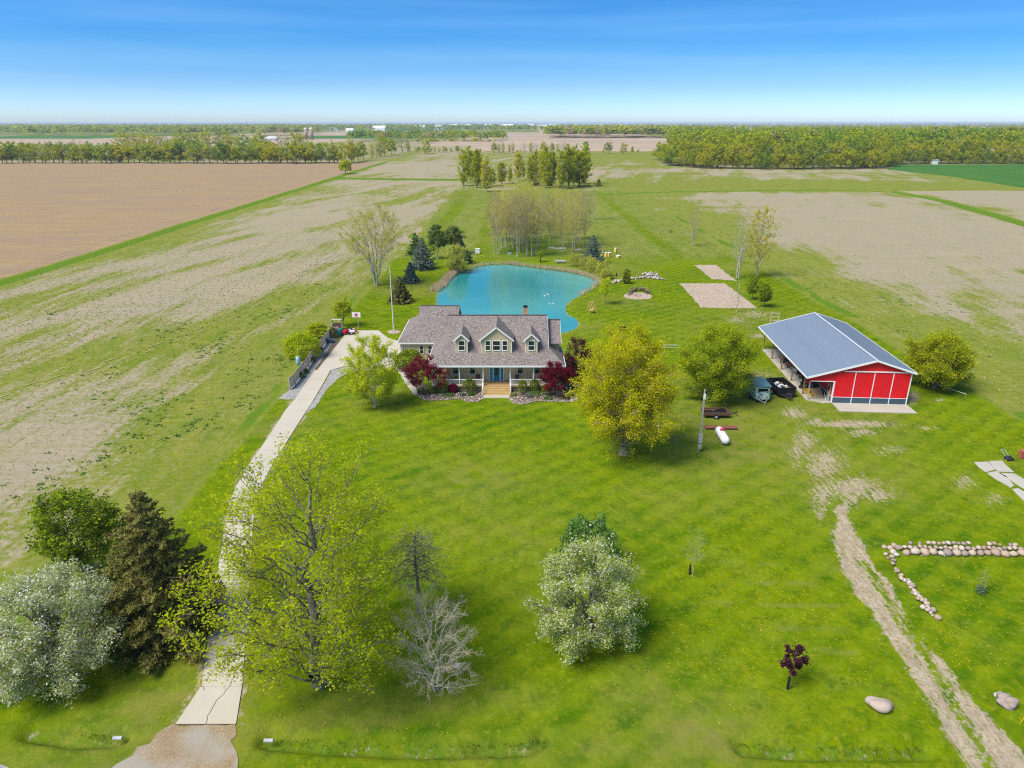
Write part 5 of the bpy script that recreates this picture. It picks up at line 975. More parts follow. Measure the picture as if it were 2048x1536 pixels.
for k in range(5): MB().box(-4.05, -.2, 89.5 - .27 * (k + 1), 89.5 - .27 * k + .02, .9 - .165 * (k + 1) - .04, .9 - .165 * (k + 1)).box(-4.0, -.25, 89.5 - .27 * k - .02, 89.5 - .27 * k, .9 - .165 * (k + 1), .9 - .165 * k - .045).build('step', M['wood'], house)
for x in (-4.08, -.17): MB().bar((x, 89.55, .75), (x, 88.15, 0), .05, .3).box(x - .05, x + .05, 88.1, 88.2, 0, .95).bar((x, 89.6, 1.80), (x, 88.15, .92), .06, .06).build('stair_rail', WH, house)
soft_patch('front_path', [(-4.2, 88.15), (-.1, 88.15), (-.15, 87.2), (-4.1, 87.2)], M['slabc'], .05, 'small concrete landing below the porch steps', .03, 9)
dr = MB().box(-3.18, -1.14, 91.56, 91.68, .9, 3.2).build('door_frame', WH, house)
door = MB().box(-2.58, -1.74, 91.53, 91.60, .92, 3.05).build('door', M['turq'], house); MB().box(-2.44, -1.88, 91.515, 91.545, 1.75, 2.92).build('glass', M['glass'], door); MB().box(-1.86, -1.80, 91.49, 91.55, 1.85, 1.97).build('handle', M['grey'], door)
for x in (-3.08, -1.60): MB().box(x, x + .36, 91.535, 91.60, .95, 3.05).build('sidelight', M['turq'], house)
def chair(px, X, lab, rz, m):
    t = thing('porch_chair', lab, 'chair', (X, 90.75, .9), rz); MB().box(-.26, .26, -.25, .25, .40, .46).build('seat', m, t); b = MB(); b.quad((-.26, .25, .46), (.26, .25, .46), (.26, .42, 1.12), (-.26, .42, 1.12)).quad((-.26, .28, .46), (-.26, .45, 1.12), (.26, .45, 1.12), (.26, .28, .46)); b.build('backrest', m, t)
    for sx in (-.27, .27):
        l = MB(); l.bar((sx, -.3, 0), (sx, .22, .62), .04).bar((sx, .3, 0), (sx, -.22, .62), .04).bar((sx, -.26, .62), (sx, .32, .66), .05); l.build('leg', M['dark'], t)
chair(0, -4.75, 'dark-framed maroon chair on the porch left of the steps', .1, M['maroonseat']); chair(0, .65, 'dark patterned chair on the porch right of the steps', -.2, M['dark'])
# edging stones and rocks in the beds
def pebbles(name, label, pts, r0, r1, mat, seed=3, parent=None, kind='stuff', zz=.06):
    rs = np.random.RandomState(seed); V = []; F = []; o_ = 0
    base = np.array([(0,0,1),(.9,0,.2),(.28,.86,.1),(-.73,.53,.3),(-.73,-.53,.1),(.28,-.86,.3),(0,0,-.6)]); tf = np.array([(0,1,2),(0,2,3),(0,3,4),(0,4,5),(0,5,1),(6,2,1),(6,3,2),(6,4,3),(6,5,4),(6,1,5)])
    for p in pts:
        r = rs.uniform(r0, r1); a = rs.rand() * 6.28; c_, s_ = math.cos(a), math.sin(a); b = base * [r * rs.uniform(.9, 1.5), r, r * .75] * rs.uniform(.85, 1.15, (7, 3)); V.append(np.stack([b[:, 0] * c_ - b[:, 1] * s_, b[:, 0] * s_ + b[:, 1] * c_, b[:, 2]], 1) + [p[0], p[1], (p[2] if len(p) > 2 else 0) + zz]); F.append(tf + o_); o_ += 7
    me = mesh_np(name, np.concatenate(V), [np.concatenate(F)], smooth=False); me.materials.append(mat); o = obj(name, me, parent); return tag(o, label, kind=kind)
pale = MT('pale_pebbles', .9); pale.color(pale.ramp(pale.island(), [(0, (.24, .19, .15)), (.5, (.42, .36, .30)), (1, (.58, .54, .48))])); PALE = pale.m
pts = []
for bed in (BED1[:11], BED2[:8]):
    for a, b in zip(bed[:-1], bed[1:]):
        n = max(1, int((Vector(b) - Vector(a)).length / .26))
        for k in range(n): p = Vector(a).lerp(Vector(b), (k + R2.rand() * .4) / n); pts.append((p.x, p.y, 0))
pebbles('edging_stones', 'pale stones edging the front flower beds', pts, .10, .17, PALE, 3)
pts = []
for bed in (BED1, BED2):
    xs = [p[0] for p in bed]; ys = [p[1] for p in bed]
    while len(pts) < (260 if bed is BED1 else 520):
        x, y = R2.uniform(min(xs), max(xs)), R2.uniform(min(ys), max(ys))
        if sdist(np.array([x]), np.array([y]), bed)[0] > .1: pts.append((x, y, 0))
pebbles('bed_rocks', 'scattered rocks inside the front flower beds', pts, .05, .16, PALE, 4)

# ------------------------------------------------------------------ the barn
barn = thing('barn', 'red steel pole barn with blue-grey roof and an open lean-to on its left', 'barn', BO, BA)
ru, rz_ = 4.8, 6.25; lu, lz = -3.75, 3.72; eu, ez = 10.05, 4.6; w0, w1 = -.42, 23.75
def roofside(a, b, sgn):
    (u0, z0), (u1, z1) = a, b; npn = 26; pw = (w1 - w0) / npn
    me = None
    for k in range(npn):
        y = w0 + pw * k
        if me is None:
            m_ = MB(); P = [(u0, 0, z0), (u1, 0, z1), (u1, pw - .004, z1), (u0, pw - .004, z0)]; m_.slab(P if sgn > 0 else P[::-1], .05)
            for j in range(3): yy = .02 + pw * j / 3; m_.bar((u0, yy, z0 + .012), (u1, yy, z1 + .012), .035, .03)
            o = m_.build('roof_panel', M['roof_steel'], barn, loc=(0, y, 0)); me = o.data
        else: obj('roof_panel', me, barn, (0, y, 0))
roofside((lu, lz), (ru, rz_), 1); roofside((ru, rz_), (eu, ez), 1)
t_ = MB(); t_.bar((ru - .1, w0 - .02, rz_ + .06), (ru - .1, w1 + .02, rz_ + .06), .3, .05); t_.build('ridge_cap', plain('pale_ridge_trim', (.5, .54, .6), .4), barn)
t_ = MB()
for y in (w0 - .04, w1 + .04): t_.bar((lu, y, lz - .07), (ru, y, rz_ - .07), .07, .24).bar((ru, y + .002, rz_ - .07), (eu, y, ez - .07), .07, .24)
t_.bar((lu - .03, w0, lz - .07), (lu - .03, w1, lz - .07), .06, .2).bar((eu + .03, w0, ez - .07), (eu + .03, w1, ez - .07), .06, .2)
t_.box(-.09, .09, -.07, .07, .1, 3.1).box(9.53, 9.68, -.06, .05, .1, 4.5).box(-3.0, -.09, -.06, .03, 3.02, 3.14).box(-.09, .02, .07, 23.3, .1, 4.6) if False else t_.box(-.09, .09, -.07, .07, .1, 3.14).box(9.53, 9.68, -.06, .05, .1, 4.5).box(-3.05, -.09, -.06, .03, 3.02, 3.14)
t_.box(-.035, .0, .1, 23.3, .88, .94)
t_.build('trim', WH, barn)
fz = lambda u: rz_ - .3 - (rz_ - lz) / (ru - lu) * abs(u - ru) if u < ru else rz_ - .3 - (rz_ - ez) / (eu - ru) * (u - ru)
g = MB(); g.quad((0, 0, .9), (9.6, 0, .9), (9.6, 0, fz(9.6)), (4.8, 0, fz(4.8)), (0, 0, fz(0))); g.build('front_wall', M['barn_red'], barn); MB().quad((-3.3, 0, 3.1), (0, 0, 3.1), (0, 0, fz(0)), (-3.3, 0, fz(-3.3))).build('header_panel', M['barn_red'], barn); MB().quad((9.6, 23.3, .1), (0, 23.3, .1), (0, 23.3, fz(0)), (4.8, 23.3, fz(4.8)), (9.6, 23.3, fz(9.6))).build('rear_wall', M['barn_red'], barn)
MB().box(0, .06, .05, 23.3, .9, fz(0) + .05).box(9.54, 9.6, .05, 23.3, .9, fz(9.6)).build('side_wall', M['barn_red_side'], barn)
MB().box(-.02, .05, .05, 23.3, .1, .88).box(9.55, 9.62, .05, 23.3, .1, .9).build('wainscot', M['barn_blue_side'], barn)
ds = [.09, 2.52, 4.95, 7.35, 9.53]
for a, b in zip(ds[:-1], ds[1:]):
    d = MB().box(a + .02, b - .02, -.05, -.005, .94, 4.50).build('sliding_door', M['barn_red'], barn); MB().box(a + .02, b - .02, -.05, -.005, .12, .88).build('lower_panel', M['barn_blue'], d)
t_ = MB(); t_.box(.09, 9.53, -.075, -.04, .88, .945)
for x in ds[1:-1]: t_.box(x - .05, x + .05, -.085, -.04, .11, 4.5)
t_.box(.95, 9.45, -.16, -.04, 4.5, 4.64).build('door_track', WH, barn)
for x in (4.80, 5.10): MB().box(x - .02, x + .02, -.12, -.085, 1.05, 1.25).build('handle', M['black'], barn)
sdr = MB().box(-.08, -.025, .7, 1.6, .12, 2.3).build('side_door', plain('pale_green_door', (.50, .55, .42), .6, .08), barn); MB().box(-.09, -.075, .9, 1.4, 1.3, 2.1).build('pane', M['glass'], sdr)
for w_ in (.95, 2.95, 8.1, 13.0, 18.1, 23.1): MB().box(-2.83, -2.67, w_ - .08, w_ + .08, .1, lz + .1).box(-2.85, -2.65, w_ - .1, w_ + .1, .1, .35).build('post', M['post_wood'] if w_ > 1 else M['grey_wood'], barn)
MB().box(-2.8, -2.7, .05, 23.3, lz + .02, lz + .2).build('beam', M['post_wood'], barn)
def BL(u, w, z=.1): return B(u, w, z)
def wheel(par, p, r, wd, ax='x', name='wheel'):
    d = Vector((wd / 2, 0, 0)) if ax == 'x' else Vector((0, wd / 2, 0)); p = Vector(p); o = MB().tube(p - d, p + d, r, r, 16).build(name, M['rubber'], par); MB().tube(p - d * 1.08, p + d * 1.08, r * .5, r * .5, 12).build('rim', M['grey'], o); return o
# things under the lean-to
t = thing('tractor', 'small red tractor parked under the barn lean-to', 'tractor', BL(-1.0, 6.2), BA)
MB().box(-.28, .28, -1.1, .35, .55, 1.05).box(-.2, .2, -1.15, -1.1, .6, 1.0).build('hood', M['red'], t); MB().box(-.45, .45, .35, 1.2, .5, .75).build('chassis', M['dark'], t); MB().box(-.22, .22, .7, 1.1, .8, .9).box(-.22, .22, 1.05, 1.15, .9, 1.3).build('seat', M['black'], t)
for x, y, r, wd in ((-.62, .8, .52, .3), (.62, .8, .52, .3), (-.45, -.85, .32, .2), (.45, -.85, .32, .2)): wheel(t, (x, y, r), r, wd)
MB().tube((0, .25, 1.0), (0, .45, 1.3), .02, .02, 6).lathe([(.17, 0), (.19, .02), (.17, .04)], (0, .45, 1.3), 12).build('steering_wheel', M['black'], t)
for i, (u, w_) in enumerate(((-2.15, 5.3), (-1.85, 5.75))):
    t = MB(); c = BL(u, w_, .1); t.lathe([(.20, .02), (.36, 0), (.42, .08), (.42, .2), (.36, .28), (.20, .26)], (0, 0, 0), 18); tag(t.build('loose_tyre', M['rubber'], None, True, loc=c), ('loose black tyre lying nearest the lean-to posts', 'second loose tyre lying beside the first')[i], 'tyre')
for i, (u, w_, rz, m_) in enumerate(((-1.9, 3.6, .5, 'yellow'), (-1.55, 2.6, .9, 'yellow'))):
    t = thing('plastic_tub', ('round yellow plastic tub under the lean-to', 'long yellow plastic tray nearest the plywood')[i], 'tub', BL(u, w_), BA + rz); mb = MB(); mb.lathe([(.42, 0), (.52, .42), (.56, .45), (.50, .45), (.42, .08)], (0, 0, 0), 16, M=Matrix.Diagonal((1.0 + .5 * i, .9, 1, 1))); mb.build('shell', M[m_], t)
t = thing('plywood_crate', 'tilted plywood sheet with cleats leaning under the lean-to', 'board', BL(-.95, 1.75), BA + .35)
MB().box(-.7, .7, -.04, .04, 0, 1.4, M=Matrix.Rotation(-.7, 4, 'X')).build('sheet', M['ply'], t)
for z in (.1, .7, 1.3): MB().box(-.7, .7, .04, .09, z - .04, z + .04, M=Matrix.Rotation(-.7, 4, 'X')).build('cleat', M['wood'], t)
t = thing('white_board', 'white plastic frame leaning low against the barn side wall', 'frame', BL(-.45, 1.5), BA); MB().bar((0, -.7, .1), (.25, .7, .6), .05).bar((.05, -.7, .05), (.3, .7, .35), .05).bar((0, -.7, .1), (.05, -.7, .05), .05).build('frame', WH, t)
for i, (u, w_, sx, sy, sz, mt, lab) in enumerate(((-.7, 9.0, .5, .7, .9, 'dark', 'dark machine deep under the lean-to, nearest the tractor'), (-.9, 11.6, .5, .6, .8, 'grey', 'grey machine under the middle of the lean-to'), (-1.0, 14.2, .6, .5, .9, 'rust', 'rusty brown machine under the far half of the lean-to'), (-1.3, 16.3, .5, .5, .7, 'dark', 'dark equipment under the far end of the lean-to'))):
    t = thing('farm_machine', lab, 'machine', BL(u, w_), BA + i * .4); MB().box(-sx, sx, -sy, sy, .25, .25 + sz * .5).box(-sx * .5, sx * .5, -sy * .6, sy * .3, .25 + sz * .5, sz).build('body', M[mt], t); MB().bar((-sx, sy, .5), (-sx * .6, sy + .5, sz + .3), .05).bar((sx, sy, .5), (sx * .6, sy + .5, sz + .3), .05).bar((-sx * .6, sy + .5, sz + .3), (sx * .6, sy + .5, sz + .3), .05).build('handlebar', M['dark'], t)
    for x, y in ((-sx, -sy * .8), (sx, -sy * .8), (-sx, sy * .8), (sx, sy * .8)): wheel(t, (x, y, .25), .25, .14)

# ------------------------------------------------------------------ trailers, tank, pole
def camo():
    m = MT('camouflage_panel', .8); v = m.voro(5, m.co(), 'Color'); s_ = m.n.new('ShaderNodeSeparateColor'); m.L(v, s_.inputs[0]); m.color(m.ramp(s_.outputs[0], [(0, (.05, .09, .08)), (.25, (.10, .30, .22)), (.5, (.32, .45, .40)), (.72, (.62, .66, .60)), (1, (.38, .24, .18))])); return m.m
CAMO = camo()
p = G(1521, 803); t = thing('hunting_blind_trailer', 'camouflage hunting blind on a trailer with a ribbed blue-green roof', 'trailer', (p.x, p.y + 1.2, 0), .05)
b = MB(); b.box(-1.0, 1.0, 1.5, 1.56, .45, 2.15).box(-1.0, -.94, -1.3, 1.5, .45, 2.15).box(.94, 1.0, -1.3, 1.5, .45, 2.15).box(-.94, .94, -1.3, -1.24, 1.85, 2.15).box(-.94, .94, -1.3, -1.24, .45, 1.45).box(-.94, -.6, -1.3, -1.24, 1.45, 1.85).box(.75, .94, -1.3, -1.24, 1.45, 1.85); b.quad((-1.0, -1.3, 1.35), (1.0, -1.3, 1.35), (.85, -1.75, .5), (-.85, -1.75, .5)); b.quad((-1.0, -1.3, 1.35), (-.85, -1.75, .5), (-1, -1.3, .45)).quad((1.0, -1.3, 1.35), (1, -1.3, .45), (.85, -1.75, .5)); b.build('body', CAMO, t)
MB().box(-.94, .94, -1.2, 1.5, .45, .55).build('floor', M['dark'], t)
rf = MB(); rf.slab([(-1.12, -1.45, 2.22), (1.12, -1.45, 2.22), (1.12, 1.75, 2.5), (-1.12, 1.75, 2.5)], .05)
for k in range(9): x = -1.08 + .27 * k; rf.bar((x, -1.45, 2.235), (x, 1.75, 2.515), .05, .04)
rf.build('roof', plain('blue_green_steel_roof', (.14, .26, .29), .45, .12, spec=.5), t)
MB().bar((-.8, -1.3, .42), (0, -2.6, .42), .08).bar((.8, -1.3, .42), (0, -2.6, .42), .08).bar((0, -2.5, .42), (0, -2.5, 0), .06).build('tongue', M['grey'], t)
for x in (-1.1, 1.1): wheel(t, (x, .2, .32), .32, .2)
p = G(1568, 796); t = thing('dump_trailer', 'black dump trailer full of bagged junk next to the barn', 'trailer', (p.x + .1, p.y + 1.9, 0), .08)
b = MB(); L_, Wd = 2.0, 1.22
for a in ((-Wd, -Wd + .07, -L_, L_), (Wd - .07, Wd, -L_, L_), (-Wd + .07, Wd - .07, -L_, -L_ + .07), (-Wd + .07, Wd - .07, L_ - .07, L_)): b.box(*a, .65, 1.5)
b.box(-Wd - .04, Wd + .04, -L_ - .05, -L_ + .1, 1.44, 1.53).box(-Wd - .04, Wd + .04, L_ - .1, L_ + .05, 1.44, 1.53).box(-Wd - .05, -Wd + .1, -L_ + .1, L_ - .1, 1.44, 1.53).box(Wd - .1, Wd + .05, -L_ + .1, L_ - .1, 1.44, 1.53)
for y in (-1.3, -.5, .3, 1.1): b.box(-Wd - .06, -Wd, y - .04, y + .04, .65, 1.44).box(Wd, Wd + .06, y - .04, y + .04, .65, 1.44)
b.build('box', M['black'], t); MB().box(-Wd + .07, Wd - .07, -L_ + .07, L_ - .07, .65, .72).build('floor', M['rustwood'], t); MB().box(-.9, .9, -2.1, 2.1, .48, .65).bar((-.7, -2.0, .52), (0, -3.3, .48), .11).bar((.7, -2.0, .52), (0, -3.3, .48), .11).bar((0, -3.0, .9), (0, -3.0, .0), .08).box(-.25, .25, -2.7, -2.3, .55, .9).build('chassis', M['dark'], t)
for x in (-1.32, 1.32):
    MB().box(x - .14, x + .14, -.85, .95, .72, .78).build('fender', M['black'], t)
    for y in (-.4, .5): wheel(t, (x, y, .36), .36, .22)
J = [plain('junk_%d' % i, c, .7, .1) for i, c in enumerate(((.75, .76, .78), (.55, .03, .03), (.05, .12, .4), (.35, .5, .6), (.16, .09, .06), (.03, .03, .05), (.6, .6, .55)))]
bx_, by_ = t.location.x, t.location.y; rj = random.Random(3); lab_ = ['white', 'red', 'dark blue', 'pale blue', 'brown', 'black', 'grey-white']
for i in range(34):
    k = rj.choice((0, 0, 0, 1, 2, 3, 4, 5, 6)); x, y = rj.uniform(-.9, .9), rj.uniform(-1.6, 1.1); s_ = rj.uniform(.14, .3); mb = MB(); mb.lathe([(.2 * s_, -.5 * s_), (s_, -.25 * s_), (s_ * 1.05, .2 * s_), (.45 * s_, .7 * s_)], (0, 0, 0), 7, M=Matrix.Rotation(rj.random() * 3, 4, 'Z') @ Matrix.Rotation(rj.uniform(-.5, .5), 4, 'X') @ Matrix.Diagonal((1.2, .8, .8, 1)))
    tag(mb.build('junk_bag', J[k], None, True, loc=(bx_ + x, by_ + y, .72 + s_ * .5 + .15 * (i % 3))), '%s bundle in the pile inside the black dump trailer' % lab_[k], 'bag', 'bundles of junk in the dump trailer')
a = G(1407, 836); b2 = G(1458, 838); c_ = (a + b2) / 2; t = thing('utility_trailer', 'rusty flat utility trailer with a black load below the green tree', 'trailer', (c_.x, c_.y + .75, 0), -.02)
b = MB(); b.box(-1.6, 1.6, -.8, .8, .52, .58); b.build('deck', M['rustwood'], t); b = MB()
for y in (-.82, .82): b.box(-1.62, 1.62, y - .03, y + .03, .45, .85)
for x in (-1.62, 1.62): b.box(x - .03, x + .03, -.79, .79, .45, .85)
b.build('side_rail', M['rustwood'], t); MB().bar((1.6, -.5, .48), (2.9, 0, .48), .08).bar((1.6, .5, .48), (2.9, 0, .48), .08).bar((2.7, 0, .8), (2.7, 0, 0), .05).build('tongue', M['dark'], t)
for y in (-.98, .98): wheel(t, (-.1, y, .33), .33, .2, 'y')
tag(MB().box(-1.4, -.3, -.5, .3, 0, .12).box(-.2, .6, -.6, .1, 0, .2).box(.3, 1.4, -.2, .6, 0, .14).bar((-.5, -.5, .2), (1.2, .6, .3), .05).build('scrap_load', M['black'], loc=t.location + Vector((0, 0, .58))), 'black scrap lying on the rusty flat trailer', 'scrap')
a, b2 = G(1413, 857), G(1472, 860); t = thing('steel_platform', 'flat rusty steel ramp lying between the flat trailer and the propane tank', 'ramp', ((a.x + b2.x) / 2, (a.y + b2.y) / 2 + .2, 0), -.03)
MB().box(-1.95, 1.95, -.4, .4, .18, .24).build('plate', M['rust'], t); MB().box(-1.9, 1.9, -.38, -.3, 0, .18).box(-1.9, 1.9, .3, .38, 0, .18).build('frame', M['dark'], t)
a, b2 = G(1439, 861, .65), G(1450.5, 880, .65); d = (b2 - a); t = thing('propane_tank', 'white propane tank with a red valve cover on the lawn', 'tank', ((a.x + b2.x) / 2, (a.y + b2.y) / 2, 0), math.atan2(d.y, d.x))
L_ = d.length / 2 + .05; Rm = Matrix.Translation((0, 0, .65)) @ Matrix.Rotation(math.pi / 2, 4, 'Y'); r = .49
MB().lathe([(.02, -L_ - .42), (r * .55, -L_ - .36), (r * .88, -L_ - .2), (r, -L_), (r, L_), (r * .88, L_ + .2), (r * .55, L_ + .36), (.02, L_ + .42)], (0, 0, 0), 24, M=Rm).build('tank_body', M['tankwhite'], t, True)
MB().lathe([(.24, 0), (.24, .12), (.2, .22), (.05, .28)], (-.35, 0, 1.12), 14).build('valve_cover', plain('pinkish_red_cover', (.65, .05, .10), .4), t, True)
for x in (-.9, .9): MB().box(x - .08, x + .08, -.3, .3, 0, .24).build('foot', M['grey'], t)
p = G(1397, 903); hp = ZZ(p.y, 779); t = thing('utility_pole', 'tall grey utility pole with meter boxes on the lawn right of the yellow tree', 'pole', p); MB().tube((0, 0, 0), (.0, 0, hp), .12, .08, 10).build('shaft', plain('grey_pole_wood', (.36, .34, .31), .9, .2, 3), t)
MB().box(-.2, .22, -.32, -.14, 1.2, 2.3).build('meter_box', M['grey'], t); MB().box(-.16, .18, -.34, -.14, .5, 1.0).build('switch_box', M['grey'], t); MB().tube((.05, -.16, 2.3), (.03, -.13, hp - .6), .035, .035, 6).build('conduit', M['grey'], t); MB().box(-.12, .12, -.2, -.08, hp - 1.1, hp - .5).build('lamp_head', WH, t)
p = G(787.5, 663); hp = ZZ(p.y, 534); t = thing('flagpole', 'tall bare white flagpole left of the garage', 'flagpole', p); MB().tube((0, 0, .05), (-.0, 0, hp), .11, .06, 10).build('pole', plain('pale_metal_pole', (.62, .64, .64), .5), t); MB().tube((0, 0, 0), (0, 0, .12), .25, .25, 12).build('base', M['grey'], t)

# ------------------------------------------------------------------ fence and clutter by the drive
FP = [G(*q) for q in ((580, 780), (590.5, 770), (604, 752), (618, 734), (627, 720), (635, 709), (643.6, 699), (653.5, 686), (662, 676), (667, 665))]
fence = thing('wooden_fence', 'weathered slatted wooden fence along the upper driveway', 'fence')
for q in FP: MB().box(q.x - .07, q.x + .07, q.y - .07, q.y + .07, 0, 1.75).build('fence_post', M['grey_wood'], fence)
bme = None
for a, b in zip(FP[:-1], FP[1:]):
    d = b - a; L_ = d.length; ang = math.atan2(d.y, d.x)
    pn = MB().bar((.06, 0, .3), (L_ - .06, 0, .3), .04, .09).bar((.06, 0, 1.5), (L_ - .06, 0, 1.5), .04, .09).build('rail', M['grey_wood'], fence, loc=a); pn.rotation_euler = (0, 0, ang)
    for k in range(6):
        z = .14 + .26 * k; o = MB().box(.05, L_ - .05, .03, .055, z, z + .235).build('slat', M['grey_wood'], fence, loc=a); o.rotation_euler = (0, 0, ang)
a, b = G(668, 674), G(677, 672); pn = thing('fence_screen', 'short grey board screen at the head of the driveway', 'fence', a); d = b - a
for k in range(5): q = d * (k / 4); MB().box(q.x - .13, q.x + .13, q.y - .02, q.y + .02, 0, 1.7).build('board', M['grey_wood'], pn)
p = G(660, 686); tag(MB().box(-.55, .55, -.35, .35, 0, .6).box(-.6, .6, -.4, .4, .6, .7).build('deck_box', M['bluebox'], loc=p), 'slate blue storage box against the fence', 'storage box')
for i, (a, b) in enumerate(((677, 671), (681, 668))):
    t = thing('wheelie_bin', ('teal wheelie bin nearest the fence screen', 'teal wheelie bin farther back at the drive head')[i], 'bin', G(a, b + 1)); mb = MB(); mb.box(-.28, .28, -.32, .32, .06, 1.0); mb.build('body', M['teal'], t); MB().box(-.31, .31, -.36, .36, 1.0, 1.08).build('lid', M['teal'], t)
p = G(675, 660); t = thing('firewood_rack', 'dark wooden rack at the far end of the drive fence', 'rack', p); MB().box(-.9, -.8, -.3, .3, 0, 1.9).box(.8, .9, -.3, .3, 0, 1.9).box(-.9, .9, -.35, .35, 1.9, 1.98).build('frame', M['grey_wood'], t); MB().box(-.8, .8, -.25, .25, .1, 1.3).build('stack', M['rustwood'], t)
p = G(600, 731); t = thing('hose_bin', 'pale blue plastic barrel behind the near fence', 'barrel', p); MB().lathe([(.3, 0), (.34, .5), (.34, .9), (.28, 1.35)], (-.3, .25, 0), 12).build('shell', M['skyblue'], t, True)
p = G(694, 668); t = thing('riding_mower', 'red riding mower parked at the head of the drive', 'mower', p, -.4)
MB().box(-.3, .3, -.9, -.1, .3, .85).build('hood', M['red'], t); MB().box(-.42, .42, -.1, .8, .3, .5).box(-.42, -.2, .1, .8, .5, .62).box(.2, .42, .1, .8, .5, .62).build('body', M['red'], t); MB().box(-.2, .2, .3, .7, .62, .72).box(-.2, .2, .65, .75, .7, 1.1).build('seat', M['black'], t)
for x, y, r in ((-.42, .5, .27), (.42, .5, .27), (-.36, -.65, .2), (.36, -.65, .2)): wheel(t, (x, y, r), r, .18)
p = G(704, 668); t = thing('quad_bike', 'white and black quad bike beside the red mower', 'quad bike', p, .3)
MB().box(-.28, .28, -.8, .8, .45, .75).box(-.5, .5, -.95, -.5, .68, .76).box(-.5, .5, .45, .95, .68, .76).build('body', WH, t); MB().box(-.17, .17, -.1, .6, .76, .9).build('seat', M['black'], t); MB().bar((0, -.35, .75), (0, -.45, 1.15), .05).bar((-.38, -.42, 1.15), (.38, -.42, 1.15), .05).build('handlebar', M['black'], t)
for x, y in ((-.48, -.65), (.48, -.65), (-.48, .65), (.48, .65)): wheel(t, (x, y, .3), .3, .24)
p = G(711, 667); tag(MB().box(-.25, .25, -.5, .5, .2, .55).box(-.12, .12, -.3, .1, .55, .7).bar((-.2, .5, .5), (-.2, 1.0, 1.0), .04).bar((.2, .5, .5), (.2, 1.0, 1.0), .04).bar((-.2, 1, 1), (.2, 1, 1), .04).build('push_mower', M['red'], loc=p), 'small red push mower right of the quad bike', 'mower')
p = G(717, 656); t = thing('basketball_hoop', 'basketball hoop with pale backboard at the far end of the drive', 'basketball hoop', p); zb = ZZ(p.y, 628)
MB().bar((0, 0, 0), (0, 0, zb - .1), .10).bar((0, 0, zb - .3), (-.1, -.45, zb), .07).build('pole', M['grey'], t); MB().box(-.85, .65, -.55, -.50, zb - .45, zb + .45).build('backboard', WH, t); sq = MB(); sq.box(-.36, .16, -.565, -.555, zb - .2, zb + .24); sq.build('target_square', plain('hoop_red', (.6, .06, .08), .5), t)
rim = MB()
for k in range(12): a, b = [Vector((-.1 + .23 * math.cos(q), -.82 + .23 * math.sin(q), zb - .22)) for q in (k * math.pi / 6, (k + 1) * math.pi / 6)]; rim.bar(a, b, .03)
rim.build('rim', plain('rim_orange', (.6, .12, .03), .5), t)

# ------------------------------------------------------------------ back garden things
p = G(1183, 626); t = thing('a_frame_swing', 'orange-brown wooden A-frame garden swing by the pond', 'swing', p, .2)
for sy in (-.8, .8):
    MB().bar((-1.0, sy, 0), (0, sy * .6, 2.3), .09).bar((1.0, sy, 0), (0, sy * .6, 2.3), .09).bar((-.5, sy * .8, 1.1), (.5, sy * .8, 1.1), .06).build('leg_frame', M['pine'], t)
MB().bar((0, -.55, 2.32), (0, .55, 2.32), .1).build('top_beam', M['pine'], t); MB().box(-.28, .28, -.42, .42, .55, .62).build('seat', M['pine'], t); MB().box(.25, .32, -.42, .42, .62, 1.15).build('backrest', M['pine'], t); MB().bar((0, -.4, .6), (0, -.4, 2.3), .02).bar((0, .4, .6), (0, .4, 2.3), .02).build('rope', M['grey'], t)
p = G(1120, 526); t = thing('picnic_table', 'long pale grey picnic table beyond the pond', 'table', p)
for y in (-.28, 0, .28): MB().box(-1.4, 1.4, y - .13, y + .13, .72, .77).build('top_board', M['grey'], t)
for y in (-.75, .75): MB().box(-1.4, 1.4, y - .14, y + .14, .43, .48).build('bench', M['grey'], t)
for x in (-1, 1): MB().bar((x, -.8, 0), (x, .3, .72), .08).bar((x, .8, 0), (x, -.3, .72), .08).bar((x, -.75, .4), (x, .75, .4), .08).build('leg_frame', M['grey'], t)
for i, (a, b, s_, m_, lab) in enumerate(((955, 507, .62, 'white', 'white box hive alone on the grass left of the grove'), (1204, 513, .25, 'yellow_hive', 'small tan beehive touching the right spruce'), (1213, 514, .40, 'yellow_hive', 'left one of the paired yellow beehives'), (1218, 514, .45, 'yellow_hive', 'right one of the paired yellow beehives'), (1231, 505, .32, 'yellow_hive', 'yellow beehive farthest back on the meadow'), (1236, 516, .42, 'yellow_hive', 'wide low yellow hive box nearest the rock border'))):
    t = thing('beehive', lab, 'beehive', G(a, b), i * .2); wd = s_ * (1.5 if i == 5 else 1); h = 1.3 if i == 0 else (.6 if i == 5 else 1.2); MB().box(-wd, wd, -s_, s_, .1, h * .55).build('lower_box', M[m_], t); MB().box(-wd * .97, wd * .97, -s_ * .97, s_ * .97, h * .55, h).build('upper_box', M[m_], t); MB().box(-wd * 1.06, wd * 1.06, -s_ * 1.06, s_ * 1.06, h, h + .09).build('lid', WH, t)
for i, (a, b, sx) in enumerate(((1120, 498, 1.8), (1102, 497, .8), (1156, 501, .9), (1019, 508, .5))): tag(MB().box(-sx, sx, -.4, .4, .05, .3).bar((-sx, -.4, .35), (sx, .4, .45), .12).build('board_pile', J[3] if i == 3 else J[6], loc=G(a, b)), ('pale boards lying between the right grove trunks', 'small pale board left of the longer board pile', 'pale board at the foot of the rightmost grove trunks', 'pale blue tub among the left grove trunks')[i], 'boards' if i < 3 else 'tub')
dk_ = MT('brown_rocks', .9); dk_.color(dk_.ramp(dk_.island(), [(0, (.09, .05, .035)), (.5, (.20, .13, .095)), (1, (.42, .35, .28))])); DARKST = dk_.m
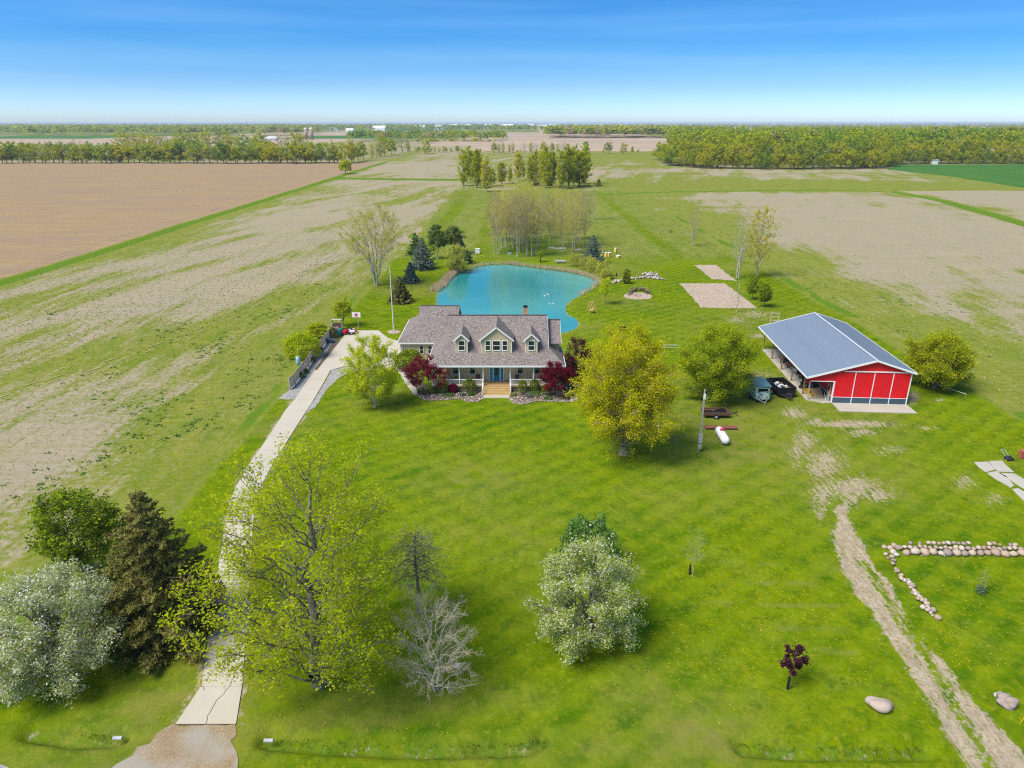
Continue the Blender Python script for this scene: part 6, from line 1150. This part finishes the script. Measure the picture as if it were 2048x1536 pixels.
def stonepile(name, lab, cat, line, n, r0, r1, spread, seed, hgt=.0, mat=None):
    rs = np.random.RandomState(seed); P = []
    for i in range(n):
        s_ = rs.rand() * (len(line) - 1); k = int(s_); q = line[k].lerp(line[k + 1], s_ - k); P.append((q.x + rs.normal(0, spread), q.y + rs.normal(0, spread), rs.rand() * hgt))
    t = thing(name, lab, cat); pebbles('stone_heap', None, P, r0, r1, mat or PALE, seed, t, zz=.1); return t
stonepile('rock_border', 'long curved border of pale rocks behind the fire pit', 'rock border', [G(*q) for q in ((1222, 567), (1240, 562), (1265, 558.5), (1290, 556), (1310, 557), (1329, 561))], 260, .13, .32, .42, 5, .15)
stonepile('rock_pile', 'mound of darker rocks on the long rock border', 'rock pile', [G(*q) for q in ((1294, 554), (1302, 552), (1311, 555))], 60, .25, .5, .7, 6, .7)
ARC = [G(*q) for q in ((1259, 590), (1263, 584), (1272, 581), (1283, 581), (1292, 584), (1296, 589))]
t = stonepile('fire_pit_wall', 'low curved stone seat wall behind the fire pit', 'stone wall', ARC, 150, .13, .26, .22, 7, .7, DARKST)
t = thing('fire_pit', 'small round stone fire ring in the middle of the gravel circle', 'fire pit', G(1275, 592))
for k in range(12): q = k * math.pi / 6; MB().lathe([(.1, 0), (.16, .08), (.13, .25)], (math.cos(q) * .62, math.sin(q) * .62, .05), 6).build('stone', M['stone'], t)
tag(MB().lathe([(.12, 0), (.2, .15), (.1, .25)], (0, 0, 0), 7).build('rock', M['stone'], loc=G(1273, 552.5)), 'single pale rock just above the rock border', 'rock')
# birds on the pond
def bird_mesh():
    V = []; F = []; prof = [(-.42, .10, .02), (-.30, .14, .10), (-.1, .15, .17), (.12, .14, .16), (.26, .17, .10), (.32, .28, .055), (.34, .42, .05), (.38, .50, .065), (.45, .50, .05), (.54, .48, .018)]; n = 10
    for x, z, r in prof:
        for k in range(n): a = 2 * math.pi * k / n; V.append((x, math.cos(a) * r, z + math.sin(a) * r * (.75 if x < .28 else 1)))
    for i in range(len(prof) - 1):
        for k in range(n): F.append((i * n + k, i * n + (k + 1) % n, (i + 1) * n + (k + 1) % n, (i + 1) * n + k))
    F.append(tuple(range(n))); F.append(tuple((len(prof) - 1) * n + k for k in reversed(range(n)))); m = bpy.data.meshes.new('goose'); m.from_pydata(V, [], F); m.materials.append(WH); m.polygons.foreach_set('use_smooth', [True] * len(F)); return m
bm_ = bird_mesh()
for i, (a, b, rz) in enumerate(((1089, 592, 2.4), (1093.5, 589, .4), (1097, 590.5, .2), (1099, 608.5, 3.0), (1105.5, 608.5, .1))):
    o = obj('goose', bm_, None, G(a, b, WATER_Z)); o.scale = (.55,) * 3; o.rotation_euler = (0, 0, rz); tag(o, ('leftmost white goose of the upper trio on the pond', 'highest white goose of the upper trio', 'rightmost white goose of the upper trio', 'left goose of the lower pair on the pond', 'right goose of the lower pair on the pond')[i], 'goose', 'white geese on the pond')
p = G(1323, 697); t = thing('goal_frame', 'low white goal frame behind the yellow and green trees', 'goal', p); MB().bar((0, 0, .6), (3, 0, .6), .06).bar((0, 0, 0), (0, 0, .6), .06).bar((3, 0, 0), (3, 0, .6), .06).bar((0, 0, .6), (0, .5, 0), .04).bar((3, 0, .6), (3, .5, 0), .04).bar((0, .5, .03), (3, .5, .03), .04).build('frame', WH, t)
p = G(1548, 646); t = thing('wooden_rack', 'pale upright wooden rack behind the barn corner', 'rack', p, -.3); pw = plain('bleached_wood', (.5, .44, .36), .85)
for x in (-.7, .7): MB().bar((x, 0, 0), (x, 0, 2.1), .09).bar((x, 0, 1.6), (x, -.5, 0), .06).build('upright', pw, t)
for z in (.5, 1.2, 1.9): MB().bar((-.7, 0, z), (.7, 0, z), .09, .12).build('rail', pw, t)
for (a, b, h_, lab) in ((1233, 553, .9, 'thin black post on the lawn above the rock border'), (1081, 525, .9, 'short black guard round the tiny tree beyond the pond'), (1341, 466, 1.1, 'short black post in the rough meadow at right')): tag(MB().tube(G(a, b), G(a, b) + Vector((0, 0, h_)), .13, .13, 8).build('marker_post', M['black']), lab, 'post')
# low white fence tape right of the barn
P = [G(1836, 755, .6), G(1870, 768, .6), G(1900, 778, .6), G(1932, 788, .6)]; t = thing('fence_tape', 'thin white fence tape on short stakes right of the barn', 'fence'); tp_ = MB()
for a, b in zip(P[:-1], P[1:]): tp_.bar(a, b, .035, .05)
tp_.build('tape', WH, t)
for q in P: MB().bar((q.x, q.y, 0), (q.x, q.y, .65), .03).build('stake', M['grey'], t)
# ------------------------------------------------------------------ boulders and field-stone wall
def rock_mesh(seed, sub=2, mat=None):
    import bmesh
    bm = bmesh.new(); bmesh.ops.create_icosphere(bm, subdivisions=sub, radius=1); rs = np.random.RandomState(seed); ks = rs.normal(size=(5, 3)); ph = rs.rand(5) * 6
    for v in bm.verts:
        d = np.array(v.co); s_ = 1 + (.16 if sub > 2 else .10) * sum(math.sin(2.2 * d @ ks[i] + ph[i]) for i in range(3)) + .03 * math.sin(6 * d @ ks[3] + ph[3]); v.co = v.co * s_; v.co.z *= .8
    me = bpy.data.meshes.new('stone'); bm.to_mesh(me); bm.free(); me.materials.append(mat or M['stone']); me.polygons.foreach_set('use_smooth', [True] * len(me.polygons)); return me
RK = [rock_mesh(i, 1 if i < 7 else 3, M['stone'] if i < 7 else M['boulder']) for i in range(9)]
for m_ in RK[:7]: pass
wall = thing('stone_wall', 'low wall of round field stones turning a corner right of the dirt track', 'stone wall'); rw = random.Random(12)
def putstone(px, py, d_px, z=0.0, par=wall):
    g_ = G(px, py); dep = g_.y * cT + H * sT; r = d_px / 2 * dep / FPX; o = obj('stone', RK[rw.randrange(7)], par, (g_.x, g_.y + r * .3, r * .55 + z)); o.scale = (r * rw.uniform(.9, 1.2), r * rw.uniform(.85, 1.1), r * rw.uniform(.8, 1.0)); o.rotation_euler = (rw.uniform(-.3, .3), rw.uniform(-.3, .3), rw.uniform(0, 6)); return o
x = 1806
while x < 2075: d_ = rw.uniform(13, 21); putstone(x + d_ / 2, 1109 + rw.uniform(-1, 2) + (x - 1806) * .012, d_); x += d_ * .93
x = 1796
while x < 2075: d_ = rw.uniform(9, 13.5); putstone(x + d_ / 2, 1100 + rw.uniform(-2, 1) + (x - 1806) * .018, d_, .12); x += d_ * .95
x = 1815
while x < 2070:
    d_ = rw.uniform(8, 11)
    if rw.random() < .62: putstone(x + d_ / 2, 1094 + rw.uniform(-2, 1) + (x - 1806) * .02, d_, .3)
    x += d_ * 1.05
for a, b, d_ in ((1769, 1097, 10.5), (1780, 1099, 12), (1789, 1095, 13), (1797, 1100, 14), (1772, 1111, 9.5), (1786, 1108, 15), (1793, 1113, 12), (1776, 1118, 8), (1784, 1117, 12), (1788, 1124, 10), (1844, 1113, 5.5), (1888, 1113, 6)): putstone(a, b, d_)
dl_ = [Vector((a, b, 0)) for a, b in ((1784, 1128), (1793, 1143), (1803, 1158), (1816, 1168), (1826, 1180), (1836, 1194), (1846, 1208), (1855, 1218), (1862, 1228))]
for i in range(46):
    s_ = i / 46 * (len(dl_) - 1); k = int(s_); q = dl_[k].lerp(dl_[k + 1], s_ - k)
    if s_ < 2.6 and i % 2: continue
    putstone(q.x + rw.uniform(-6, 6) * (1 if s_ > 2.6 else .3), q.y + rw.uniform(-4, 4), rw.uniform(7.5, 12), rw.choice((0, .12)))
for a, b, d_ in ((1846, 1219, 15), (1867, 1224, 14), (1861, 1228, 9), (1876, 1239, 17), (1866, 1233, 8)): putstone(a, b, d_)
def boulder(px, py, wx_, wy_, wz, lab, k, rz):
    g_ = G(px, py); o = obj('boulder', RK[k].copy(), None, (g_.x, g_.y, wz * .55)); o.scale = (wx_, wy_, wz); o.rotation_euler = (0, 0, rz); tag(o, lab, 'boulder')
boulder(1756, 1414, .72, .50, .48, 'large pinkish grey boulder left of the dirt track', 7, -.35); boulder(2013, 1409, .50, .55, .48, 'larger tan boulder of the pair at the lower right edge', 8, .6); boulder(1998, 1393, .32, .25, .22, 'small pale boulder touching the larger one at the lower right', 7, .2)
# small things along the road
for i, (a, b) in enumerate(((236, 1475), (538, 1480))): tag(MB().tube((-.3, 0, -.04), (.25, 0, -.04), .12, .12, 12).build('culvert_end', plain('pale_culvert_%d' % i, (.42, .44, .43), .7), loc=G(a, b)), ('pale culvert end in the ditch left of the gravel apron', 'pale culvert end in the ditch right of the gravel apron')[i], 'culvert pipe')
p = G(916, 1352); t = thing('birdhouse', 'little white box on a post below the leafless tree', 'birdhouse', p); MB().bar((0, 0, 0), (0, 0, .7), .06).build('post', M['grey_wood'], t); MB().box(-.1, .1, -.1, .1, .7, 1.0).quad((-.13, -.13, 1.0), (.13, -.13, 1.0), (.13, 0, 1.1), (-.13, 0, 1.1)).quad((.13, .13, 1.0), (-.13, .13, 1.0), (-.13, 0, 1.1), (.13, 0, 1.1)).build('box', WH, t)
tag(MB().bar((0, 0, 0), (.12, 0, .45), .03).bar((.05, 0, .1), (-.12, .05, .4), .03).build('marker_stake', M['yellow'], loc=G(2041, 1446)), 'small yellow marker stake at the right edge of the lawn', 'stake')
p = G(2017, 920); t = thing('push_mower', 'dark push mower at the head of the broken slab', 'mower', p); MB().box(-.35, .35, -.3, .3, .12, .35).box(-.15, .15, -.12, .12, .35, .5).build('deck', M['dark'], t); MB().bar((-.2, .3, .3), (-.45, .9, .85), .04).bar((.2, .3, .3), (-.05, .9, .85), .04).bar((-.45, .9, .85), (-.05, .9, .85), .04).build('handle', M['grey'], t)
for x, y in ((-.38, -.25), (.38, -.25), (-.38, .25), (.38, .25)): wheel(t, (x, y, .13), .13, .07)
t = thing('flower_pot', 'stack of terracotta-red crates at the right edge by the broken slab', 'crates', G(2044, 916))
for k in range(3): MB().box(-.35, .35, -.3, .3, .02 + .32 * k, .30 + .32 * k).box(-.39, .39, -.34, .34, .27 + .32 * k, .32 + .32 * k).build('crate', plain('terracotta_%d' % k, (.38, .12, .06), .8), t)

# ------------------------------------------------------------------ ground cover
def blades(name, label, P, size, up, mats, seed, wid=.5, n=5, frac=None, sp=.3):
    rs = np.random.RandomState(seed); P = np.repeat(np.asarray(P, float), n, 0); N = len(P); P[:, :2] += rs.normal(0, sp * size, (N, 2)); a = rs.rand(N) * 6.28; s_ = size * rs.uniform(.5, 1.3, N); dx = np.cos(a) * wid * s_ * .5; dy = np.sin(a) * wid * s_ * .5; lx = rs.normal(0, .35, N) * s_; ly = rs.normal(0, .35, N) * s_
    V = np.stack([P + np.stack([-dx, -dy, 0 * a], 1), P + np.stack([dx, dy, 0 * a], 1), P + np.stack([lx, ly, s_ * up], 1)], 1).reshape(-1, 3); mi = (rs.rand(N) < frac).astype(int) if frac is not None else None
    me = mesh_np(name, V, [np.arange(3 * N).reshape(-1, 3)], mi)
    for m in mats: me.materials.append(m)
    tag(obj(name, me), label, kind='stuff')
rs = np.random.RandomState(30); W = []
cl = [(330, 830, 60, 30), (300, 820, 45, 25), (510, 640, 50, 18), (560, 625, 30, 10), (350, 660, 60, 14), (130, 620, 70, 8), (430, 700, 60, 25), (260, 900, 80, 30), (420, 690, 40, 12), (500, 740, 40, 20), (100, 960, 90, 50), (620, 590, 40, 14), (660, 530, 50, 14), (780, 470, 40, 14), (500, 800, 30, 20), (560, 720, 30, 20), (390, 850, 60, 18), (200, 780, 120, 50), (250, 700, 150, 40), (520, 860, 25, 14), (1750, 690, 120, 60), (1640, 560, 80, 30), (1900, 720, 90, 50), (1500, 480, 60, 20), (1960, 800, 70, 30), (1430, 460, 40, 16), (1850, 620, 120, 40)]
for cx, cy, sx, sy in cl:
    for _ in range(16):
        px, py = cx + rs.normal(0, sx * .6), cy + rs.normal(0, sy * .6) ; py -= (px - cx) * .28 * (cx < 1000); g_ = G(px, py)
        if (g_.x < -34) or (g_.x > 66 and g_.y > 82): W.append(g_)
blades('weed_tufts', 'dark green weed tufts scattered over the fallow fields', W, .26, .6, [LF['weed']], 31, 1.1, 9, sp=.9)
W2 = []
for L_, n_ in (([G(a, b) for a, b in ((535,1478),(620,1486),(800,1496),(960,1494),(1060,1490),(1085,1474))], 150), ([G(a, b) for a, b in ((1488,1492),(1600,1500),(1750,1500),(1850,1500))], 120), ([G(a, b) for a, b in ((150,1470),(236,1474))], 35)):
    for _ in range(n_): s_ = rs.rand() * (len(L_) - 1); k = int(s_); q = L_[k].lerp(L_[k + 1], s_ - k); W2.append((q.x + rs.normal(0, .5), q.y + .2 + rs.normal(0, .28), -.35))
blades('ditch_weeds', 'dark rank grass along the roadside ditches', W2, .13, .7, [LF['weed'], LF['olive']], 33, .4, 8, .3, sp=.6)
# reeds along the pond
Rd = []
PL = [Vector(p) for p in POND]; cen = sum(PL, Vector()) / len(PL)
for i, q in enumerate(PL):
    px, py = PX(q.x, q.y, WATER_Z); dens = 0
    if px < 912 and 545 < py < 586: dens = 16
    elif 1010 < px < 1100 and py < 545: dens = 6
    elif px > 1100 and py < 572: dens = 7
    elif py < 552 and px < 1010: dens = 2
    elif px > 1150 and py < 592: dens = 3
    nx = PL[(i + 1) % len(PL)]
    for _ in range(dens): p = q.lerp(nx, rs.rand()); o_ = (p - cen).normalized() * rs.uniform(-.3, 1.8 if dens > 14 else .8); Rd.append((p.x + o_.x, p.y + o_.y, -.2))
blades('reeds', 'dry tan reeds fringing the pond', Rd, .85, 1.0, [LF['reed']], 32, .13, 10, sp=.25)
# dandelions
yl = MT('dandelion_yellow', .7); yl.color((.75, .55, .02)); ylm = yl.m; D = []
cls = [(1500, 1200, 160, 120, 500), (1900, 1250, 120, 120, 700), (1480, 840, 60, 40, 400), (1560, 940, 80, 50, 300), (1800, 840, 130, 40, 900), (1990, 900, 60, 50, 300), (1700, 1150, 220, 160, 500), (1330, 1250, 140, 90, 260), (1420, 900, 100, 60, 350), (1420, 1340, 160, 80, 250), (900, 950, 250, 150, 200), (300, 1400, 120, 60, 60), (640, 1450, 250, 40, 90), (1650, 830, 60, 20, 300), (1950, 1050, 90, 50, 250)]
for cx, cy, sx, sy, n in cls:
    for _ in range(n):
        px, py = cx + rs.normal(0, sx * .6), cy + rs.normal(0, sy * .6)
        if py > 800 and py < 1540: g_ = G(px, py); D.append((g_.x, g_.y, .05 + .03 * rs.rand()))
D = np.array(D); V, F = leaves(rs, D[::2], .062, .4, .9); me = mesh_np('dandelions', V, [F]); me.materials.append(ylm); tag(obj('dandelions', me), 'yellow dandelion heads dotting the lawn', kind='stuff')

# short grass standing on the nearer ground, so the turf has a nap
gl_ = leafm('grass_blades', [(.1, (.07, .15, .005)), (.5, (.17, .26, .006)), (.9, (.34, .36, .02))], .3, hue=0)
gm_ = MT('lawn_blades', .9, .0); lc_, _m5 = lawn_color(gm_, gm_.co(), None); isl_ = gm_.island(); lc_ = gm_.mix(gm_.rng(isl_, .0, .35, .55, 0), lc_, (.03, .075, .002)); lc_ = gm_.mix(gm_.rng(isl_, .7, 1, 0, .6), lc_, (.25, .28, .02)); gm_.color(lc_); LAWNB = gm_.m
gr_ = np.random.RandomState(55)
def turf(n, x0, x1, y0, y1, cond, size, name, label, mats, seed, up=.6, wid=.5, frac=None):
    q = np.stack([gr_.uniform(x0, x1, n), y0 * (y1 / y0)**gr_.rand(n), np.zeros(n)], 1); lim = 8 + 1.02 * q[:, 1]; q = q[(np.abs(q[:, 0]) < lim) & cond(q[:, 0], q[:, 1])]
    sc = np.clip(q[:, 1] / 60, .6, 2.2); rs = gr_; N = len(q); a = rs.rand(N) * 6.28; s_ = size * sc * rs.uniform(.5, 1.4, N); dx = np.cos(a) * wid * s_ * .5; dy = np.sin(a) * wid * s_ * .5; lx = rs.normal(0, .6, N) * s_; ly = rs.normal(0, .6, N) * s_
    V = np.stack([q + np.stack([-dx, -dy, 0 * a], 1), q + np.stack([dx, dy, 0 * a], 1), q + np.stack([lx, ly, s_ * up], 1)], 1).reshape(-1, 3); me = mesh_np(name, V, [np.arange(3 * N).reshape(-1, 3)], (rs.rand(N) < frac).astype(int) if frac else None)
    for m in mats: me.materials.append(m)
    tag(obj(name, me), label, kind='stuff')
trk_l = [(p.x, p.y) for p in TRACK]; dr_l = [(p.x, p.y) for p in DL + DR[::-1]]; hs_ = [(-18.5, 86.5), (9.5, 86.5), (9.5, 116), (-18.5, 116)]; bn_ = [tuple(B(u, w).xy) for u, w in ((-3.3, -3.2), (10, -3.2), (10, 24), (-3.3, 24))]; ap_ = [tuple(G(*p).xy) for p in ((346,1445),(239,1527),(150,1640),(490,1640),(478,1445))]; ar_ = [tuple(v) for v in AREA]
def lawn_ok(x, y):
    ok = (x > -31.5) | (y < 46); ok &= (x < 63) | (y < 79)
    for P_ in (trk_l, dr_l, hs_, bn_, ap_, ar_): ok &= sdist(x, y, P_) < -.15
    ok &= sdist(x, y, POND) < -2; return ok
turf(240000, -75, 95, 24, 175, lawn_ok, .10, 'grass', 'short grass of the lawn', [LAWNB], 1)
turf(110000, -190, -32, 46, 400, lambda x, y: (x < -33) & (x > -119) & (gr_.rand(len(x)) < 1.1 - y / 380), .16, 'field_grass', 'sparse weedy grass of the left fallow field', [gl_, LF['reed']], 2, .5, .5, .35)
turf(60000, 66, 330, 80, 390, lambda x, y: (x > 66) & (gr_.rand(len(x)) < 1.05 - y / 390) & (gr_.rand(len(x)) < 1.2 - .9 * ss(x, 70, 95) * ss(y, 95, 140)), .17, 'field_grass', 'sparse weedy grass of the right fallow field', [gl_, LF['reed']], 3, .5, .5, .35)
turf(50000, -30, 62, 188, 390, lambda x, y: sdist(x, y, POND) < -2, .13, 'meadow_grass', 'rough grass of the meadow behind the pond', [gl_, LF['reed']], 4, .5, .5, .25)
# ------------------------------------------------------------------ haze
hz = MB().box(-16000, 16000, -200, 17500, -4, 40).build('haze', [])
hm = bpy.data.materials.new('pale_blue_air'); hm.use_nodes = True; hm.node_tree.nodes.clear()
ho = hm.node_tree.nodes.new('ShaderNodeOutputMaterial'); hv = hm.node_tree.nodes.new('ShaderNodeVolumePrincipled')
hv.inputs['Density'].default_value = 0.00008; hv.inputs['Color'].default_value = (.72, .86, 1.0, 1); hv.inputs['Anisotropy'].default_value = .1
hm.node_tree.links.new(hv.outputs[0], ho.inputs['Volume']); hz.data.materials.append(hm); tag(hz, 'thin pale blue haze over the plain', kind='stuff')
